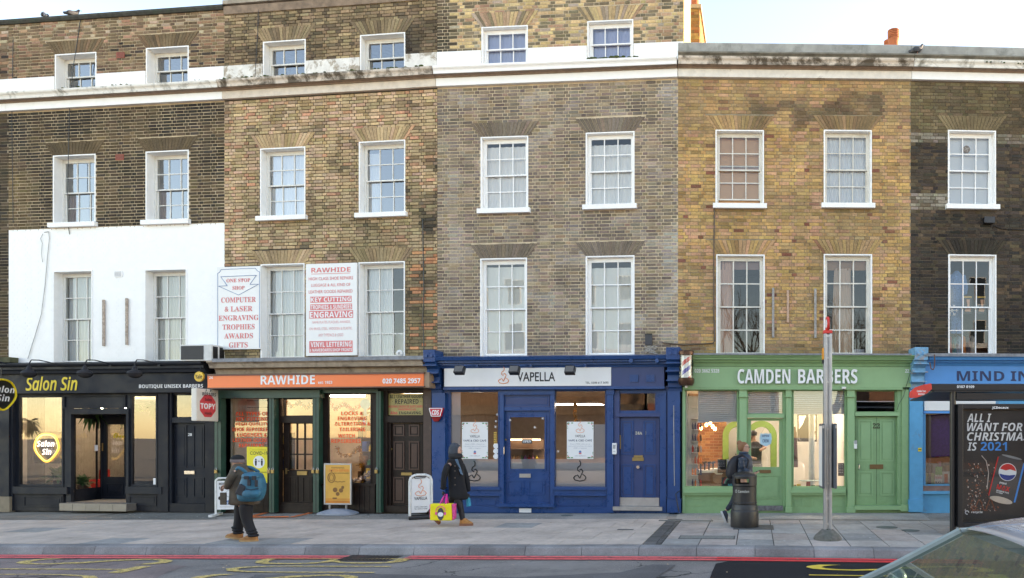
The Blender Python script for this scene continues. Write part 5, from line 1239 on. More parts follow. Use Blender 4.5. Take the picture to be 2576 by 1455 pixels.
console(h, Z4, 107, 192, 22, 290, BLUEP); fb(h, Z4, 110, 290, 186, 960, -.10, .12, BLUEP, 'pilaster'); fb(h, Z4, 106, 960, 192, 1047, -.13, .15, BLUEP, 'pilaster_base')
fb(h, Z3, 1207, 268, 1255, 310, -.10, .10, BLUEP, 'pilaster_cap'); fb(h, Z3, 1211, 310, 1251, 1046, -.07, .07, BLUEP, 'pilaster'); fb(h, Z3, 1541, 290, 1580, 1046, -.05, .05, BLUEP, 'door_post')
for a, c in ((236,541),(886,1207)):
    shopwin(h, Z3, a, 290 if a < 500 else 286, c, 888, .03, BLUEP, w=.02, proud=.035)
    fb(h, Z3, a-8, 888, c+2, 905, -.09, .1, BLUEP, 'sill_board'); fb(h, Z3, a-8, 905, c+2, 932, -.05, .06, BLUEP, 'sill_board'); fb(h, Z3, a-8, 932, c+2, 942, -.08, .1, BLUEP, 'sill_board')
    panel(h, h.root, *h.r2(Z3,a+20 if a > 500 else 392,962,c-22,1003,-.0), 0, BLUEP, w=.012, name='riser_panel', proud=.008)
fb(h, Z3, 118, 1008, 1255, 1046, -.03, .04, BLUEP, 'plinth')
MB().box(*[v for v in (h.r2(Z3,665,1020,740,1046,-.04)[:2])], -.045, -.028, *h.r2(Z3,665,1020,740,1046,-.04)[2:]).build('vent_plate', PVC, h.root)
fb(h, Z3, 541, 285, 568, 1008, -.05, .06, BLUEP, 'door_post'); fb(h, Z3, 857, 285, 884, 1008, -.05, .06, BLUEP, 'door_post'); fb(h, Z3, 535, 282, 886, 312, -.07, .08, BLUEP, 'door_head'); fb(h, Z3, 568, 388, 857, 411, -.03, .06, BLUEP, 'door_head')
panel(h, h.root, *h.r2(Z3,566,316,855,388,0), 0, NAVY, name='transom_panel', proud=.02); fb(h, Z3, 524, 992, 884, 1012, -.12, .18, BLUEP, 'door_step')
s0, s1, z0, z1 = h.r2(Z3,570,412,855,990,.03); G0 = h.r2(Z3,605,448,828,778,.03)
dr = holes(h, 'shop_door', BLUEP, s0, s1, z0, z1, [G0], .03, .075); mb = MB(); border(mb, G0[0]-.02, G0[1]+.02, G0[2]-.02, G0[3]+.02, .035, .015, .045); mb.build('glazing_bead', BLUEP, dr)
MB().quad((G0[0],.055,G0[2]),(G0[1],.055,G0[2]),(G0[1],.055,G0[3]),(G0[0],.055,G0[3])).build('pane', SHOPGLASS, dr, fix=False)
for a, c in ((592,695),(722,825)): panel(h, dr, *h.r2(Z3,a,845,c,936,.03), .03, BLUEP)
s0, s1, z0, z1 = h.r2(Z3,668,804,738,828,.03); MB().box(s0,s1,.01,.032,z0,z1).build('letterbox', STEEL, dr); s, z = h.loc(*Z3(577,660),.03); MB().tube([(s,.02,z-.12),(s,-.04,z-.08),(s,-.04,z+.08),(s,.02,z+.12)],.011,8).build('handle', CHROME, dr); MB().cyl((s+.02,.01,z+.25),(s+.02,.035,z+.25),.022,n=12).build('lock', BRASS, dr)
FROST = glassmat('frosted_film', base=.05, film=(.62,.63,.66), ffac=.8)
def film(label, a, b, c, d, off=.045):
    s0, s1, z0, z1 = h.r2(Z3, a, b, c, d, off); MB().quad((s0,off,z0),(s1,off,z0),(s1,off,z1),(s0,off,z1)).build('frosted_film', FROST, h.root, fix=False)
film('', 240,713,537,884); film('', 890,713,1203,884); film('', 607,713,826,776, .065); film('', 1129,497,1203,712); film('', 240,292,300,712)
for cx, nm in ((384,'left'),(1042,'right')):
    s, z = h.loc(*Z3(cx,830), .025); sw_ = [o for o in h.root.children if o.name.startswith('shop_window')][0 if cx < 500 else 1]; swirl(sw_, s, z, .36, .025, TK, .012)
for a, b, c, d, l in ((308,482,470,712,'left'),(962,480,1128,712,'right')):
    t, W_, H_2 = paper(h, 'poster', 'white cafe poster with corner flourishes in the %s blue framed window' % l, 'poster', Z3, a, b, c, d, .02, PVC)
    swirl(t, 0, H_2*.52, .24, -.004, FLM, .005); letter(t, 'VAPELLA', -W_*.38, W_*.38, H_2*.16, H_2*.30, -.004, TK, 'r'); letter(t, 'VAPE & CBD CAFÉ', -W_*.9, W_*.88, -H_2*.06, H_2*.07, -.004, TN, 'r', .01)
    for i, (s_, k) in enumerate((('Enjoy a FREE coffee on us',.74),('with every purchase of e-liquid',.88),('(CBD or Regular)',.48))): letter(t, s_, -W_*k, W_*k, -H_2*(.24+i*.11), -H_2*(.17+i*.11), -.004, M('grey_words', (.35,.36,.42)), 'r')
    MB().cyl((0,-.004,-H_2*.62),(0,-.003,-H_2*.62),.03,n=16).build('badge_print', BLP, t); MB().box(-.03,.03,-.005,-.003,-H_2*.74,-H_2*.67).build('badge_print', RP, t); letter(t, 'www.vapella.com', -W_*.4, W_*.4, -H_2*.86, -H_2*.81, -.004, TN, 'r')
    GRP = M('holly_print', (.1,.3,.12)); rr = random.Random(4); mb = MB(); mb2 = MB()
    for sx in (-1,1):
        for sz in (-1,1):
            for k in range(9): u = rr.random(); mb.cyl((sx*W_*(.95-.0*u), -.004, sz*H_2*(.95-u*.35)), (sx*W_*(.95), -.003, sz*H_2*(.95-u*.35)), .012, n=5) if k % 2 else mb.box(sx*W_*(.95-u*.4)-.012, sx*W_*(.95-u*.4)+.012, -.004, -.003, sz*H_2*.93-.012, sz*H_2*.93+.012)
            mb2.box(sx*W_*.88-.012, sx*W_*.88+.012, -.006, -.004, sz*H_2*.86-.012, sz*H_2*.86+.012)
    mb.build('holly_print', GRP, t); mb2.build('berry_print', RP, t)
t, W_, H_2 = paper(h, 'open_sign', 'small white on dark open sign on the blue door glass', 'sign', Z3, 683, 588, 745, 616, .012, M('open_board', (.05,.06,.07), .4)); letter(t, 'OPEN', -W_*.8, W_*.8, -H_2*.6, H_2*.5, -.005, TW, 's', .01)
for i, y in enumerate((630,663,696)):
    s, z = h.loc(*Z3(520,y),.02); t = hthing(h, 'sticker', 'round white sticker on the left blue framed window, %s of three' % ('top','middle','lowest')[i], 'sticker', s, .02, z, 'round white window stickers'); MB().cyl((0,-.003,0),(0,.003,0),.062,n=24).build('disc', TW, t)
GY = M('gold_print', (.65,.4,.08)); s, z = h.loc(*Z3(516,578),.02); t = hthing(h, 'sticker', 'gold lettered upright decal above the round stickers', 'sticker', s, .02, z); mb = MB(); [mb.box(-.035,.035,-.003,.003,-.14+i*.04,-.115+i*.04) for i in range(7)]; mb.build('print', GY, t)
rr = random.Random(2)
for px, py in ((528,435),(520,477),(518,512),(612,470),(765,515),(815,460),(907,665)):
    s, z = h.loc(*Z3(px,py),.02 if px < 600 or px > 860 else .05); t = hthing(h, 'snowflake_decal', 'tiny white snowflake decal on the blue shop glass', 'decal', s, .018, z, 'snowflake decals'); mb = MB(); [mb.tube([(.03*math.cos(a),-.002,.03*math.sin(a)),(-.03*math.cos(a),-.002,-.03*math.sin(a))],.004,4) for a in (0,1.05,2.1)]; mb.build('flake', TW, t)
# blue street door 24A
fb(h, Z3, 1255, 286, 1289, 1046, -.03, .04, NAVY, 'door_frame'); fb(h, Z3, 1268, 428, 1545, 449, -.06, .08, NAVY, 'door_lintel'); shopwin(h, Z3, 1289, 299, 1517, 415, .04, NAVY, w=.02)
s0, s1, z0, z1 = h.r2(Z3,1278,450,1540,1006,.04); dr = MB().box(s0+.004, s1-.004, .04, .08, z0+.003, z1-.003).build('street_door', NAVY, h.root)
for a, b, c, d in ((1300,475,1378,685),(1440,475,1516,685),(1300,745,1378,948),(1440,745,1516,948)): panel(h, dr, *h.r2(Z3,a,b,c,d,.04), .04, BLUEP)
s0, s1, z0, z1 = h.r2(Z3,1274,953,1537,1004,.03); MB().box(s0,s1,.025,.039,z0,z1).build('kick_plate', STEEL, dr); s0, s1, z0, z1 = h.r2(Z3,1248,1010,1555,1034,-.1); MB().box(s0,s1,-.1,.03,z0,z1).build('threshold', STEEL, h.root)
for a, b, c, d in ((1370,703,1441,724),(1380,689,1436,702)): s0, s1, z0, z1 = h.r2(Z3,a,b,c,d,.04); MB().box(s0,s1,.022,.042,z0,z1).build('letterbox', BRASS, dr)
s, z = h.loc(*Z3(1409,762),.04); MB().lathe([(.02,0),(.02,.04),(.045,.05),(.05,.07),(.035,.09)], n=16).build('door_knob', CHROME, dr, smooth=40).matrix_local = Matrix.Translation((s,.04,z)) @ Matrix.Rotation(R(90), 4, 'X')
s0, s1, z0, z1 = h.r2(Z3,1281,564,1300,650,.04); MB().box(s0,s1,.025,.041,z0,z1).build('brass_plate', BRASS, dr)
for s_, a, c in (('24A',1389,1431),('BC',1452,1486)): s0, s1, z0, z1 = h.r2(Z3,a,541,c,560,.036); letter(dr, s_, s0, s1, z0, z1, .036, M('pale_numerals', (.6,.55,.42), .4), 's', .01)
s0, s1, z0, z1 = h.r2(Z3,1245,613,1272,683,-.08); t = hthing(h, 'intercom', 'white door entry intercom left of the navy street door', 'intercom', (s0+s1)/2, -.075, (z0+z1)/2); W_, H_2 = (s1-s0)/2, (z1-z0)/2; MB().box(-W_,W_,-.03,.04,-H_2,H_2).build('casing', PVC, t, bevel=.006); MB().box(-W_*.6,W_*.6,-.033,-.029,0,H_2*.7).build('speaker_grille', M('grey_plastic', (.35,.35,.35)), t); [MB().box(-W_*.6+i*.02,-W_*.6+i*.02+.012,-.034,-.029,-H_2*.6,-H_2*.45).build('button', M('grey_plastic', (.35,.35,.35)), t) for i in range(3)]
s0, s1, z0, z1 = h.r2(Z4,92,378,92.5,940,-.12)
t = hthing(h, 'alarm_box', 'red and white alarm bell box on the left blue pilaster', 'alarm', *[h.loc(*Z3(151,435),-.13)[0], -.13, h.loc(*Z3(151,435),-.13)[1]])
MB().plate([(-.165,.15),(.165,.15),(.11,-.05),(-.11,-.05)], -.05, .03).build('alarm_body', M('alarm_red', (.62,.02,.04), .35), t, bevel=.01); MB().plate([(-.115,-.052),(.115,-.052),(.05,-.16),(-.05,-.16)], -.045, .02).build('strobe', M('alarm_lens', (.25,.01,.015), .15), t, bevel=.01)
mb = MB(); mb.tube([(-.15,-.055,.135),(.15,-.055,.135),(.10,-.055,-.04),(-.10,-.055,-.04),(-.15,-.055,.135)],.010,6); mb.build('white_edge', TW, t); letter(t, 'CDS', -.09, .08, -.01, .10, -.054, TW, 'i', .02)
for px, l in ((295,'left'),(637,'middle'),(983,'right')):
    s, z = h.loc(*Z3(px,155), -.62); t = hthing(h, 'floodlight', 'small black floodlight arm mounted over the white sign, the %s one' % l, 'lamp', s, -.62, z, 'floodlights over the blue fascia')
    MB().box(-.11,.11,-.06,.06,-.11,.07).build('lamp_head', BLACK, t, bevel=.01).rotation_euler.x = R(-28); MB().box(-.09,.09,-.066,-.06,-.09,.05).build('lamp_glass', M('flood_glass', (.12,.11,.1), .2), t).rotation_euler.x = R(-28); MB().tube([(0,0,.06),(.06,.12,.10),(.22,.40,.13)], .014, 8).build('arm', BLUEP, t); MB().cyl((.22,.36,.13),(.22,.44,.13),.04,n=12).build('wall_plate', BLUEP, t)
for px in (1363,1525): s, z = h.loc(*Z3(px,100), -.36); MB().cyl((s,-.40,z),(s,-.33,z),.045,n=14).build('lamp_mount', BLUEP, h.root)
cable('blue painted cable loop at the foot of the right blue pilaster', h, [Z4(108,880),Z4(100,900),Z4(98,930),Z4(110,950),Z4(135,962),Z4(152,968)], .008, -.14, BLUEP)
cable('tangled black cables beside the blue pilaster foot', h, [Z4(195,905),Z4(178,915),Z4(160,930),Z4(165,960),Z4(172,1000),Z4(180,1040)], .010, -.15, BLACK)
cable('thin white conduit down the right blue pilaster', h, [Z4(148,378),Z4(148,500),Z4(150,700),Z4(152,880)], .007, -.11, M('pale_wire', (.45,.42,.38)))
room(h, .15, h.r2(Z3,1262,0,1263,9,0)[0], .1, 4.2, g+.06, zt, M('cafe_wall', (.42,.32,.23), .8), M('wood_floor', (.2,.13,.08), .5), ceil=M('cafe_ceiling', (.5,.48,.45), .8))
t = hthing(h, 'ceiling_panel_light', 'square ceiling light panel seen through the right cafe window', 'light', *[h.loc(*Z3(1020,380),1.4)[0], 1.4, h.loc(*Z3(1020,374),1.4)[1]]); MB().box(-.62,.62,-.3,.3,0,.04).build('diffuser', lamp_e((1,.97,.9), 9), t); MB().box(-.64,.64,-.32,.32,.012,.05).build('light_frame', PVC, t)
tinsel('gold tinsel wound on the cafe ceiling column', h, [Z3(1010,360),Z3(1018,390),Z3(1010,430),Z3(1022,470)], .5, TIN, 220, 7)
t = hthing(h, 'display_cabinet', 'lit cafe cabinet with coloured bottles behind the blue door glass', 'cabinet', *[h.loc(*Z3(680,640),2.0)[0], 2.0, g+.06]); MB().box(-.5,.5,.25,.28,0,1.6).build('cabinet_back', M('cabinet_tan', (.30,.20,.13)), t); [MB().box(-.5,.5,-.1,.25,.3+i*.35,.32+i*.35).build('shelf', M('cabinet_tan', (.30,.20,.13)), t) for i in range(4)]
MB().box(-.45,.45,.1,.14,1.58,1.62).build('cabinet_lamp', lamp_e((1,.75,.5), 3), t)
rr = random.Random(8)
for i in range(3):
    x = -.42
    while x < .4: nm, c = rr.choice(goods); MB().lathe([(.035,0),(.035,.12),(.015,.15),(.015,.18)], (x,.05,.32+i*.35), 8).build('bottle', M('goods_'+nm, c, .5, bmp=0), t); x += .1
fr_, _ = 0, 0
# ---- H4: green barbers
h = H4; g = gl(h)-.02; zt = h.loc(*Z4(800,266), 0)[1]
hs_ = [h.r2(Z4,216,282,547,888,0), h.r2(Z4,606,288,830,434,0), h.r2(Z4,608,456,829,1004,0), h.r2(Z4,888,281,1217,888,0), h.r2(Z4,1279,286,1529,422,0), h.r2(Z4,1281,444,1542,1004,0)]
holes(h, 'shopfront_frame', GREENP, .09, h.L-.03, g-.1, zt, hs_, 0, .09)
profile(h, Z4, 262, 1630, [(136,-.14),(114,-.17),(110,-.23),(96,-.25),(92,-.33),(84,-.33),(80,-.37),(74,-.38),(68,-.42),(64,-.42),(60,0)], GREENP)
fb(h, Z4, 262, 54, 1632, 64, -.44, .46, LEAD, 'lead_flashing')
fa = fb(h, Z4, 240, 138, 1628, 264, -.13, .15, GREENL, 'fascia'); fb(h, Z4, 205, 264, 1575, 280, -.15, .17, GREENP, 'fascia_rail')
for ch, a, c in (('CAMDEN',545,873),('BARBERS',922,1290)):
    fascia_words(fa, h, Z4, ch, a, 153, c, 243, -.165, TW, 'b', .0, .04)
fascia_words(fa, h, Z4, '020 3662 5328', 278, 151, 432, 174, -.135, TW, 'b'); fascia_words(fa, h, Z4, '22', 1590, 153, 1614, 174, -.135, TW, 'b')
for a, c in ((552,608),(843,886),(1226,1280)):
    fb(h, Z4, a-2, 272, c+2, 282, -.14, .14, GREENL, 'pilaster_cap'); fb(h, Z4, a+4, 282, c-4, 318, -.11, .11, GREENL, 'pilaster_cap'); fb(h, Z4, a+1, 318, c-1, 326, -.13, .13, GREENL, 'pilaster_cap'); fb(h, Z4, a+6, 326, c-6, 1014, -.08, .08, GREENL, 'pilaster'); fb(h, Z4, a+1, 1014, c+1, 1047, -.11, .11, GREENL, 'pilaster_base')
fb(h, Z4, 1570, 280, 1612, 996, -.07, .07, GREENP, 'pilaster'); fb(h, Z4, 1562, 996, 1616, 1038, -.11, .11, GREENP, 'pilaster_base'); fb(h, Z4, 203, 280, 218, 1048, -.05, .06, GREENL, 'pilaster')
fb(h, Z4, 1542, 280, 1568, 1000, -.04, .04, GREENP, 'door_post')
for a, c in ((216,547),(888,1217)):
    shopwin(h, Z4, a, 282, c, 888, .03, GREENP, w=.025, proud=.04); fb(h, Z4, a-10, 888, c+4, 912, -.06, .07, GREENL, 'sill_board'); fb(h, Z4, a-10, 912, c+4, 924, -.10, .11, GREENL, 'sill_board'); fb(h, Z4, a-10, 924, c+4, 938, -.07, .08, GREENP, 'sill_board')
for a, c in ((218,347),(408,515),(898,940),(1135,1210)): panel(h, h.root, *h.r2(Z4,a,964,c,1006,0), 0, GREENP, w=.010, name='riser_panel', proud=.007)
s0, s1, z0, z1 = h.r2(Z4,950,964,1016,1006,-.01); vt = MB().box(s0,s1,-.012,.01,z0,z1).build('riser_vent', GREENL, h.root); [MB().box(s0+.02,s1-.02,-.02,-.011,z0+.02+i*.028,z0+.034+i*.028).build('louvre', GREENP, vt) for i in range(7)]
fb(h, Z4, 600, 434, 838, 456, -.05, .08, GREENL, 'door_lintel'); shopwin(h, Z4, 606, 288, 830, 434, .04, GREENP, w=.02)
s0, s1, z0, z1 = h.r2(Z4,609,458,828,1002,.04); G0 = h.r2(Z4,630,474,805,762,.04)
dr = holes(h, 'shop_door', GREENP, s0, s1, z0, z1, [G0], .04, .085); MB().quad((G0[0],.06,G0[2]),(G0[1],.06,G0[2]),(G0[1],.06,G0[3]),(G0[0],.06,G0[3])).build('pane', SHOPGLASS, dr, fix=False); panel(h, dr, *h.r2(Z4,628,815,806,960,.04), .04, GREENP, w=.012)
s0, s1, z0, z1 = h.r2(Z4,683,780,753,800,.04); MB().box(s0,s1,.02,.042,z0,z1).build('letterbox', M('dull_brass', (.22,.13,.06), .5, .6), dr); s0, s1, z0, z1 = h.r2(Z4,608,1005,828,1034,-.06); MB().box(s0,s1,-.06,.08,z0,z1).build('threshold', M('worn_metal_step', (.16,.16,.17), .5, .4, var=.4, scale=20), h.root)
# door 22
fb(h, Z4, 1279, 422, 1555, 444, -.07, .09, GREENL, 'door_lintel'); f_, w_ = shopwin(h, Z4, 1279, 286, 1529, 422, .04, GREENP, w=.02); MB().box(w_[0],w_[1],.05,.06,(w_[2]+w_[3])/2-.01,(w_[2]+w_[3])/2+.01).build('glazing_bar', PVC, f_)
s0, s1, z0, z1 = h.r2(Z4,1283,446,1540,1000,.04); dr = MB().box(s0+.004,s1-.004,.04,.08,z0+.003,z1-.003).build('street_door', GREENP, h.root)
xm_ = (s0+s1)/2; MB().box(xm_-.004,xm_+.004,.036,.041,z0+.02,z1-.02).build('door_joint', M('green_joint', (.06,.12,.05)), dr)
for a, b, c, d in ((1297,468,1388,728),(1433,468,1522,728),(1297,790,1388,942),(1435,790,1522,942)): panel(h, dr, *h.r2(Z4,a,b,c,d,.04), .04, GREENL, w=.03)
s0, s1, z0, z1 = h.r2(Z4,1369,746,1452,774,.04); MB().box(s0,s1,.02,.042,z0,z1).build('letterbox', M('dull_brass', (.22,.13,.06), .5, .6), dr); s0, s1, z0, z1 = h.r2(Z4,1386,489,1432,522,.04); letter(dr, '22', s0, s1, z0, z1, .03, M('dark_numerals', (.08,.08,.05), .4, .5), 's', .01)
s, z = h.loc(*Z4(1300,760),.04); MB().tube([(s,.035,z-.06),(s,-.01,z-.04),(s,-.01,z+.04),(s,.035,z+.06)],.012,8).build('handle', CHROME, dr); fb(h, Z4, 1276, 1004, 1562, 1030, -.12, .2, GREENL, 'door_step')
s0, s1, z0, z1 = h.r2(Z4,1270,600,1288,648,-.08); t = hthing(h, 'intercom', 'slim white intercom beside the green street door', 'intercom', (s0+s1)/2, -.1, (z0+z1)/2); MB().box(-(s1-s0)/2,(s1-s0)/2,-.02,.03,-(z1-z0)/2,(z1-z0)/2).build('casing', PVC, t, bevel=.005); MB().box(-.03,.03,-.024,-.019,.02,.1).build('speaker_grille', M('grey_plastic', (.35,.35,.35)), t)
# interior
WH = M('barber_white_wall', (.80,.79,.74), .7, var=.02, bmp=0)
room(h, .2, h.r2(Z4,1262,0,1263,9,0)[0], .1, 3.6, g+.08, zt, WH, M('pale_floor', (.4,.36,.3), .4))
sp = h.r2(Z4,300,480,452,888,2.6); bw = MB().box(sp[0]-.5, sp[1]+.1, 2.62, 2.7, g+.1, zt).build('inner_brick_wall', M('inner_mortar', (.42,.28,.18), .9), h.root)
rr = random.Random(5); z_ = g+.12; r = 0
while z_ < 2.6:
    x = sp[0]-.48-(.1 if r % 2 else 0)
    while x < sp[1]+.0: c = rr.choice([(.42,.20,.10),(.36,.16,.09),(.48,.26,.13),(.30,.14,.08)]); o = MB().box(max(x,sp[0]-.5), min(x+.21,sp[1]+.1), 2.605, 2.621, z_, z_+.062).build('brick', BRICKO, bw); o.color = (*c, 1); x += .222
    z_ += .0745; r += 1
AG = M('arch_green', (.16,.27,.06), .6)
for a, c, top in ((462,548,478),(738,790,478)):
    s0, s1, z0, z1 = h.r2(Z4, a-12, top, c, 888, 2.4); mb = MB(); P = []
    cx, r0, r1 = s1-.05+.25, .0, .0
for a, c in ((452,640),(600,790)):
    s0, s1, z0, z1 = h.r2(Z4, a, 474, c, 888, 2.5); rr_ = (s1-s0)/2; cx = (s0+s1)/2; zc_ = z1-rr_; w_ = .16; P = [(cx-rr_, z0), (cx-rr_, zc_)]+[(cx-rr_*math.cos(k*math.pi/16), zc_+rr_*math.sin(k*math.pi/16)) for k in range(1,16)]+[(cx+rr_, zc_), (cx+rr_, z0)]
    Q = [(cx+(x-cx)*(1-w_/rr_), (z-zc_)*(1-w_/rr_)+zc_ if z > zc_ else z) for x, z in P]; mb = MB()
    for i in range(len(P)-1):
        mb.add([(P[i][0],2.50,P[i][1]),(P[i+1][0],2.50,P[i+1][1]),(Q[i+1][0],2.50,Q[i+1][1]),(Q[i][0],2.50,Q[i][1]),(P[i][0],2.56,P[i][1]),(P[i+1][0],2.56,P[i+1][1]),(Q[i+1][0],2.56,Q[i+1][1]),(Q[i][0],2.56,Q[i][1])], [(0,1,2,3),(4,7,6,5),(3,2,6,7),(0,4,5,1)])
    mb.build('wall_arch', AG, h.root)
for x, y, wl_ in ((318,520,'far left and lowest on its own'),(376,488,'highest of the cluster'),(390,510,'middle of the cluster'),(405,525,'rightmost and lowest of the cluster'),(352,500,'left of the cluster')):
    s, z = h.loc(*Z4(x,y),1.7); t = hthing(h, 'hanging_bulb', 'bare glowing bulb inside the green barbers, '+wl_, 'lamp', s, 1.7, z, 'bare bulbs in the barbers'); MB().ball((0,0,0),.035,10,(1,1,1.3)).build('bulb', lamp_e((1,.6,.25), 30), t, smooth=True); MB().cyl((0,0,.04),(0,0,zt-z),.005,n=6).build('flex', BLACK, t)
for x, y, l in ((2.6,1.6,'centre'),(1.2,1.2,'left'),(3.6,1.4,'right')): t = hthing(h, 'ceiling_panel_light', 'flat ceiling light inside the green barbers, '+l, 'light', x, y, zt-.03); MB().box(-.35,.35,-.35,.35,0,.02).build('diffuser', lamp_e((1,.93,.82), 12), t); MB().box(-.37,.37,-.37,.37,.005,.028).build('light_frame', PVC, t)
# product shelves at the left of the window
s0, s1, z0, z1 = h.r2(Z4,258,320,300,886,.5); t = hthing(h, 'product_shelf', 'narrow white shelves of hair products in the left green window', 'shelf', s0, .5, z0); W_ = s1-s0; H_2 = z1-z0; MB().box(0,W_,.1,.12,0,H_2).build('shelf_back', M('pale_grey_board', (.5,.52,.52)), t); MB().box(-.3,0,.0,.12,0,H_2).build('side_board', M('pale_grey_board', (.5,.52,.52)), t)
rr = random.Random(6)
for i in range(8):
    z_ = H_2*i/8; MB().box(0,W_,-.06,.1,z_,z_+.012).build('shelf', PVC, t)
    for k in range(4):
        if i > 5: break
        nm, c = rr.choice([('orange',(.75,.18,.03)),('black',(.03,.03,.03)),('red',(.5,.05,.04)),('grey',(.3,.32,.35)),('navy',(.03,.05,.12))]); MB().lathe([(.022,0),(.022,.11),(.01,.13),(.01,.16)], (.03+k*.062,.0,z_+.013), 8).build('bottle', M('goods_'+nm, c, .45, bmp=0), t)
# counter with sink, hair dryers
t = hthing(h, 'wash_counter', 'timber barber counter with white basin behind the left green window', 'counter', *[h.loc(*Z4(362,800),1.2)[0], 1.2, g+.08]); MB().box(-.42,.42,-.2,.3,0,.78).build('cupboard', M('counter_wood', (.22,.11,.06), .5, var=.3), t); MB().box(-.46,.46,-.24,.32,.78,.84).build('worktop', M('worktop_white', (.75,.74,.7), .3), t); MB().lathe([(.12,0),(.2,.1),(.21,.14),(.18,.14),(.12,.05)], (.25,-.1,.74), 20).build('basin', PVC, t)
for i in range(6):
    x = -.38+i*.1; b_ = hthing(h, 'hair_tool', 'black hair tool standing on the barber counter', 'hair tool', h.loc(*Z4(362,800),1.2)[0]+x, 1.15, g+.08+.84, 'black hair tools on the barber counter'); MB().lathe([(.02,0),(.025,.1),(.02,.16)], n=8).build('tool_handle', BLACK, b_); MB().cyl((-.04,0,.17),(.05,0,.19),.03,.022,10).build('tool_head', BLACK, b_)
def blind(h, Z, a, b, c, d, off, label, tilt=0, n=None):
    s0, s1, z0, z1 = h.r2(Z, a, b, c, d, off); t = hthing(h, 'venetian_blind', label, 'blind', s0, off, z0); W_, H_2 = s1-s0, z1-z0; n = n or int(H_2/.045)
    for i in range(n):
        u = i/n; z_ = H_2*(i+.5)/n; dz = tilt*(1-u)
        MB().add([(0,-.018,z_-.014),(W_,-.018,z_-.014+dz),(W_,.018,z_+.014+dz),(0,.018,z_+.014),(0,-.016,z_-.017),(W_,-.016,z_-.017+dz),(W_,.02,z_+.011+dz),(0,.02,z_+.011)], [(0,1,2,3),(4,7,6,5)]).build('slat', BLINDW, t, fix=False)
    MB().add([(0,-.025,-.03),(W_,-.025,-.03+tilt),(W_,.025,-.03+tilt),(0,.025,-.03),(0,-.025,0),(W_,-.025,tilt),(W_,.025,tilt),(0,.025,0)], [(0,1,2,3),(4,5,6,7),(0,1,5,4),(3,2,6,7)]).build('bottom_rail', BLINDW, t); MB().box(0,W_,.022,.024,.0,H_2).build('blind_lining', BLINDW, t)
BLINDW = M('blind_white', (.90,.90,.88), .6, var=.02, bmp=0)
blind(h, Z4, 300, 284, 545, 478, .07, 'white venetian blind sagging to one side in the left green window', .03); blind(h, Z4, 610, 292, 828, 430, .075, 'white venetian blind in the transom above the green door'); blind(h, Z4, 892, 284, 1213, 425, .07, 'white venetian blind drawn half down in the right green window')
# framed picture, socket, coat, posters, open sign
t, W_, H_2 = paper(h, 'framed_picture', 'black and white framed street picture on the wall of the barbers', 'picture', Z4, 918, 432, 1040, 604, 2.2, BLACK); MB().box(-W_+.04,W_-.04,-.006,-.003,-H_2+.04,H_2-.04).build('print', M('picture_paper', (.62,.60,.52), .6, var=.5, scale=9), t); MB().plate([(-.2,-.3),(.1,-.34),(.22,-.1),(.05,.05),(.15,.25),(-.02,.32),(-.12,.08),(-.22,-.05)], -.009, -.007).build('dark_shape', BLACK, t)
t = hthing(h, 'hanging_coat', 'dark red edged cape hanging at the left of the right green window', 'coat', *[h.loc(*Z4(898,700),.8)[0], .8, g+1.0]); MB().loft([(0,0,0,.09,.05),(0,0,.4,.08,.05),(0,0,.8,.06,.04),(0,0,.95,.03,.02)], 14).build('cape', M('dark_red_cloth', (.10,.015,.02), .8, var=.5, scale=30), t, smooth=True); MB().tube([(0,0,.94),(0,0,1.0),(.03,0,1.03)], .005).build('hook', CHROME, t)
s, z = h.loc(*Z4(722,590), .0); t = hthing(h, 'open_sign', 'pale blue shield shaped open sign hung on the green door glass', 'sign', s, .05, z); SH = [(-.12,.14),(-.06,.12),(0,.14),(.06,.12),(.12,.14),(.14,.02),(.12,-.1),(0,-.16),(-.12,-.1),(-.14,.02)]
MB().plate(SH, -.004, .004).build('shield', M('pale_blue_sign', (.38,.58,.68), .5), t); letter(t, 'OPEN', -.075, .075, .055, .10, -.006, TN, 'b'); letter(t, 'CREW', -.07, .07, -.07, .0, -.006, TN, 'b'); MB().tube([(-.1,0,.13),(0,0,.30),(.1,0,.13)], .003, 4).build('string', BLACK, t)
t, W_, H_2 = paper(h, 'price_poster', 'black price list poster with photographs low in the left green window', 'poster', Z4, 421, 714, 476, 800, .06, BLACK); MB().box(-W_*.9,W_*.9,-.004,-.003,-H_2*.9,-H_2*.5).build('photo_strip', M('warm_photo', (.4,.2,.1), .5, var=.6, scale=40), t); [letter(t, 'STYLE CUT FADE', -W_*.8, W_*.6, H_2*(.75-i*.2), H_2*(.82-i*.2), -.004, TW, 'b') for i in range(5)]
t, W_, H_2 = paper(h, 'welcome_board', 'white welcome board behind the woman with the bun', 'board', Z4, 478, 714, 545, 810, .10, PVC); letter(t, 'Welcome', -W_*.9, W_*.8, H_2*.4, H_2*.8, -.004, M('violet_words', (.45,.45,.7)), 'c', .01)
t, W_, H_2 = paper(h, 'rainbow_poster', 'dark thank you poster with rainbow at the foot of the left green window', 'poster', Z4, 445, 826, 548, 886, .07, M('slate_poster', (.03,.035,.045))); letter(t, 'NHS', -W_*.2, W_*.75, -H_2*.95, -H_2*.35, -.004, M('cyan_words', (.1,.6,.65)), 'b', .02)
for i, c in enumerate(((.7,.05,.05),(.75,.7,.6),(.1,.5,.3))): MB().tube([(W_*.1-(.16-.025*i)*math.cos(a*.2), -.005, -H_2*.3+(.16-.025*i)*math.sin(a*.2)) for a in range(0,9)], .010, 6).build('rainbow_band', M('rainbow_%d' % i, c), t)
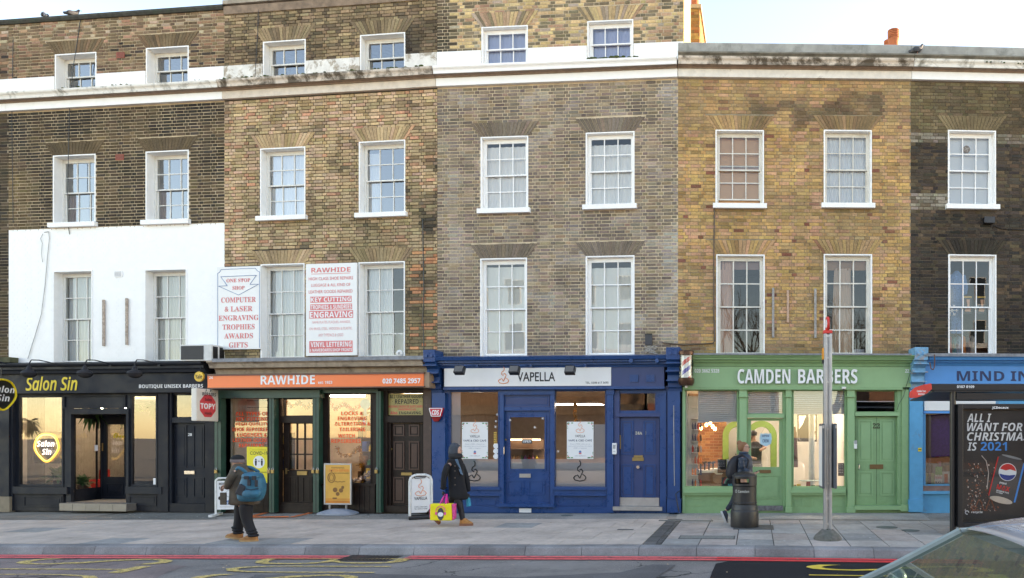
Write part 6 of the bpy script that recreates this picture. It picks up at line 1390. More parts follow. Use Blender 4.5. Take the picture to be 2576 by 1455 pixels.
t, W_, H_2 = paper(h, 'price_poster', 'dark menu poster by the post in the right green window', 'poster', Z4, 1172, 738, 1212, 818, .06, M('slate_poster', (.03,.035,.045))); [letter(t, 'PRICE LIST', -W_*.8, W_*.6, H_2*(.75-i*.25), H_2*(.84-i*.25), -.004, TW, 'b') for i in range(6)]
t = hthing(h, 'display_cabinet', 'glass topped cabinet with boxes low in the right green window', 'cabinet', *[h.loc(*Z4(965,850),.35)[0], .35, g+.35]); MB().box(-.42,.38,-.12,.15,0,.15).build('cabinet_base', M('teal_glass_edge', (.35,.5,.5)), t); MB().box(-.1,.4,-.13,.16,.36,.37).build('glass_top', M('teal_glass_edge', (.35,.5,.5)), t)
rr = random.Random(3)
for i in range(7): nm, c = rr.choice(goods[:2]+goods[6:]+[('orange',(.75,.18,.03))]); MB().box(-.4+i*.11,-.32+i*.11,-.05,.05,.15,.15+rr.uniform(.08,.2)).build('product_box', M('goods_'+nm, c, .5, bmp=0), t)
MB().cyl((h.loc(*Z4(1007,600),1.0)[0],1.0,g),(h.loc(*Z4(1007,600),1.0)[0],1.0,zt),.07,n=16).build('column', M('column_grey', (.55,.6,.62), .5), h.root)
t = hthing(h, 'security_camera', 'tiny white dome camera under the green fascia', 'camera', *[h.loc(*Z4(1207,272),-.15)[0], -.16, h.loc(*Z4(1207,272),-.15)[1]]); MB().lathe([(.05,.03),(.05,0),(.035,-.02)], n=14).build('camera_base', PVC, t); MB().ball((0,0,-.02),.03,10).build('lens', BLACK, t)
# barber pole
s, z = h.loc(*Z4(226,155), -.35); t = hthing(h, 'barber_pole', 'striped red white and blue barber pole on the green shop corner', 'barber pole', s, -.36, z); k = .2307/1.0
yy = lambda v: (h.loc(*Z4(226,v), -.35)[1]-z); BRZ = M('dark_bronze', (.09,.045,.03), .35, .6)
MB().lathe([(.10,yy(68)),(.175,yy(66)),(.178,yy(46)),(.16,yy(40)),(.05,yy(36))], n=24).build('top_cap', BRZ, t, smooth=35); MB().lathe([(.14,yy(255)),(.175,yy(238)),(.178,yy(214)),(.16,yy(209)),(.10,yy(209))][::-1], n=24).build('bottom_cap', BRZ, t, smooth=35)
m_, tt, b = newmat('barber_stripes'); tc = N(tt, 'ShaderNodeTexCoord'); sx = N(tt, 'ShaderNodeSeparateXYZ'); tt.links.new(tc.outputs['Object'], sx.inputs[0]); at2 = N(tt, 'ShaderNodeMath', operation='ARCTAN2'); tt.links.new(sx.outputs[1], at2.inputs[0]); tt.links.new(sx.outputs[0], at2.inputs[1])
ma = N(tt, 'ShaderNodeMath', operation='MULTIPLY_ADD'); tt.links.new(sx.outputs[2], ma.inputs[0]); ma.inputs[1].default_value = -2.3; mb_ = N(tt, 'ShaderNodeMath', operation='MULTIPLY'); tt.links.new(at2.outputs[0], mb_.inputs[0]); mb_.inputs[1].default_value = .1592; tt.links.new(mb_.outputs[0], ma.inputs[2]); fr = N(tt, 'ShaderNodeMath', operation='FRACT'); tt.links.new(ma.outputs[0], fr.inputs[0])
cr = N(tt, 'ShaderNodeValToRGB'); cr.color_ramp.interpolation = 'CONSTANT'; el = cr.color_ramp.elements; el[0].position = 0; el[0].color = (.8,.8,.8,1); el[1].position = .22; el[1].color = (.6,.03,.04,1); e2 = el.new(.45); e2.color = (.8,.8,.8,1); e3 = el.new(.68); e3.color = (.03,.05,.4,1); e4 = el.new(.9); e4.color = (.8,.8,.8,1)
tt.links.new(fr.outputs[0], cr.inputs[0]); tt.links.new(cr.outputs[0], b.inputs['Base Color']); b.inputs['Roughness'].default_value = .3
MB().lathe([(.10,yy(209)),(.10,yy(68))], n=24).build('striped_cylinder', m_, t, smooth=35); MB().lathe([(.155,yy(208)),(.155,yy(69))], n=28).build('glass_tube', glassmat('tube_glass', base=.06), t, smooth=35); MB().cyl((0,0,yy(250)),(0,.0,yy(268)),.03).build('finial', PVC, t); MB().box(-.03,.03,.1,.34,yy(150)-.03,yy(150)+.03).build('bracket', BRZ, t)
# ---- H5: sky blue charity shop
h = H5; g = gl(h)-.02; zt = h.loc(*Z5(700,245), 0)[1]
w5 = h.r2(Z5,462,340,900,878,0); holes(h, 'shopfront_frame', SKYB, .0, h.L, g-.1, zt, [w5], 0, .09)
profile(h, Z5, 472, 1700, [(133,-.14),(115,-.18),(112,-.25),(100,-.26),(96,-.36),(80,-.38),(74,-.42),(72,0)], CERU); fb(h, Z5, 472, 56, 1700, 75, -.44, .46, LEAD, 'lead_flashing')
fa = fb(h, Z5, 465, 134, 1700, 262, -.14, .16, CERU, 'fascia'); fascia_words(fa, h, Z5, 'MIND IN', 666, 165, 1118, 226, -.145, TN, 'b', 0); fascia_words(fa, h, Z5, 'CAMDEN', 1160, 165, 1560, 226, -.145, TN, 'b', 0)
console(h, Z5, 388, 470, 22, 300, M('flaking_sky_blue', (.14,.36,.55), .6, var=.2, scale=8, grime=.7, gcol=(.35,.25,.2), gscale=4, glo=.55, ghi=.62)); fb(h, Z5, 372, 300, 455, 965, -.10, .12, SKYB, 'pilaster'); fb(h, Z5, 367, 965, 456, 1042, -.13, .15, SKYB, 'pilaster_base')
sw = MB(); border(sw, *w5, .03, -.01, .06); sw = sw.build('shop_window', SKYB, h.root); MB().quad((w5[0],.04,w5[2]),(w5[1],.04,w5[2]),(w5[1],.04,w5[3]),(w5[0],.04,w5[3])).build('pane', SHOPGLASS, sw, fix=False)
s0, s1, z0, z1 = h.r2(Z5,458,340,900,412,-.0); sh_ = MB().box(s0,s1,-.05,.0,z0,z1).build('roller_shutter', PVC, h.root); [MB().box(s0,s1,-.065,-.05,z0+.01+i*.055,z0+.05+i*.055).build('shutter_slat', PVC, sh_) for i in range(max(1,int((z1-z0)/.055)))]
fb(h, Z5, 458, 413, 900, 428, -.05, .06, CERU, 'shutter_rail'); fb(h, Z5, 455, 880, 900, 912, -.06, .07, M('worn_sill', (.22,.13,.11), .7, var=.3, grime=.4), 'sill_board'); fb(h, Z5, 455, 912, 900, 930, -.09, .10, SKYB, 'sill_board')
room(h, .5, 3.6, .1, 2.8, g+.06, zt, M('charity_dark', (.13,.12,.12), .8), M('wood_floor', (.2,.13,.08), .5))
t = hthing(h, 'hanging_blouse', 'purple blouse hanging in the sky blue shop window', 'clothing', *[h.loc(*Z5(560,430),.35)[0], .35, h.loc(*Z5(560,430),.35)[1]]); PUR = M('purple_cloth', (.06,.02,.22), .8, var=.3, scale=20)
MB().loft([(0.05,0,-.98,.33,.05),(.04,0,-.6,.28,.06),(.02,0,-.3,.24,.06),(0,0,-.1,.22,.05),(0,0,0,.08,.03)], 16).build('bodice', PUR, t, smooth=True); [MB().loft([(s*.36,0,-.42,.09,.04),(s*.26,0,-.08,.09,.04),(s*.16,0,-.02,.05,.03)], 10).build('sleeve', PUR, t, smooth=True) for s in (-1,1)]
rack(h, 'books and clothes in the lower sky blue window', w5[0]+.05, w5[0]+1.5, 1.2, g+.4, g+1.6, 3, 12, M('shelf_brown', (.12,.07,.04)))
for i, (a, b, c, d, col, l) in enumerate(((532,760,574,812,(.12,.4,.12),'green picture card propped above the black titled book'),(528,808,574,874,(.7,.68,.62),'cream book cover with red and black title'),(575,790,622,876,(.42,.43,.42),'grey patterned book cover with an orange slip'),(466,800,525,874,(.3,.38,.2),'low green picture book at the window corner'))):
    t, W_, H_2 = paper(h, 'book_cover', l, 'book', Z5, a, b, c, d, .14, M('cover_%d' % i, col, .5, var=.3, scale=25))
    if i == 1: letter(t, 'ED LUGYAN', -W_*.8, W_*.8, H_2*.2, H_2*.6, -.004, TR, 'b'); letter(t, 'BLACK', -W_*.8, W_*.8, -H_2*.7, -H_2*.3, -.004, TK, 'b')
    if i == 2: MB().box(-.04,.04,-.005,-.003,-.1,.1).build('slip', M('orange_slip', (.5,.09,.03)), t)
t = hthing(h, 'sticker', 'small yellow sticker on the pale blue pilaster', 'sticker', *[h.loc(*Z5(436,654),-.115)[0], -.105, h.loc(*Z5(436,654),-.115)[1]]); MB().box(-.04,.04,-.006,.003,-.04,.04).build('print', M('yellow_sticker', (.7,.55,.05)), t)
MB().box(-.03,.03,-.007,-.005,-.01,.01).build('print_mark', TK, t)
cable('rusty chain and wire hanging from the sky blue cornice', h, [Z5(527,60),Z5(528,100),Z5(525,140),Z5(520,155),Z5(505,150),Z5(497,110)], .012, -.46, M('rust', (.14,.06,.035), .8)); cable('thin wire trailing down from the green fascia end', H4, [Z5(392,90),Z5(375,180),Z5(350,260),Z5(335,320),Z5(305,370),Z5(295,405)], .006, -.16)

# ------------------------------------------------------------------ curtains and things behind the upper windows
def cur(hk, i, label, col, y=None, f=(0,1), z=(0,1), folds=9, amp=.012, cat='curtain', taper=0, trans=.05, name='curtain'):
    k, s0, s1, z0, z1 = WL[hk][i]; a, b = s0+.06, s1-.06; y = y or conf[hk].get('setb', .13)+.098
    return cloth(name, label, cat, HS[hk], a+(b-a)*f[0], a+(b-a)*f[1], z0+(z1-z0)*z[0]+.02, z0+(z1-z0)*z[1]-.03, y, col, folds, amp, taper=taper, trans=trans)
NET = (.80,.84,.84); SHEET = (.93,.93,.86)
cur('H1',2,'maroon curtain edge in the left second floor window of the dark house', (.10,.03,.05), f=(.0,.28), z=(0,.48), folds=3); cur('H1',3,'maroon curtain edge in the right second floor window of the dark house', (.10,.03,.05), f=(.0,.25), z=(0,.5), folds=3)
cur('H1',4,'grey net curtain in the left window of the white painted wall', (.66,.70,.70), folds=11); cur('H1',5,'grey net curtain in the right window of the white painted wall', (.70,.72,.68), folds=11)
cur('H2',2,'full pale net curtain in the left second floor window of the yellow house', (.72,.77,.82), folds=10, amp=.012); cur('H2',3,'thin white curtain drawn to the left in a dark blue glazed window', (.66,.70,.74), f=(0,.30), z=(.0,.92), folds=5)
cur('H2',4,'white net curtain between the two white sign boards', NET, folds=14, amp=.016); cur('H2',5,'white net curtain in the window right of the red lettered board', NET, f=(0,.62), folds=9); cur('H2',5,'pale cloth across the lower right of that same window', (.66,.66,.62), f=(.55,1), z=(0,.3), folds=4, y=.5)
cur('H3',0,'patterned blue lace curtain, top floor left window', (.42,.50,.75), folds=8, amp=.01); cur('H3',1,'patterned blue lace curtain, top floor right window', (.42,.50,.77), folds=8, amp=.01)
cur('H3',2,'bright white curtain in the left second floor window of the grey brown house', (.92,.93,.93), z=(0,.93), folds=8); cur('H3',3,'bright white curtain in the right second floor window of the grey brown house', (.90,.93,.94), z=(0,.90), folds=8)
cur('H3',4,'cream sheet hung in the tall left window above the blue cornice', SHEET, z=(0,.95), folds=3, amp=.012); cur('H3',5,'cream sheet hung in the tall right window above the blue cornice', SHEET, z=(0,.92), folds=4, amp=.014)
cur('H4',0,'orange peach blind behind the open sash window', (.85,.50,.28), folds=1, amp=.003, y=.215, cat='blind', name='window_blind', trans=.2)
cur('H4',1,'white and pale blue striped curtains beside the orange blind window', (.80,.85,.90), folds=10, amp=.016); cur('H4',2,'pink beige curtain gathered at the left of a dark window', (.66,.40,.30), f=(0,.32), folds=4, amp=.016); cur('H4',2,'brown blind across the top of the pink curtained window', (.32,.20,.17), z=(.87,1), folds=1, amp=.002, y=.21, cat='blind', name='window_blind')
cur('H4',2,'crumpled white bedding at the foot of the pink curtained window', (.62,.62,.66), f=(.45,1), z=(0,.07), folds=4, y=.38, cat='bedding', name='bedding'); cur('H4',3,'long beige curtain hanging in the middle of a dark window', (.60,.42,.30), f=(.22,.62), z=(0,.90), folds=5, amp=.018, taper=-.25); cur('H4',3,'orange brown blind across the top of the beige curtained window', (.36,.20,.10), z=(.86,1), folds=1, amp=.002, y=.21, cat='blind', name='window_blind')
cur('H4',3,'white pillow pile at the right foot of the beige curtained window', (.66,.66,.70), f=(.62,1), z=(0,.10), folds=3, y=.38, cat='bedding', name='bedding')
cur('H5',0,'white patterned net curtain behind the window with a round fan', (.78,.84,.90), folds=2, amp=.006)
k, s0, s1, z0, z1 = WL['H5'][0]; t = hthing(H5, 'extractor_fan', 'round grey extractor fan set in the upper sash', 'fan', s0+(s1-s0)*.44, .165, z0+(z1-z0)*.79); MB().lathe([(.085,0),(.085,.03),(.06,.035)], n=24).build('rim', M('fan_grey', (.16,.14,.13), .6), t).rotation_euler.x = R(90); [MB().cyl((.05*math.cos(a)-.03*math.sin(a),-.03,.05*math.sin(a)+.03*math.cos(a)),(0,-.03,0),.012,n=6).build('blade', M('fan_grey2', (.3,.28,.26)), t) for a in (0,1.57,3.14,4.71)]
k, s0, s1, z0, z1 = WL['H5'][1]; W_, H_2 = s1-s0, z1-z0
t = hthing(H5, 'hanging_dress', 'blue patterned jumpsuit hanging in the dark first floor window', 'clothing', s0+W_*.38, .55, z0); BL5 = M('blue_print_cloth', (.10,.24,.50), .8, var=.5, scale=60)
MB().loft([(-.02,0,H_2*.36,.14,.05),(0,0,H_2*.5,.16,.06),(0,0,H_2*.68,.15,.06),(0,0,H_2*.80,.20,.06),(0,0,H_2*.875,.10,.05),(0,0,H_2*.9,.04,.03)], 16).build('bodice', BL5, t, smooth=True); [MB().loft([(s*.20,0,H_2*.66,.045,.04),(s*.22,0,H_2*.74,.05,.04),(s*.15,0,H_2*.86,.06,.04)], 10).build('sleeve', BL5, t, smooth=True) for s in (-1,1)]
[MB().loft([(-.02+s*.07,0,H_2*.26,.06,.04),(-.01+s*.07,0,H_2*.37,.075,.05)], 10).build('trouser_leg', BL5, t, smooth=True) for s in (-1,1)]
rr = random.Random(9); cols = [('mauve',(.3,.2,.24)),('grey',(.3,.32,.35)),('rose',(.5,.2,.2)),('teal',(.12,.35,.38)),('paleblue',(.35,.5,.65)),('orange',(.7,.2,.05)),('darkgrey',(.1,.1,.12)),('cream',(.6,.56,.5))]
names_ = ['mauve top','grey cardigan','rose pink dress','teal top','pale blue shirt','orange top','dark grey jumper','cream blouse']
for i, (nm, c) in enumerate(cols):
    t = hthing(H5, 'hanging_garment', '%s on the rail behind the first floor window' % names_[i], 'clothing', s0+W_*(.08+i*.105), .8, z0, 'clothes on the rail'); MB().loft([(0,0,.02,.07,.12),(0,0,.35,.06,.11),(0,0,.52,.05,.14),(0,0,.58,.02,.04)], 10).build('garment', M('garment_'+nm, c, .85, var=.3, scale=20), t, smooth=True); MB().tube([(0,-.1,.55),(0,0,.60),(0,.1,.55)], .005).build('hanger', BLACK, t)
t = hthing(H5, 'snowflake_ornament', 'white paper snowflake hanging behind the first floor window', 'ornament', s0+W_*.14, .20, z0+H_2*.47); mb = MB()
for a in range(6): an = a*math.pi/3; d_ = Vector((math.cos(an),0,math.sin(an))); mb.tube([(0,0,0), d_*.14], .010, 5); p_ = d_*.09; [mb.tube([p_, p_+Vector((math.cos(an+s*.9),0,math.sin(an+s*.9)))*.05], .008, 5) for s in (-1,1)]
mb.build('flake', TW, t); t2 = hthing(H5, 'wicker_lamp', 'lit amber pendant lamp behind the first floor window', 'lamp', s0+W_*.09, .38, z0+H_2*.66); MB().lathe([(.03,.08),(.06,.03),(.06,-.06),(.04,-.12)], n=14).build('lamp_shade', lamp_e((1,.45,.12), 3), t2, smooth=True); MB().cyl((0,0,.08),(0,0,.6),.005,n=5).build('flex', BLACK, t2)
for k_, l in ((.50,'left'),(.80,'right')):
    t = hthing(H5, 'stocking_box', 'boxed pair of peach socks propped in the window, the %s one' % l, 'box', s0+W_*k_, .24, z0+H_2*.53); MB().box(-.095,.095,0,.02,-.2,.2).build('box_card', BLACK, t); MB().box(-.095,.095,-.004,.0,.16,.195).build('gold_strip', GY, t); MB().plate([(-.03,.12),(.04,.12),(.03,-.02),(.07,-.1),(.05,-.16),(-.07,-.15),(-.06,-.08),(-.01,-.02)], -.02, -.002).build('sock', M('peach_sock', (.75,.42,.26)), t)
t = hthing(H2, 'wall_dish', 'round white fan cover low in the window beside the orange shop', 'fan', *[H2.loc(1006,890,.1)[0], .1, H2.loc(1006,890,.1)[1]]); MB().lathe([(.08,0),(.085,.03),(.05,.05)], n=24).build('rim', PVC, t).rotation_euler.x = R(90); MB().cyl((0,-.03,0),(0,-.055,0),.03).build('hub', M('grey_plastic', (.35,.35,.35)), t)
# ------------------------------------------------------------------ bus stop pole
ALU = M('aluminium', (.42,.42,.42), .4, .65, var=.08); GALV = M('galvanised', (.30,.29,.28), .5, .5, var=.2, scale=10)
def ground(px, py): u, v = kpt(px, py); p = kw(u, v); return Vector((p.x, p.y, gz(p.x)))
p = ground(2081, 1357); t = thing('bus_stop_pole', 'silver bus stop pole with red cap in a round concrete foot', 'bus stop', p); SC = p.y/FW
zt_ = EYE+(HY-840)*SC-p.z; hw = .068
MB().plate([(-hw,0),(-hw,0)], 0, 0) if False else None
mb = MB(); mb.box(-hw,-.018,-.05,.05,.05,zt_); mb.box(.018,hw,-.05,.05,.05,zt_); mb.box(-.018,.018,-.03,.05,.05,zt_); mb.build('pole', ALU, t, bevel=.008)
for y in (847,901,962,1080,1216,1254,1318,1352): z = EYE+(HY-y)*SC-p.z; MB().cyl((0,-.044,z),(0,-.029,z),.020,n=12).build('bolt', M('bolt_grey', (.5,.5,.48), .4, .6), t)
MB().box(-hw-.006,hw+.006,-.056,.056,zt_,zt_+.055).build('red_cap', M('cap_red', (.68,.04,.03), .4), t, bevel=.008)
mb = MB(); mb.cyl((-.02,.0,zt_+.16),(.015,.0,zt_+.16),.125,n=28); mb.box(-.03,.0,-.02,.02,zt_+.05,zt_+.1); mb.build('roundel', M('cap_red', (.68,.04,.03), .4), t); MB().cyl((-.025,0,zt_+.16),(-.021,0,zt_+.16),.08,n=24).build('roundel_white', TW, t)
MB().box(-.085,-.072,-.06,.06,zt_-.43,zt_-.24).build('route_tile', M('route_orange', (.85,.32,.02), .4), t); MB().box(-.090,-.071,-.045,.045,zt_-.50,zt_-.44).build('tile_base', BLACK, t)
mb = MB(); n = 20; r0, r1 = .235, .09
mb.lathe([(r0,-.03),(r0,.02),(r0*.88,.07),(r1*1.1,.165),(r1,.17)], n=n); mb.build('concrete_foot', M('old_concrete', (.13,.125,.11), .95, var=.3, scale=15, grime=.4, gcol=(.06,.09,.03), bmp=.6, bscale=40), t, smooth=40)
mb = MB(); rr = random.Random(1); [mb.ball((rr.uniform(-.02,.03), -.05-k*.006, .17-k*.0053), .014, 6) for k in range(30)]; o = mb.build('moss', MOSS, t); o['kind'] = 'stuff'
SLATE = M('slate_case', (.07,.085,.10), .45)
za, zb = EYE+(HY-1228)*SC-p.z, EYE+(HY-1066)*SC-p.z
for s in (-1,1):
    x0, x1 = (-.115,-.074) if s < 0 else (.074,.128); c = MB().box(x0, x1, -.17, .17, za, zb).build('timetable_case', SLATE, t, bevel=.012)
    MB().box(x0 if s < 0 else x1-.03, (x0+.03) if s < 0 else x1, -.19, -.165, zb-.08, zb-.03).build('case_bracket', ALU, c); MB().box(x0-.004 if s < 0 else x1, x0 if s < 0 else x1+.004, -.15, .15, za+.04, zb-.04).build('timetable', PVC, c)
# ------------------------------------------------------------------ litter bin
p = ground(1874, 1329); p.y += .22; t = thing('litter_bin', 'tall black round litter bin with domed lid and side slots', 'bin', p); BIN = M('bin_plastic', (.022,.021,.021), .42, var=.15, bmp=.25, bscale=50, grime=.25, gcol=(.05,.045,.04))
k = .268
MB().lathe([(k*.98,0),(k,.02),(k*1.0,.30),(k*.985,.315),(k*.94,.33),(k*.90,.40),(k*.86,.43)], n=40).build('base', BIN, t, smooth=28)
MB().lathe([(k*.85,.435),(k*.85,.77)], n=40).build('body', BIN, t, smooth=28); MB().lathe([(k*.865,.445),(k*.89,.455),(k*.89,.47),(k*.865,.48)], n=40).build('band', BIN, t, smooth=28); MB().lathe([(k*.84,.76),(k*.80,.775),(k*.84,.785)], n=40).build('groove', BLACK, t, smooth=28)
# hood with openings front and back
n = 40; mb = MB(); rH = k*.87; z0, z1 = .785, .955; o0, o1 = .825, .925
ang = lambda i: 2*math.pi*i/n
for i in range(n):
    a = (math.degrees(ang(i+.5)) % 360); op = (215 < a < 288) or (35 < a < 108)
    for q0, q1 in ((z0,o0),(o0,o1),(o1,z1)):
        if op and q0 == o0: continue
        c0, s0_, c1, s1_ = math.cos(ang(i)), math.sin(ang(i)), math.cos(ang(i+1)), math.sin(ang(i+1))
        mb.add([(rH*c0,rH*s0_,q0),(rH*c1,rH*s1_,q0),(rH*c1,rH*s1_,q1),(rH*c0,rH*s0_,q1),(rH*.9*c0,rH*.9*s0_,q0),(rH*.9*c1,rH*.9*s1_,q0),(rH*.9*c1,rH*.9*s1_,q1),(rH*.9*c0,rH*.9*s0_,q1)], [(0,1,2,3),(5,4,7,6),(3,2,6,7),(4,5,1,0)])
mb.build('hood', BIN, t, fix=False); MB().lathe([(rH*1.02,.95),(rH*1.03,.965),(rH*.98,.985),(rH*.75,1.02),(rH*.4,1.045),(.001,1.05)], n=40).build('domed_lid', BIN, t, smooth=50)
def wrap(parent, s_, a0, a1, z0, z1, r, mat, style='b'):
    v, f = text_mesh(s_, style, .01); a = np.array(v); mn, mx = a.min(0), a.max(0); P = []
    for q in a: th = a0+(a1-a0)*(q[0]-mn[0])/(mx[0]-mn[0]); P.append((r*math.sin(th), -r*math.cos(th), z0+(z1-z0)*(q[1]-mn[1])/(mx[1]-mn[1])))
    return MB().add(P, f).build('lettering', mat, parent, fix=False)
BW = M('bin_lettering', (.42,.42,.38), .6); wrap(t, 'Camden', -.62, .32, .66, .71, k*.856, BW)
for i in range(8): a = i*math.pi/4; th = -.82+.085*math.cos(a); z = .685+.025*math.sin(a); MB().ball((k*.853*math.sin(th),-k*.853*math.cos(th),z), .008, 6).build('emblem_leaf', BW, t)
# ------------------------------------------------------------------ sandwich boards
def aframe(label, x0, x1, ytop, ybase, px_g, py_g, kind):
    p = ground(px_g, py_g); s = p.y/FW; w = (x1-x0)*s/2; H_2 = (ybase-ytop)*s; return p, w, H_2
# white board beside the man
p, w, H_ = aframe('', 543, 600, 1205, 1300, 565, 1299, 0); p.y += .15; t = thing('sandwich_board', 'white sandwich board with shoe repair print behind the walking man', 'sign board', p, R(14)); WP = M('white_powder_coat', (.72,.72,.69), .4, grime=.25)
w = .27; MB().tube([(-w,0,.03),(-w,0,H_-.05),(-w+.05,0,H_),(w-.05,0,H_),(w,0,H_-.05),(w,0,.03)], .022, 8).build('frame', WP, t, smooth=True); MB().box(-w+.03,w-.03,-.01,.01,.14,H_-.06).build('board', PVC, t)
for s in (-1,1): MB().box(s*w-.04,s*w+.04,-.28,.28,.0,.05).build('foot', WP, t)
letter(t, 'HIGH CLASS', -.2, .2, H_-.16, H_-.10, -.014, TK, 'b', .01); letter(t, 'SHOE REPAIRS', -.2, .2, H_-.25, H_-.19, -.014, TK, 'b', .01); MB().cyl((.02,-.014,.50),(.02,-.012,.50),.09,n=24).build('crest_print', M('grey_print', (.5,.52,.5)), t); MB().cyl((.02,-.016,.50),(.02,-.013,.50),.07,n=24).build('crest_inner', PVC, t); MB().plate([(-.12,.25),(.18,.25),(.12,.33),(.02,.36),(-.08,.33)], -.015, -.012).build('blue_print', BLP, t); letter(t, 'WATERLOO', -.1, .16, .265, .305, -.018, TW, 'b'); MB().cyl((-.17,-.015,.40),(-.17,-.012,.40),.045,n=16).build('oval_print', BLACK, t); letter(t, 'Keys Engraving Shoe Repairs', -.18, .2, .19, .21, -.014, M('grey_print2', (.3,.2,.15)), 'r')
# aluminium poster stand
p = ground(850, 1294); s = p.y/FW; w, H_ = 36*s, 128*s; t = thing('poster_stand', 'aluminium poster stand with orange watch repair print on a grey base', 'sign board', p, R(-4)); b0 = 24*s
mb = MB(); border(mb, -w, w, b0, H_, .035, -.02, .02); mb.build('frame', ALU, t, bevel=.008); OP = M('orange_poster', (.70,.36,.06), .4, var=.12, scale=2.5, bmp=0); MB().box(-w+.035,w-.035,-.012,.012,b0+.035,H_-.035).build('poster', OP, t)
DBR = M('brown_print', (.22,.09,.02), .5, bmp=0); letter(t, 'PROFESSIONAL', -w*.45, w*.5, H_-.115, H_-.085, -.015, DBR, 'b'); letter(t, 'WATCH REPAIRS', -w*.62, w*.85, H_-.19, H_-.13, -.015, M('orange_print', (.75,.2,.03)), 'b'); letter(t, 'STRAP & BATTERY REPLACEMENT', -w*.3, w*.85, H_-.235, H_-.21, -.015, DBR, 'b')
mb = MB(); mb.tube([(-w*.45+.085*math.cos(a*.35), -.015, H_*.72+.11*math.sin(a*.35)) for a in range(19)], .008, 6); mb.tube([(-w*.45+.05*math.cos(a*.35), -.015, H_*.72+.07*math.sin(a*.35)) for a in range(19)], .005, 6); mb.tube([(-w*.45,-.015,H_*.84),(-w*.45,-.015,H_*.87)], .012); mb.tube([(-w*.2+i*.03,-.015,H_*.64+.012*math.sin(i*2)) for i in range(9)], .006); mb.build('pocket_watch_print', DBR, t)
for x, z, r in ((-.06,.48,.055),(.08,.47,.05),(.12,.53,.035),(-.0,.40,.045)): MB().cyl((x,-.016,z*H_),(x,-.014,z*H_),r,n=14).build('watch_print', DBR, t)
MB().box(-.12,-.02,-.0165,-.015,.30*H_,.33*H_).build('strap_print', DBR, t); mb = MB(); mb.box(-w+.035,w-.035,-.0145,-.0125,b0+.04,b0+.10); mb.box(-w+.035,w-.035,-.0145,-.0125,b0+.12,b0+.14); mb.build('orange_band', M('orange_print2', (.62,.20,.02)), t)
for s_ in (-1,1): MB().cyl((s_*w*.6,0,.10),(s_*w*.6,0,b0+.01),.022,n=10).build('spring', GALV, t)
mb = MB(); mb.loft([(0,0,.0,.44,.26),(0,0,.035,.44,.26),(0,0,.07,.36,.19),(0,0,.11,.22,.12),(0,0,.125,.15,.08)], 24, 3.2); mb.build('water_base', M('grey_plastic_base', (.30,.33,.38), .4), t, smooth=45)
# white curved sandwich board with the cup emblem
p = ground(1058, 1305); s = p.y/FW; H_ = 110*s; w = .215; t = thing('sandwich_board', 'white sandwich board with orange cup emblem on a black base, right of the brown door', 'sign board', p, R(24))
P = [(-w,0),(-w,H_-.12),(-w+.03,H_-.04),(-w+.12,H_),(w-.12,H_),(w-.03,H_-.04),(w,H_-.12),(w,0)]; MB().tube([(x,0,z) for x, z in P], .028, 8).build('frame', WP, t, smooth=True)
MB().plate([(-w+.03,.13),(w-.10,.13),(w-.03,.22),(w-.03,H_-.10),(w-.09,H_-.05),(-w+.09,H_-.05),(-w+.03,H_-.10)], -.012, .012).build('board', PVC, t); swirl(t, 0, H_*.58, .28, -.016, FLM, .006); letter(t, 'VAPELLA', -.13, .13, H_*.43, H_*.50, -.016, TK, 'r', .01); letter(t, 'VAPE & CBD CAFE', -.13, .13, H_*.26, H_*.285, -.016, TK, 'r'); letter(t, 'TEL: 0208 617 3690', -.13, .13, H_*.215, H_*.24, -.016, TK, 'r')
MB().box(-w-.03,w+.03,-.22,.22,0,.07).build('rubber_base', BLACK, t, bevel=.02); MB().tube([(-w*.6,-.02,H_-.03),(-w*.55,-.03,H_-.07),(w*.4,-.03,H_-.06),(w*.45,-.02,H_-.03)], .008).build('hanger_clip', BLACK, t)
# ------------------------------------------------------------------ bus shelter
d = 12.25; sc = d/FW; X = lambda px: (px-CX)*sc; Zp = lambda py: EYE+(HY-py)*sc
t = thing('bus_shelter', 'black bus shelter with an illuminated poster case at the right edge', 'bus shelter', (X(2396), d, gz(3))); SH_ = M('shelter_black', (.014,.014,.016), .35, var=.1, bmp=.05); bx = X(2396); bz = gz(3)
x = lambda px: X(px)-bx; z = lambda py: Zp(py)-bz
MB().cyl((0,0,0),(0,0,z(978)),.052,n=20).build('post', SH_, t, smooth=40); MB().cyl((3.9,0,0),(3.9,0,z(978)),.052,n=20).build('post', SH_, t, smooth=40); MB().cyl((0,0,0),(0,0,.04),.09,n=16).build('post_foot', SH_, t)
MB().prism([(-.10,z(984)),(-.10,z(968)),(.06,z(965)),(.10,z(984))], x(2335), 4.1).build('header_beam', SH_, t, bevel=.01); MB().box(x(2403), 3.9, -.05, .03, z(1006), z(990)).build('rail', SH_, t)
mb = MB(); mb.add([(x(2345),-.08,z(986)),(4.1,-.08,z(986)),(4.1,1.35,z(986)-.10),(x(2345),1.35,z(986)-.10),(x(2345),-.08,z(982)),(4.1,-.08,z(982)),(4.1,1.35,z(982)-.10),(x(2345),1.35,z(982)-.10)], [(0,1,2,3),(4,5,6,7),(0,1,5,4),(3,2,6,7),(0,3,7,4),(1,2,6,5)]); mb.build('roof_panel', M('shelter_roof', (.05,.05,.055), .4), t)
s_ = letter(t, '0107 0109', x(2401), x(2444), z(977.5), z(971), -.106, TW, 'b')
LF = [(x(2281),z(999)),(x(2283),z(988)),(x(2296),z(976)),(x(2318),z(969)),(x(2336),z(966)),(x(2338),z(980)),(x(2325),z(991)),(x(2303),z(1001)),(x(2285),z(1003))]; MB().plate(LF, -.13, -.10).build('name_plate', M('shelter_red', (.66,.05,.035), .4), t, bevel=.004)
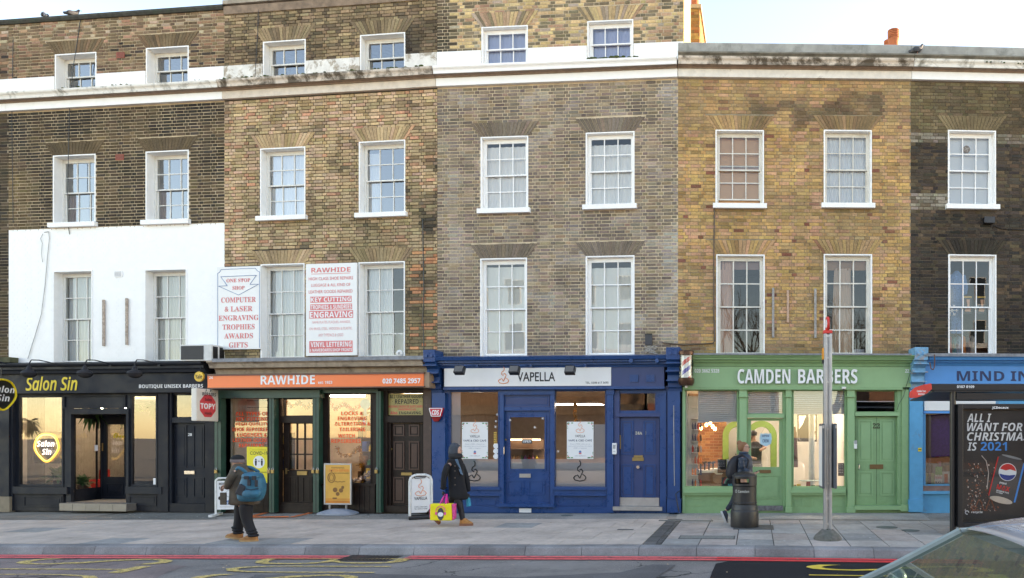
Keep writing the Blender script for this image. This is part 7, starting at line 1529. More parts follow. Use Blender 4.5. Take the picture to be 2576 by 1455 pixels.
o = letter(t, 'Camden Town', x(2300), x(2322), z(988), z(982.5), -.134, TW, 'b'); o = letter(t, 'Station', x(2303), x(2319), z(995), z(990), -.134, TW, 'b')
# poster case
c0, c1, ct, cb = x(2403), x(2403)+1.34, z(1017), z(1325); mb = MB(); border(mb, c0, c1, cb, ct, .085, -.13, .03); cs = mb.build('poster_case', SH_, t, bevel=.008); MB().box(c0+.05, c1-.05, .0, .03, cb+.05, ct-.05).build('case_back', SH_, t)
ADB = M('ad_black', (.020,.016,.016), .5, var=.3, scale=3, bmp=0); MB().box(c0+.085, c1-.085, -.03, -.001, cb+.085, ct-.085).build('poster', ADB, t); letter(t, 'JCDecaux', x(2487), x(2528), z(1031), z(1023.5), -.134, TW, 'b', .01)
for s_, a, b, y0, y1, m_ in (('ALL I',2430,2491,1062,1041,TW),('WANT FOR',2430,2569,1085,1064,TW),('CHRISTMAS',2430,2587,1109,1088,TW),('IS',2431,2455,1134,1113,TW),('2021',2464,2530,1134,1112,M('ad_blue', (.02,.28,.75), .5, bmp=0))): letter(t, s_, x(a), x(b), z(y0), z(y1), -.033, m_, 'i', 0)
letter(t, 'recycle', x(2441), x(2469), z(1292), z(1285), -.033, TW, 'b'); MB().tube([(x(2430)+.03*math.cos(a*.5), -.033, z(1289)+.03*math.sin(a*.5)) for a in range(11)], .008).build('arrow_mark', TW, t)
a_ = R(-14); ccx, ccz = x(2528), z(1206)
def rot(pts): return [(ccx+px_*math.cos(a_)-pz_*math.sin(a_), ccz+px_*math.sin(a_)+pz_*math.cos(a_)) for px_, pz_ in pts]
cw, ch = .22, .40
MB().plate(rot([(-cw-.015,-ch+.04),(-cw*.8,-ch-.0),(cw*.8,-ch-.0),(cw,-ch+.06),(cw,ch-.06),(cw*.78,ch),(-cw*.78,ch),(-cw-.015,ch-.06)]), -.036, -.031).build('can_print', M('can_grey', (.05,.05,.055), .4), t)
MB().plate(rot([(-cw-.02,-ch+.06),(-cw,-ch+.05),(-cw,ch-.05),(-cw-.02,ch-.05)]), -.039, -.037).build('red_edge_print', M('ad_red', (.65,.02,.02)), t); MB().plate(rot([(cw,-ch+.04),(cw+.03,-ch+.05),(cw+.03,ch-.05),(cw,ch-.05)]), -.039, -.037).build('blue_edge_print', M('ad_blue', (.02,.28,.75)), t)
MB().plate(rot([(cw*.92*math.cos(q_*.35),-ch+.03+.055*math.sin(q_*.35)) for q_ in range(18)]), -.041, -.038).build('can_base_print', STEEL, t); MB().plate(rot([(cw*.82*math.cos(q_*.35),ch-.0+.02*math.sin(q_*.35)) for q_ in range(18)]), -.041, -.038).build('can_rim_print', M('rim_grey', (.25,.25,.25)), t)
ex, ez, r = -.01, .13, .155; C_ = rot([(ex,ez)])[0]; MB().cyl((C_[0],-.043,C_[1]),(C_[0],-.040,C_[1]),r,n=32).build('emblem_white', TW, t)
top = [(ex+r*.93*math.cos(q_), ez+r*.93*math.sin(q_)) for q_ in [R(20+i*10) for i in range(16)]]; MB().plate(rot(top+[(ex-.04,ez+.02),(ex+.03,ez+.055)]), -.046, -.043).build('emblem_red', M('ad_red', (.65,.02,.02)), t)
bot = [(ex+r*.93*math.cos(q_), ez+r*.93*math.sin(q_)) for q_ in [R(205+i*10) for i in range(16)]]; MB().plate(rot(bot+[(ex+.04,ez-.05),(ex-.04,ez-.06)]), -.046, -.043).build('emblem_navy', M('ad_navy', (.01,.04,.25)), t)
for s_, a, b, z0_, z1_, m_ in (('pepsi',-.10,.02,-.10,-.055,TW),('MAX',-.13,.10,-.20,-.115,M('ad_red', (.65,.02,.02))),('MAXIMUM TASTE',-.12,.10,-.235,-.21,TW),('no sugar',-.12,.0,-.27,-.245,TW)):
    v, f = text_mesh(s_, 'b', .01); v = np.array(v); mn, mx = v.min(0), v.max(0); Q = rot([(a+(b-a)*(q_[0]-mn[0])/(mx[0]-mn[0]), z0_+(z1_-z0_)*(q_[1]-mn[1])/(mx[1]-mn[1])) for q_ in v]); MB().add([(q_[0],-.0425,q_[1]) for q_ in Q], f).build('lettering', m_, t, fix=False)
rr = random.Random(12); mb = MB(); mb2 = MB()
for i in range(230):
    u = rr.random(); px_ = 2430+60*u+rr.gauss(0,9)+(20*math.sin(u*9)); py_ = 1285-120*rr.random()**1.3; r = rr.uniform(.004,.013); (mb if i % 3 else mb2).ball((x(px_),-.034,z(py_)), r, 6, (1,.15,rr.uniform(.6,1.8)))
mb2.tube([(x(2466),-.035,z(1146)),(x(2478),-.035,z(1160)),(x(2484),-.035,z(1190)),(x(2480),-.035,z(1230))], .007); mb.tube([(x(2440+i*2.2),-.034,z(1270+14*math.sin(i*.5))) for i in range(30)], .009); mb.build('splash_print', M('cola_splash', (.22,.06,.025), .4, var=.4, scale=40), t); mb2.build('highlight_print', M('splash_light', (.6,.5,.45), .4), t)
MB().quad((c0+.085,-.09,cb+.085),(c1-.085,-.09,cb+.085),(c1-.085,-.09,ct-.085),(c0+.085,-.09,ct-.085)).build('case_glass', glassmat('case_glass', base=.01, k=.5), t, fix=False)
MB().box(1.5, 3.8, .9, 1.2, .45, .48).build('bench', SH_, t)
# ------------------------------------------------------------------ people
def ring_tube(mb, p0, p1, r0, r1, n=12): mb.cyl(p0, p1, r0, r1, n)
SKIN = M('skin', (.50,.28,.20), .55, var=.06, bmp=.05); HAIRB = M('auburn_hair', (.24,.11,.05), .7, var=.3, scale=60)
def shoe(t, name, x, y, z, L, W_, H_2, rz, tilt, up, sole, solez=.03):
    """shoe pointing +x before turning"""
    e = thing(name, None, None); e.parent = t; e.location = (x, y, z); e.rotation_euler = (0, tilt, rz)
    MB().loft([(L*.02,0,0,L*.5,W_*.5),(L*.02,0,solez,L*.51,W_*.52)], 18, 2.4).build('sole', sole, e, smooth=30)
    MB().loft([(L*.02,0,solez,L*.49,W_*.48),(0,0,H_2*.45,L*.46,W_*.46),(-L*.12,0,H_2*.72,L*.33,W_*.42),(-L*.22,0,H_2,L*.2,W_*.34)], 18, 2.2).build('upper', up, e, smooth=True)
    mb = MB(); [mb.tube([(L*(.22-i*.09),-W_*.22,H_2*(.58+i*.09)),(L*(.20-i*.09),W_*.22,H_2*(.58+i*.09))], .006, 5) for i in range(3)]; mb.build('laces', sole, e)
    return e
def head(t, c, r, face, skin_m, nm='head'):
    """face = +1 looking right, -1 left; c centre"""
    x, y, z = c; f = face; e = MB()
    e.loft([(x+f*r*.15,y,z-r*1.12,r*.28,r*.34),(x+f*r*.18,y,z-r*.95,r*.55,r*.55),(x+f*r*.08,y,z-r*.55,r*.82,r*.70),(x,y,z-r*.1,r*.95,r*.76),(x-f*r*.05,y,z+r*.35,r*.95,r*.78),(x-f*r*.08,y,z+r*.75,r*.75,r*.62),(x-f*r*.08,y,z+r*1.0,r*.35,r*.30)], 20)
    e.loft([(x+f*r*.92,y,z-r*.32,r*.10,r*.10),(x+f*r*1.10,y,z-r*.28,r*.14,r*.13),(x+f*r*.98,y,z-r*.08,r*.10,r*.08),(x+f*r*.86,y,z+r*.1,r*.06,r*.06)], 10)
    h_ = e.build(nm, skin_m, t, smooth=True)
    for s in (-1,1):
        MB().ball((x+f*r*.80,y+s*r*.32,z+r*.02), r*.10, 8).build('eye', M('eye_dark', (.03,.02,.02), .2), h_); MB().loft([(x-f*r*.05,y+s*r*.76,z-r*.2,r*.12,r*.05),(x-f*r*.05,y+s*r*.80,z,r*.16,r*.06),(x-f*r*.05,y+s*r*.76,z+r*.18,r*.12,r*.05)], 8).build('ear', skin_m, h_, smooth=True)
    MB().box(x+f*r*.86-.012,x+f*r*.86+.012,y-r*.2,y+r*.2,z-r*.60,z-r*.55).build('mouth', M('lips', (.40,.14,.12)), h_)
    return h_
def hand(t, p, d, side, skin_m, s=1, curl=.5):
    """palm at p with five fingers pointing along d, curled towards side"""
    d = Vector(d).normalized(); sd = Vector(side).normalized(); up = d.cross(sd).normalized(); p = Vector(p); s *= .9
    pts = [(*p,.026*s),(*(p+d*.045*s),.030*s,),(*(p+d*.08*s),.028*s)]; ed = [(0,1),(1,2)]
    h_ = skin('hand', [(q[0],q[1],q[2],q[3],q[3]*.75) for q in pts], ed, skin_m, t, 1)
    for i, L in enumerate((.065,.075,.07,.055)):
        b = p+d*.075*s+up*((i-1.5)*.019*s); k1 = b+(d*(1-curl)+sd*curl).normalized()*L*.5*s; k2 = k1+(d*(.4-curl)+sd*(.6+curl)).normalized()*L*.5*s
        skin('finger', [(*b,.0095*s),(*k1,.009*s),(*k2,.0075*s)], [(0,1),(1,2)], skin_m, h_, 1)
    b = p+d*.02*s+up*-.028*s; k1 = b+(d*.6-up*.6+sd*.3).normalized()*.035*s; k2 = k1+(d*.9+sd*.5).normalized()*.03*s; skin('thumb', [(*b,.011*s),(*k1,.010*s),(*k2,.008*s)], [(0,1),(1,2)], skin_m, h_, 1)
    return h_
def folded(mb, seed, k):
    """work soft creases into a lofted garment"""
    for i, (x, y, z) in enumerate(mb.v): n_ = noise.noise(Vector((x*6+seed, y*6, z*5)))*k+noise.noise(Vector((x*17, y*17+seed, z*9)))*k*.4; mb.v[i] = (x+n_, y+n_, z)
    return mb
def subs(o, l=1): m = o.modifiers.new('soft', 'SUBSURF'); m.levels = l; m.render_levels = l; return o
# --- man with the teal backpack (walking left, seen from behind)
g0 = ground(620, 1361); sM = g0.y/FW; t = thing('person', 'person in black beanie, grey brown jacket and dark trousers walking left past the orange sign', 'person', g0)
mx_ = lambda zx: (528+zx*.1814-620)*sM; mz = lambda zy: (1361-(1119+zy*.1814))*sM
JK = M('grey_brown_jacket', (.085,.066,.046), .85, var=.3, scale=9, bmp=.5, bscale=25); TRS = M('black_trousers', (.007,.007,.010), .8, var=.3, bmp=.4, bscale=20); TAN = M('tan_suede', (.34,.15,.05), .85, var=.25, scale=20); GUM = M('gum_sole', (.42,.25,.11), .7)
hx, hz = mx_(385), mz(225)
skin('body', [(mx_(500),0,mz(800),.13,.10),(mx_(470),0,mz(560),.15,.11),(mx_(440),0,mz(380),.17,.12),(mx_(400),0,mz(300),.055),(mx_(388),0,mz(250),.055),
   (mx_(362)+.09,-.14,mz(372),.045),(mx_(262)+.10,-.155,mz(532),.038),(mx_(215)+.085,-.132,mz(585),.03),(mx_(390)-.08,.13,mz(370),.045),(mx_(315)-.095,.145,mz(522),.038),(mx_(250)-.09,.12,mz(568),.03),
   (mx_(430)-.05,.08,mz(880),.05),(mx_(413)-.05,.08,mz(1035),.035),(mx_(392)-.05,.08,mz(1225),.03),(mx_(500)+.05,-.08,mz(880),.05),(mx_(512)+.05,-.08,mz(1035),.035),(mx_(598)+.05,-.08,mz(1245),.03)],
   [(0,1),(1,2),(2,3),(3,4),(2,5),(5,6),(6,7),(2,8),(8,9),(9,10),(0,11),(11,12),(12,13),(0,14),(14,15),(15,16)], SKIN, t)
head(t, (hx,0,hz), .095, -1, SKIN)
mb = MB().loft([(mx_(385),0,mz(246),.108,.10),(mx_(384),0,mz(225),.113,.104),(mx_(384),0,mz(203),.110,.100)], 20); mb.build('beanie_brim', M('grey_stripe_knit', (.16,.13,.13), .9, bmp=.6, bscale=90), t, smooth=True)
MB().loft([(mx_(384),0,mz(215),.111,.101),(mx_(385),0,mz(180),.104,.096),(mx_(385),0,mz(152),.075,.07),(mx_(383),0,mz(138),.02,.02)], 20).build('beanie', M('black_knit', (.012,.012,.013), .95, bmp=.6, bscale=90), t, smooth=True)
o = folded(MB().loft([(mx_(470),0,mz(845),.255,.17),(mx_(485),0,mz(790),.245,.18),(mx_(465),0,mz(700),.215,.175),(mx_(460),0,mz(560),.20,.17),(mx_(450),0,mz(450),.20,.175),(mx_(440),0,mz(370),.19,.175),(mx_(430),0,mz(315),.14,.15),(mx_(415),0,mz(280),.09,.09),(mx_(405),0,mz(258),.078,.078)], 22, 2.3), 1, .012).build('jacket', JK, t, smooth=True); subs(o)
for s, pts in ((-1, [(360,365),(310,440),(258,530),(245,572),(190,588)]), (1, [(390,370),(350,440),(315,520),(285,560),(225,572)])):
    y = -.165 if s < 0 else .15; q_ = [(mx_(a)-.655*y, y*(1 if i < 3 else .8), mz(b)) for i, (a, b) in enumerate(pts)]
    skin('sleeve', [(*p_, r) for p_, r in zip(q_, (.085,.08,.072,.066,.05))], [(0,1),(1,2),(2,3),(3,4)], JK, t)
    hand(t, (q_[4][0]+.03,q_[4][1],q_[4][2]), (-1,.1 if s < 0 else -.2,-.1), (0,0,-1), SKIN, 1.0, .5)
for pts, y in (([(455,790),(425,900),(415,1030),(385,1150),(392,1235)],.08), ([(500,790),(500,900),(510,1030),(560,1160),(600,1255)],-.08)):
    q_ = [(mx_(a)-.655*y, y, mz(b)) for a, b in pts]; skin('trouser_leg', [(*p_, r) for p_, r in zip(q_, (.125,.11,.088,.082,.080))], [(0,1),(1,2),(2,3),(3,4)], TRS, t)
    e0 = q_[-1]; mb = MB(); [mb.lathe([(.074,-.02),(.088,0),(.074,.02)], (e0[0]-(.012*i if y > 0 else .02*i), y, e0[2]+.01+.045*i), 14) for i in range(3)]; mb.build('cuff_fold', TRS, t, smooth=True)
shoe(t, 'shoe', mx_(338)-.05, .08, .030, .30, .11, .12, math.pi, R(-8), TAN, GUM); shoe(t, 'shoe', mx_(545)+.05, -.08, .0, .31, .115, .125, math.pi+.05, 0, TAN, GUM)
MB().box(mx_(240),mx_(330),-.19,-.165,mz(820),mz(650)).build('jacket_pocket', JK, t, bevel=.02)
# backpack
TEAL = M('teal_nylon', (.012,.12,.19), .6, var=.2, scale=8, bmp=.35, bscale=30); DT = M('dark_mesh', (.02,.022,.03), .7)
b = thing('backpack', 'large teal backpack with dark side pocket on the walking person', 'backpack', g0+Vector((.135,-.02,0)))
bxm, bzm = mx_(600), 0
mb = MB().loft([(mx_(565),-.19,mz(775),.16,.10),(mx_(568),-.20,mz(740),.205,.14),(mx_(592),-.21,mz(620),.215,.155),(mx_(612),-.21,mz(500),.185,.145),(mx_(612),-.205,mz(430),.155,.13),(mx_(600),-.20,mz(385),.12,.09),(mx_(590),-.19,mz(365),.07,.05)], 22, 2.8)
mb.v = [(x_+(.0 if z_ < .6 else (z_-.6)*-.0), y_, z_) for x_, y_, z_ in mb.v]; subs(folded(mb, 4, .01).build('bag_body', TEAL, b, smooth=True))
MB().plate([(mx_(505),mz(515)),(mx_(590),mz(555)),(mx_(560),mz(690)),(mx_(440),mz(655))], -.375, -.30).build('side_pocket', DT, b, bevel=.02)
subs(folded(MB().loft([(mx_(650),-.33,mz(720),.15,.05),(mx_(660),-.34,mz(660),.165,.07),(mx_(672),-.33,mz(590),.155,.05)], 18, 3), 2, .008).build('front_pocket', TEAL, b, smooth=True)); MB().tube([(mx_(610),-.40,mz(585)),(mx_(680),-.405,mz(600)),(mx_(765),-.37,mz(585))], .007).build('zip', DT, b, smooth=True)
for pts in ([(585,415),(630,460),(655,545)], [(690,415),(730,470),(750,560)]): q_ = [(mx_(a_2), -.37, mz(b_2)) for a_2, b_2 in pts]; mb = MB(); [mb.box(min(q_[i][0],q_[i+1][0])-.012, max(q_[i][0],q_[i+1][0])+.006, -.385, -.365, q_[i+1][2], q_[i][2]) for i in range(2)]; mb.build('buckle_strap', DT, b, bevel=.004)
subs(MB().loft([(mx_(612),-.22,mz(470),.17,.15),(mx_(608),-.215,mz(410),.155,.14),(mx_(595),-.20,mz(372),.13,.09)], 20, 2.8).build('bag_flap', TEAL, b, smooth=True))
for y, k_ in ((-.165,0),(.05,60)): skin('shoulder_strap', [(mx_(520+k_),y-.03,mz(385),.016,.03),(mx_(450+k_*.6),y-.04,mz(325),.016,.03),(mx_(390+k_*.6),y-.03,mz(305),.016,.03),(mx_(360+k_*.8),y-.02,mz(345),.016,.03)], [(0,1),(1,2),(2,3)], TEAL, b, 1)
# --- woman in the long black coat
g0 = ground(1162, 1322); sW_ = g0.y/FW; t = thing('person', 'person in grey hood and long black coat walking right past the blue cafe', 'person', g0)
wx = lambda zx: (1031.0+zx*.1728-1162)*sW_; wz = lambda zy: (1322-(1093.9+zy*.1728))*sW_
COAT = M('black_wool', (.008,.008,.010), .9, var=.3, bmp=.4, bscale=60); JN = M('black_jeans', (.012,.012,.015), .7, var=.4, bmp=.4); SCF = M('charcoal_knit', (.022,.022,.025), .95, bmp=.7, bscale=70); HD = M('slate_hood', (.05,.06,.075), .9, bmp=.4)
skin('body', [(wx(680),0,wz(760),.11,.09),(wx(670),0,wz(560),.12,.09),(wx(670),0,wz(430),.12,.09),(wx(672),0,wz(340),.045),(wx(685),0,wz(270),.05),(wx(600),-.15,wz(430),.035),(wx(550),-.19,wz(640),.03),(wx(532),-.17,wz(790),.026),
   (wx(700),.15,wz(430),.035),(wx(775),.18,wz(640),.03),(wx(808),.16,wz(840),.026),(wx(640),.06,wz(840),.045),(wx(490),.06,wz(1060),.04),(wx(310),.06,wz(1180),.035),(wx(700),-.06,wz(840),.045),(wx(745),-.06,wz(1040),.04),(wx(785),-.06,wz(1230),.035)],
   [(0,1),(1,2),(2,3),(3,4),(2,5),(5,6),(6,7),(2,8),(8,9),(9,10),(0,11),(11,12),(12,13),(0,14),(14,15),(15,16)], SKIN, t)
head(t, (wx(690),0,wz(225)), .088, 1, SKIN)
subs(MB().loft([(wx(640),0,wz(300),.115,.12),(wx(640),0,wz(255),.112,.115),(wx(648),0,wz(200),.112,.112),(wx(655),0,wz(155),.100,.10),(wx(650),0,wz(125),.055,.06),(wx(645),0,wz(117),.015,.02)], 20).build('hood', HD, t, smooth=True))
subs(folded(MB().loft([(wx(665),0,wz(350),.125,.125),(wx(665),0,wz(320),.135,.13),(wx(665),0,wz(290),.128,.12),(wx(670),0,wz(262),.112,.105)], 20), 2, .012).build('scarf', SCF, t, smooth=True))
subs(folded(MB().loft([(wx(715),0,wz(955),.185,.16),(wx(712),0,wz(900),.18,.16),(wx(692),0,wz(760),.158,.145),(wx(672),0,wz(600),.15,.14),(wx(662),0,wz(480),.168,.15),(wx(656),0,wz(400),.16,.145),(wx(655),0,wz(355),.125,.12),(wx(665),0,wz(325),.08,.09)], 24, 2.3), 5, .010).build('coat', COAT, t, smooth=True))
skin('sleeve', [(wx(600),-.15,wz(410),.062),(wx(560),-.19,wz(540),.064),(wx(545),-.20,wz(660),.056),(wx(530),-.17,wz(800),.052)], [(0,1),(1,2),(2,3)], COAT, t); skin('sleeve', [(wx(700),.15,wz(410),.062),(wx(750),.19,wz(560),.06),(wx(790),.18,wz(700),.056),(wx(810),.16,wz(850),.05)], [(0,1),(1,2),(2,3)], COAT, t)
GLV = M('black_glove', (.015,.014,.014), .6); hand(t, (wx(530),-.17,wz(810)), (0,0,-1), (1,0,0), GLV, 1.1, .8); hand(t, (wx(812),.16,wz(865)), (0,0,-1), (-1,0,0), GLV, 1.1, .8)
MB().box(wx(500),wx(575),-.235,-.105,wz(775),wz(755)).build('cuff_strap', COAT, t, bevel=.008)
skin('trouser_leg', [(wx(695),-.06,wz(820),.09),(wx(705),-.06,wz(900),.088),(wx(745),-.06,wz(1040),.068),(wx(770),-.06,wz(1160),.056),(wx(783),-.06,wz(1245),.05)], [(0,1),(1,2),(2,3),(3,4)], JN, t); skin('trouser_leg', [(wx(660),.06,wz(820),.09),(wx(630),.06,wz(900),.088),(wx(490),.06,wz(1060),.066),(wx(400),.06,wz(1130),.056),(wx(300),.06,wz(1185),.048)], [(0,1),(1,2),(2,3),(3,4)], JN, t)
for z_ in (450,520,620,720): MB().cyl((wx(700),-.165,wz(z_)),(wx(700),-.180,wz(z_)),.014,n=12).build('button', M('horn_button', (.08,.06,.05), .3), t)
MB().plate([(wx(690),wz(355)),(wx(720),wz(350)),(wx(800),wz(580)),(wx(770),wz(560))], -.14, -.10).build('inner_top', M('denim_blue', (.10,.17,.25), .9), t); MB().plate([(wx(600),wz(360)),(wx(690),wz(370)),(wx(770),wz(500)),(wx(650),wz(430))], -.165, -.13).build('lapel', COAT, t, bevel=.008)
TAN2 = M('orange_suede', (.45,.20,.06), .85, var=.2, scale=20); SOLE2 = M('brown_platform_sole', (.26,.11,.06), .7)
shoe(t, 'shoe', wx(830), -.06, 0, .27, .10, .15, 0, 0, TAN2, SOLE2, .05); shoe(t, 'shoe', wx(335), .06, .11, .27, .10, .14, 0, R(48), TAN2, SOLE2, .05)
# shopping bags
b = thing('shopping_bag', 'bright yellow shopping bag with pink sides hanging from a gloved hand', 'bag', g0+Vector((.05,-.15,0))); YB = M('yellow_bag', (.85,.72,.02), .4, var=.05, bmp=.3, bscale=15); PB = M('pink_bag_side', (.75,.08,.28), .4, var=.3, scale=25); MG = M('magenta_strap', (.70,.02,.25), .6)
def bagmesh(pts, y0, y1): m = MB(); m.plate(pts, y0, y1); return m
bagmesh([(wx(335),wz(1222)),(wx(650),wz(1225)),(wx(640),wz(985)),(wx(340),wz(985))], -.14, .02).build('bag_front', YB, b, bevel=.015); bagmesh([(wx(655),wz(1220)),(wx(685),wz(1195)),(wx(686),wz(985)),(wx(645),wz(988))], -.13, -.02).build('bag_side', PB, b, bevel=.008); bagmesh([(wx(330),wz(1180)),(wx(337),wz(1215)),(wx(345),wz(985)),(wx(330),wz(1000))], -.13, .02).build('bag_side', PB, b)
for a, y in ((0,-.13),(0,.0)):
    for q0, q1 in ((475,522),(560,545)): skin('handle', [(wx(q0),y,wz(990),.022,.006),(wx((q0+q1)/2),y*.6,wz(915),.022,.006),(wx(q1),-.02,wz(850),.018,.006)], [(0,1),(1,2)], MG, b, 1)
MB().plate([(wx(490)+.065*math.cos(a*.4), wz(1130)+.12*math.sin(a*.4)) for a in range(16)], -.143, -.141).build('dark_print', M('bag_dark_print', (.06,.06,.07), .5, var=.6, scale=30), b); MB().plate([(wx(490)+.055*math.cos(a*.4), wz(1135)+.045*math.sin(a*.4)) for a in range(16)], -.146, -.144).build('pale_print', PVC, b)
MB().tube([(wx(490)+.10*math.cos(R(20+a*14)), -.145, wz(1115)+.13*math.sin(R(20+a*14))) for a in range(11)], .008).build('arc_print', PB, b); [MB().plate([(wx(490)+s*.085+.02*math.cos(a*.6), wz(1120)+.035*math.sin(a*.6)) for a in range(11)], -.147, -.143).build('oval_print', PB, b) for s in (-1,1)]
b = thing('shopping_bag', 'small turquoise bag in the far hand of the black coated walker', 'bag', g0+Vector((0,.15,0))); TQ = M('turquoise_bag', (.02,.33,.48), .4); MB().plate([(wx(790),wz(1060)),(wx(842),wz(1050)),(wx(825),wz(935)),(wx(788),wz(930))], -.04, .06).build('bag_front', TQ, b, bevel=.01); MB().tube([(wx(800),0,wz(935)),(wx(812),0,wz(880)),(wx(820),0,wz(935))], .006).build('handle', TQ, b)
# --- woman with the bun, behind the bin
g0 = ground(1850, 1316); s3 = g0.y/FW; t = thing('person', 'person with auburn hair bun, glasses and navy puffer jacket behind the litter bin', 'person', g0)
bx_ = lambda zx: (1785.4+zx*.1814-1850)*s3; bz_ = lambda zy: (1316-(1081.3+zy*.1814))*s3
NV = M('navy_puffer', (.018,.035,.062), .45, var=.2, bmp=.3); DJ = M('dark_denim', (.018,.025,.04), .8)
skin('body', [(bx_(450),0,bz_(700),.11,.09),(bx_(460),0,bz_(520),.12,.09),(bx_(460),0,bz_(400),.12,.09),(bx_(462),0,bz_(320),.045),(bx_(478),0,bz_(270),.05),(bx_(440),-.14,bz_(400),.03),(bx_(452),-.165,bz_(525),.028),(bx_(570),-.135,bz_(600),.026),
   (bx_(480),.14,bz_(400),.03),(bx_(520),.16,bz_(540),.028),(bx_(600),.125,bz_(598),.026),(bx_(405),.06,bz_(820),.05),(bx_(300),.06,bz_(1040),.035),(bx_(215),.06,bz_(1130),.035),(bx_(490),-.06,bz_(820),.05),(bx_(522),-.06,bz_(1040),.035),(bx_(545),-.06,bz_(1230),.035)],
   [(0,1),(1,2),(2,3),(3,4),(2,5),(5,6),(6,7),(2,8),(8,9),(9,10),(0,11),(11,12),(12,13),(0,14),(14,15),(15,16)], SKIN, t)
hd = head(t, (bx_(482),0,bz_(250)), .092, 1, SKIN)
subs(MB().loft([(bx_(430),0,bz_(300),.05,.06),(bx_(432),0,bz_(262),.075,.082),(bx_(440),0,bz_(220),.098,.088),(bx_(458),0,bz_(185),.092,.08),(bx_(455),0,bz_(168),.05,.05)], 18).build('hair', HAIRB, t, smooth=True)); MB().ball((bx_(408),0,bz_(185)), .055, 14).build('hair_bun', HAIRB, t, smooth=True)
mb = MB(); [mb.tube([(bx_(535)+.022*math.cos(a*.7), s*.035+.0*a, bz_(240)+.02*math.sin(a*.7)) for a in range(10)], .004) for s in (-1,1)]; mb.tube([(bx_(535),-.065,bz_(238)),(bx_(460),-.078,bz_(235))], .004); mb.build('glasses', BLACK, t)
rings = []; zz = [330,345,385,425,440,480,525,540,580,625,640,690]
for i, z_ in enumerate(zz): q_ = (i % 3 != 1); w_ = (.10,.12,.17,.175,.165,.185,.185,.17,.185,.185,.17,.165)[i]; rings.append((bx_(468 if z_ < 400 else 470),0,bz_(z_),w_*(1 if i % 3 else .94),w_*.85))
subs(MB().loft(rings[::-1], 24, 2.2).build('puffer_jacket', NV, t, smooth=True)); subs(MB().loft([(bx_(470),0,bz_(345),.095,.10),(bx_(470),0,bz_(320),.10,.10),(bx_(468),0,bz_(298),.09,.09)], 18).build('collar', NV, t, smooth=True))
for s, pts in ((-1,[(440,380),(435,430),(440,480),(450,530),(500,575),(560,600)]), (1,[(480,380),(500,440),(510,500),(525,550),(560,585),(590,600)])):
    P = []; Eg = []; 
    for i in range(len(pts)-1):
        for k_, r_ in ((0,.052),(.5,.068)): P.append((bx_(pts[i][0]*(1-k_)+pts[i+1][0]*k_), s*.17*(1 if i < 3 else .85), bz_(pts[i][1]*(1-k_)+pts[i+1][1]*k_), r_))
    P.append((bx_(pts[-1][0]), s*.13, bz_(pts[-1][1]), .045)); skin('puffer_sleeve', P, [(i,i+1) for i in range(len(P)-1)], NV, t, 1)
    hand(t, (bx_(592 if s < 0 else 612), s*.12, bz_(602)), (1,0,0), (0,0,1), SKIN, 1.0, .4)
skin('trouser_leg', [(bx_(430),.06,bz_(720),.10),(bx_(380),.06,bz_(880),.082),(bx_(300),.06,bz_(1040),.064),(bx_(225),.06,bz_(1125),.046)], [(0,1),(1,2),(2,3)], DJ, t); skin('trouser_leg', [(bx_(470),-.06,bz_(720),.10),(bx_(500),-.06,bz_(880),.082),(bx_(525),-.06,bz_(1050),.062),(bx_(545),-.06,bz_(1240),.046)], [(0,1),(1,2),(2,3)], DJ, t)
shoe(t, 'shoe', bx_(178), .06, .10, .27, .095, .12, 0, R(68), M('navy_canvas', (.02,.025,.045)), M('grey_sole', (.5,.5,.5)), .04); shoe(t, 'shoe', bx_(575), -.06, 0, .27, .095, .12, 0, 0, M('navy_canvas', (.02,.025,.045)), M('grey_sole', (.5,.5,.5)), .04)
b = thing('backpack', 'black rounded backpack on the person with the hair bun', 'backpack', g0); BK = M('black_nylon', (.010,.009,.013), .6, bmp=.3)
subs(MB().loft([(bx_(300),0,bz_(690),.07,.12),(bx_(295),0,bz_(640),.12,.16),(bx_(305),0,bz_(540),.125,.165),(bx_(330),0,bz_(440),.11,.155),(bx_(355),0,bz_(375),.07,.12),(bx_(370),0,bz_(355),.03,.07)], 20, 2.4).build('bag_body', BK, b, smooth=True)); [skin('shoulder_strap', [(bx_(370),s*.12,bz_(380),.012,.024),(bx_(440),s*.12,bz_(345),.012,.024),(bx_(530),s*.13,bz_(420),.012,.024),(bx_(480),s*.17,bz_(600),.012,.024),(bx_(350),s*.13,bz_(640),.012,.024)], [(0,1),(1,2),(2,3),(3,4)], BK, b, 1) for s in (-1,1)]
MB().tube([(bx_(355),0,bz_(350)),(bx_(350),0,bz_(338)),(bx_(370),0,bz_(340))], .007).build('grab_loop', BK, b)
b = thing('phone', 'dark phone held in front of the person with the hair bun', 'phone', g0+Vector((bx_(640),-.02,bz_(583)))); MB().box(-.075,.075,-.035,.035,-.005,.005).build('phone_body', BLACK, b, bevel=.003).rotation_euler.y = R(-20); MB().box(-.07,.07,-.031,.031,.0055,.0065).build('screen', M('phone_screen', (.02,.03,.04), .1), b).rotation_euler.y = R(-20)
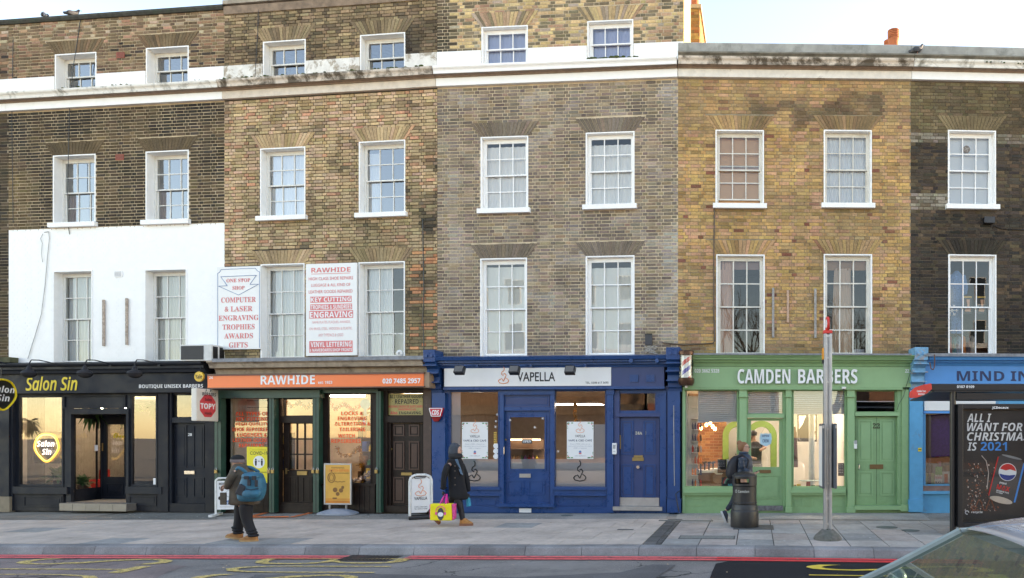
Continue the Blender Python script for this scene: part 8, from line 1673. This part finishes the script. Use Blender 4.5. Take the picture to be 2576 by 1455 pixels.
# --- barber inside the green shop
p = H4.wpt(H4.loc(*Z4(652,700),1.3)[0], 1.3, gl(H4)+.06); t = thing('person', 'barber in black with striped apron seen through the green door glass', 'person', p); BC = M('black_cotton', (.012,.012,.012), .8)
skin('body', [(0,0,.95,.12,.1),(0,0,1.2,.13,.1),(0,0,1.42,.14,.1),(-.02,0,1.54,.05),(-.05,0,1.66,.07),(.14,0,1.42,.05),(.28,-.02,1.38,.042),(.10,-.12,1.30,.035),(-.15,0,1.40,.05),(-.2,-.05,1.15,.04),(.05,-.15,1.10,.035),(.07,0,.8,.09),(.07,0,.45,.06),(.07,0,.06,.045),(-.07,0,.8,.09),(-.07,0,.45,.06),(-.07,0,.06,.045)], [(0,1),(1,2),(2,3),(3,4),(2,5),(5,6),(6,7),(2,8),(8,9),(9,10),(0,11),(11,12),(12,13),(0,14),(14,15),(15,16)], SKIN, t)
head(t, (-.06,0,1.68), .095, -1, SKIN); MB().loft([(-.04,0,1.66,.1,.09),(-.04,0,1.74,.1,.09),(-.04,0,1.79,.05,.05)], 16).build('hair', BLACK, t, smooth=True); subs(MB().loft([(0,0,.85,.18,.13),(0,0,1.1,.165,.12),(0,0,1.35,.19,.13),(0,0,1.47,.15,.11),(0,0,1.53,.06,.06)], 18).build('t_shirt', BC, t, smooth=True)); skin('sleeve', [(.10,0,1.43,.075),(.22,-.01,1.40,.065)], [(0,1)], BC, t, 1)
m_, tt, b_ = newmat('striped_apron'); wv = N(tt, 'ShaderNodeTexWave', bands_direction='DIAGONAL'); wv.inputs['Scale'].default_value = 18; tt.links.new(pos(tt), wv.inputs['Vector']); tt.links.new(mixc(tt, mapr(tt, wv.outputs['Fac'], .45, .55, 0, 1), (.02,.02,.02), (.6,.6,.58)), b_.inputs['Base Color'])
MB().loft([(0,-.04,.45,.2,.12),(0,-.04,.7,.19,.12),(0,-.03,.98,.18,.12)], 16).build('apron', m_, t, smooth=True); [skin('trouser_leg', [(s*.07,0,.9,.1),(s*.07,0,.5,.08),(s*.07,0,.08,.06)], [(0,1),(1,2)], BC, t, 1) for s in (-1,1)]; [shoe(t, 'shoe', s*.07-.03, -.05, .02, .27, .1, .1, -1.3, 0, BLACK, BLACK) for s in (-1,1)]
# ------------------------------------------------------------------ car passing close to the camera
t = thing('car', 'pale silver car with green tinted windows passing at the lower right corner', 'car', (.34,0,RZ-.12)); CP = M('silver_car_paint', (.50,.52,.56), .22, .35, var=.02, bmp=0); CP.node_tree.nodes['Principled BSDF'].inputs['Coat Weight'].default_value = .8
CGL = glassmat('car_glass', tint=(.55,.68,.62), base=.05, k=.14, film=(.11,.15,.13), ffac=.40); TYR = M('tyre', (.015,.015,.015), .9); TRM = M('car_trim', (.012,.012,.012), .5)  # diffuse green film mixed into the glass stands in for haze and reflections
x0c, y0c, y1c = -.25, 2.95, 4.65; yc = (y0c+y1c)/2; Wd = (y1c-y0c)/2
def sect(x, zb_, zt__, w_): return [(x, yc-w_, zb_),(x, yc-w_*1.02, (zb_+zt__)/2),(x, yc-w_*.97, zt__-.06),(x, yc-w_*.88, zt__),(x, yc, zt__+.03),(x, yc+w_*.88, zt__),(x, yc+w_*.97, zt__-.06),(x, yc+w_*1.02, (zb_+zt__)/2),(x, yc+w_, zb_)]
ss = [sect(-.30,.35,.60,Wd*.75),sect(-.22,.25,.72,Wd*.9),sect(.1,.22,.86,Wd),sect(.75,.2,.97,Wd),sect(1.6,.2,1.0,Wd),sect(2.8,.2,1.0,Wd),sect(3.5,.22,1.0,Wd*.98),sect(3.85,.3,.95,Wd*.9),sect(3.92,.35,.7,Wd*.85)]
mb = MB(); n = 9; mb.v = [q_ for s_ in ss for q_ in s_]; mb.f = [[j*n+i, j*n+i+1, (j+1)*n+i+1, (j+1)*n+i] for j in range(len(ss)-1) for i in range(n-1)]+[list(range(n)), list(range((len(ss)-1)*n, len(ss)*n))[::-1]]; mb.mi = [0]*len(mb.f)
subs(mb.build('body', CP, t, smooth=True), 2)
# cabin: pillars and roof with real panes
def cab(f, xz): return [(xz[0], yc-Wd*f, xz[1]), (xz[0], yc+Wd*f, xz[1])]
A0, A1, A2, B1, B2, C1_, C2 = (.50,.98), (.85,1.16), (1.25,1.39), (2.2,1.49), (2.75,1.46), (3.3,1.34), (3.72,1.0)
fr_ = [(A0,.86),(A1,.80),(A2,.72),(B1,.70),(B2,.70),(C1_,.72),(C2,.84)]
mb = MB(); R_ = [(A2,.72),((1.6,1.46),.71),(B1,.70),(B2,.70),((3.1,1.40),.71),(C1_,.72)]
vs = []
for (q_, f_) in R_:
    for k_ in (-1,-.9,-.5,0,.5,.9,1): vs.append((q_[0], yc+Wd*f_*k_, q_[1]+.035*(1-k_*k_)))
mb.add(vs, [(j*7+i, j*7+i+1, (j+1)*7+i+1, (j+1)*7+i) for j in range(5) for i in range(6)]); rf = mb.build('roof', CP, t, smooth=True, fix=False); sol = rf.modifiers.new('s', 'SOLIDIFY'); sol.thickness = .03; subs(rf, 1)
mb = MB()
for s in (-1,1):
    pts = [(q_[0], yc+s*Wd*f_, q_[1]) for q_, f_ in fr_]; mb.tube(pts[:3], .028, 8); mb.tube(pts[4:], .03, 8); mb.tube([(B1[0]+.1,yc+s*Wd*.70,B1[1]),(B1[0]+.25,yc+s*Wd*.92,1.0)], .03, 8); mb.tube([(A0[0],yc+s*Wd*.88,.99),(3.6,yc+s*Wd*.92,1.0)], .018, 8); mb.tube(pts[2:6], .022, 8)
mb.build('pillars', M('pillar_grey', (.26,.31,.29), .35), t, smooth=True)
G = lambda q_, s, f_: (q_[0], yc+s*Wd*f_*.985, q_[1])
MB().add([G(A0,-1,.86),G(A0,1,.86),G(A1,-1,.80),G(A1,1,.80),G(A2,-1,.72),G(A2,1,.72)], [(0,1,3,2),(2,3,5,4)]).build('windscreen', CGL, t, smooth=True, fix=False); MB().add([G(C1_,-1,.72),G(C1_,1,.72),G(C2,-1,.84),G(C2,1,.84)], [(0,1,3,2)]).build('rear_window', CGL, t, fix=False)
for s in (-1,1):
    MB().add([(.70,yc+s*Wd*.90,1.0),(2.42,yc+s*Wd*.92,1.0),(2.3,yc+s*Wd*.71,1.47),(1.30,yc+s*Wd*.72,1.38),(.90,yc+s*Wd*.80,1.15)], [(0,1,2,3,4)]).build('side_window', CGL, t, fix=False); MB().add([(2.48,yc+s*Wd*.92,1.0),(3.6,yc+s*Wd*.90,1.0),(3.25,yc+s*Wd*.72,1.34),(2.36,yc+s*Wd*.71,1.46)], [(0,1,2,3)]).build('side_window', CGL, t, fix=False)
    m = MB(); m.ball((.95,yc+s*Wd*1.12,1.03), .09, 12, (.7,1.1,.8)); m.build('door_mirror', CP, t, smooth=True)
    for x_ in (.55,3.1): w_ = MB().cyl((x_,yc+s*(Wd-.16),.31),(x_,yc+s*(Wd+.03),.31),.31,n=28).build('wheel', TYR, t); MB().cyl((x_,yc+s*(Wd+.0),.31),(x_,yc+s*(Wd+.04),.31),.2,n=20).build('rim', STEEL, w_)
    MB().ball((-.08,yc+s*Wd*.68,.70), .11, 12, (1.2,1,.6)).build('headlight', glassmat('lamp_glass', base=.2), t, smooth=True); MB().ball((3.85,yc+s*Wd*.7,.8), .09, 10, (.5,1,1)).build('tail_light', M('tail_red', (.4,.01,.01), .3), t, smooth=True)
SEAT = M('car_seat', (.05,.048,.045), .8)
for s in (-1,1): MB().loft([(2.0,yc+s*.4,.35,.25,.24),(2.02,yc+s*.4,.55,.25,.24),(2.25,yc+s*.4,.62,.1,.23),(2.35,yc+s*.4,1.05,.07,.2),(2.36,yc+s*.4,1.2,.06,.12),(2.36,yc+s*.4,1.27,.04,.1)], 14, 2.6).build('seat', SEAT, t, smooth=True)
MB().box(.65, 1.1, yc-.7, yc+.7, .75, .99).build('dashboard', SEAT, t, bevel=.05)
mb = MB(); [mb.box(.80+.11*i, .86+.11*i, yc-.68, yc-.60, .985+.055*i, 1.0+.055*i) for i in range(0)]
# ------------------------------------------------------------------ the other side of the street (seen only in glass, and warm with sun)
def oppmat(col):
    k = 'opp_%s' % (col,)
    m_, tt, b_ = newmat(k); br = N(tt, 'ShaderNodeTexBrick'); br.inputs['Scale'].default_value = 1; br.inputs['Brick Width'].default_value = .24; br.inputs['Row Height'].default_value = .08; br.inputs['Mortar Size'].default_value = .012
    cx_ = N(tt, 'ShaderNodeCombineXYZ'); sp_ = N(tt, 'ShaderNodeSeparateXYZ'); tt.links.new(pos(tt), sp_.inputs[0]); tt.links.new(sp_.outputs[0], cx_.inputs[0]); tt.links.new(sp_.outputs[2], cx_.inputs[1]); tt.links.new(cx_.outputs[0], br.inputs['Vector'])
    br.inputs['Color1'].default_value = (*col, 1); br.inputs['Color2'].default_value = (*[v*.6 for v in col], 1); br.inputs['Mortar'].default_value = (*[v*.35 for v in col], 1); tt.links.new(br.outputs['Color'], b_.inputs['Base Color']); b_.inputs['Roughness'].default_value = .9; return m_
def opp(label, x0, x1, H_2, col, name='opposite_building', rows_=3, mort=None):
    t = thing(name, label, 'building', (x0, -14.5, 0), 0, 'buildings across the street'); W_ = x1-x0; mat = oppmat(col)
    mb = MB(); mb.box(0, W_, -8, -.0, -.2, H_2); mb.build('walls', mat, t); n = int(W_/2.4)
    for i in range(n):
        for j in range(rows_): zz = 4.6+j*3.0; xx = (i+.5)*W_/n; f_ = MB().box(xx-.55, xx+.55, .001, .04, zz, zz+1.7).build('window_frame', WHITE2, t); MB().box(xx-.48, xx+.48, .042, .05, zz+.07, zz+1.63).build('pane', M('opp_glass', (.03,.035,.04), .1), f_)
    MB().box(.2, W_-.2, .001, .15, .3, 3.0).build('shop_window', M('opp_shop', (.06,.05,.05), .3), t); MB().box(.1, W_-.1, .001, .25, 3.05, 3.7).build('fascia', M('opp_fascia_%s' % (col,), (col[0]*.5,.12,.08)), t); MB().prism([(0,H_2),(.35,H_2),(.4,H_2+.3),(0,H_2+.3)], 0, W_).build('cornice', WHITE, t); return t
opp('long warm brick building across the street, reflected in the shop windows', -30, -9, 7.2, (.34,.20,.12)); opp('cream rendered house across the street, reflected in the upper windows', -8.8, -2, 6.6, (.62,.55,.42)); opp('low brown brick shop across the street', -1.8, 6, 5.6, (.30,.19,.12), rows_=1); opp('red brick corner building across the street', 12, 30, 7.5, (.32,.16,.10))
def tree(label, x, y, H_2, seed):
    t = thing('bare_tree', label, 'tree', (x, y, 0)); rr = random.Random(seed); mb = MB(); tw = MB()
    def grow(p, d, L, r, k):
        e_ = p+d*L; (mb if k < 2 else tw).cyl(p, e_, r, r*.7, 7 if k < 2 else 4, False)
        if k > 5: return
        for _ in range(3 if k < 4 else 2): a = Vector((rr.uniform(-1,1), rr.uniform(-1,1), rr.uniform(-.1,1))).normalized(); grow(e_, (d*.9+a*.75).normalized(), L*rr.uniform(.62,.82), r*.6, k+1)
    grow(Vector((0,0,-.1)), Vector((0,0,1)), H_2*.3, .2, 0); BK_ = M('bark', (.11,.09,.07), .95, var=.3, scale=12); mb.build('trunk', BK_, t, smooth=True, fix=False); tw.build('crown', BK_, t, smooth=True, fix=False)
tree('bare plane tree across the street, reflected in the dark windows', 3.2, -11, 11, 3); tree('second bare street tree across the road', 9, -11.5, 10, 5)
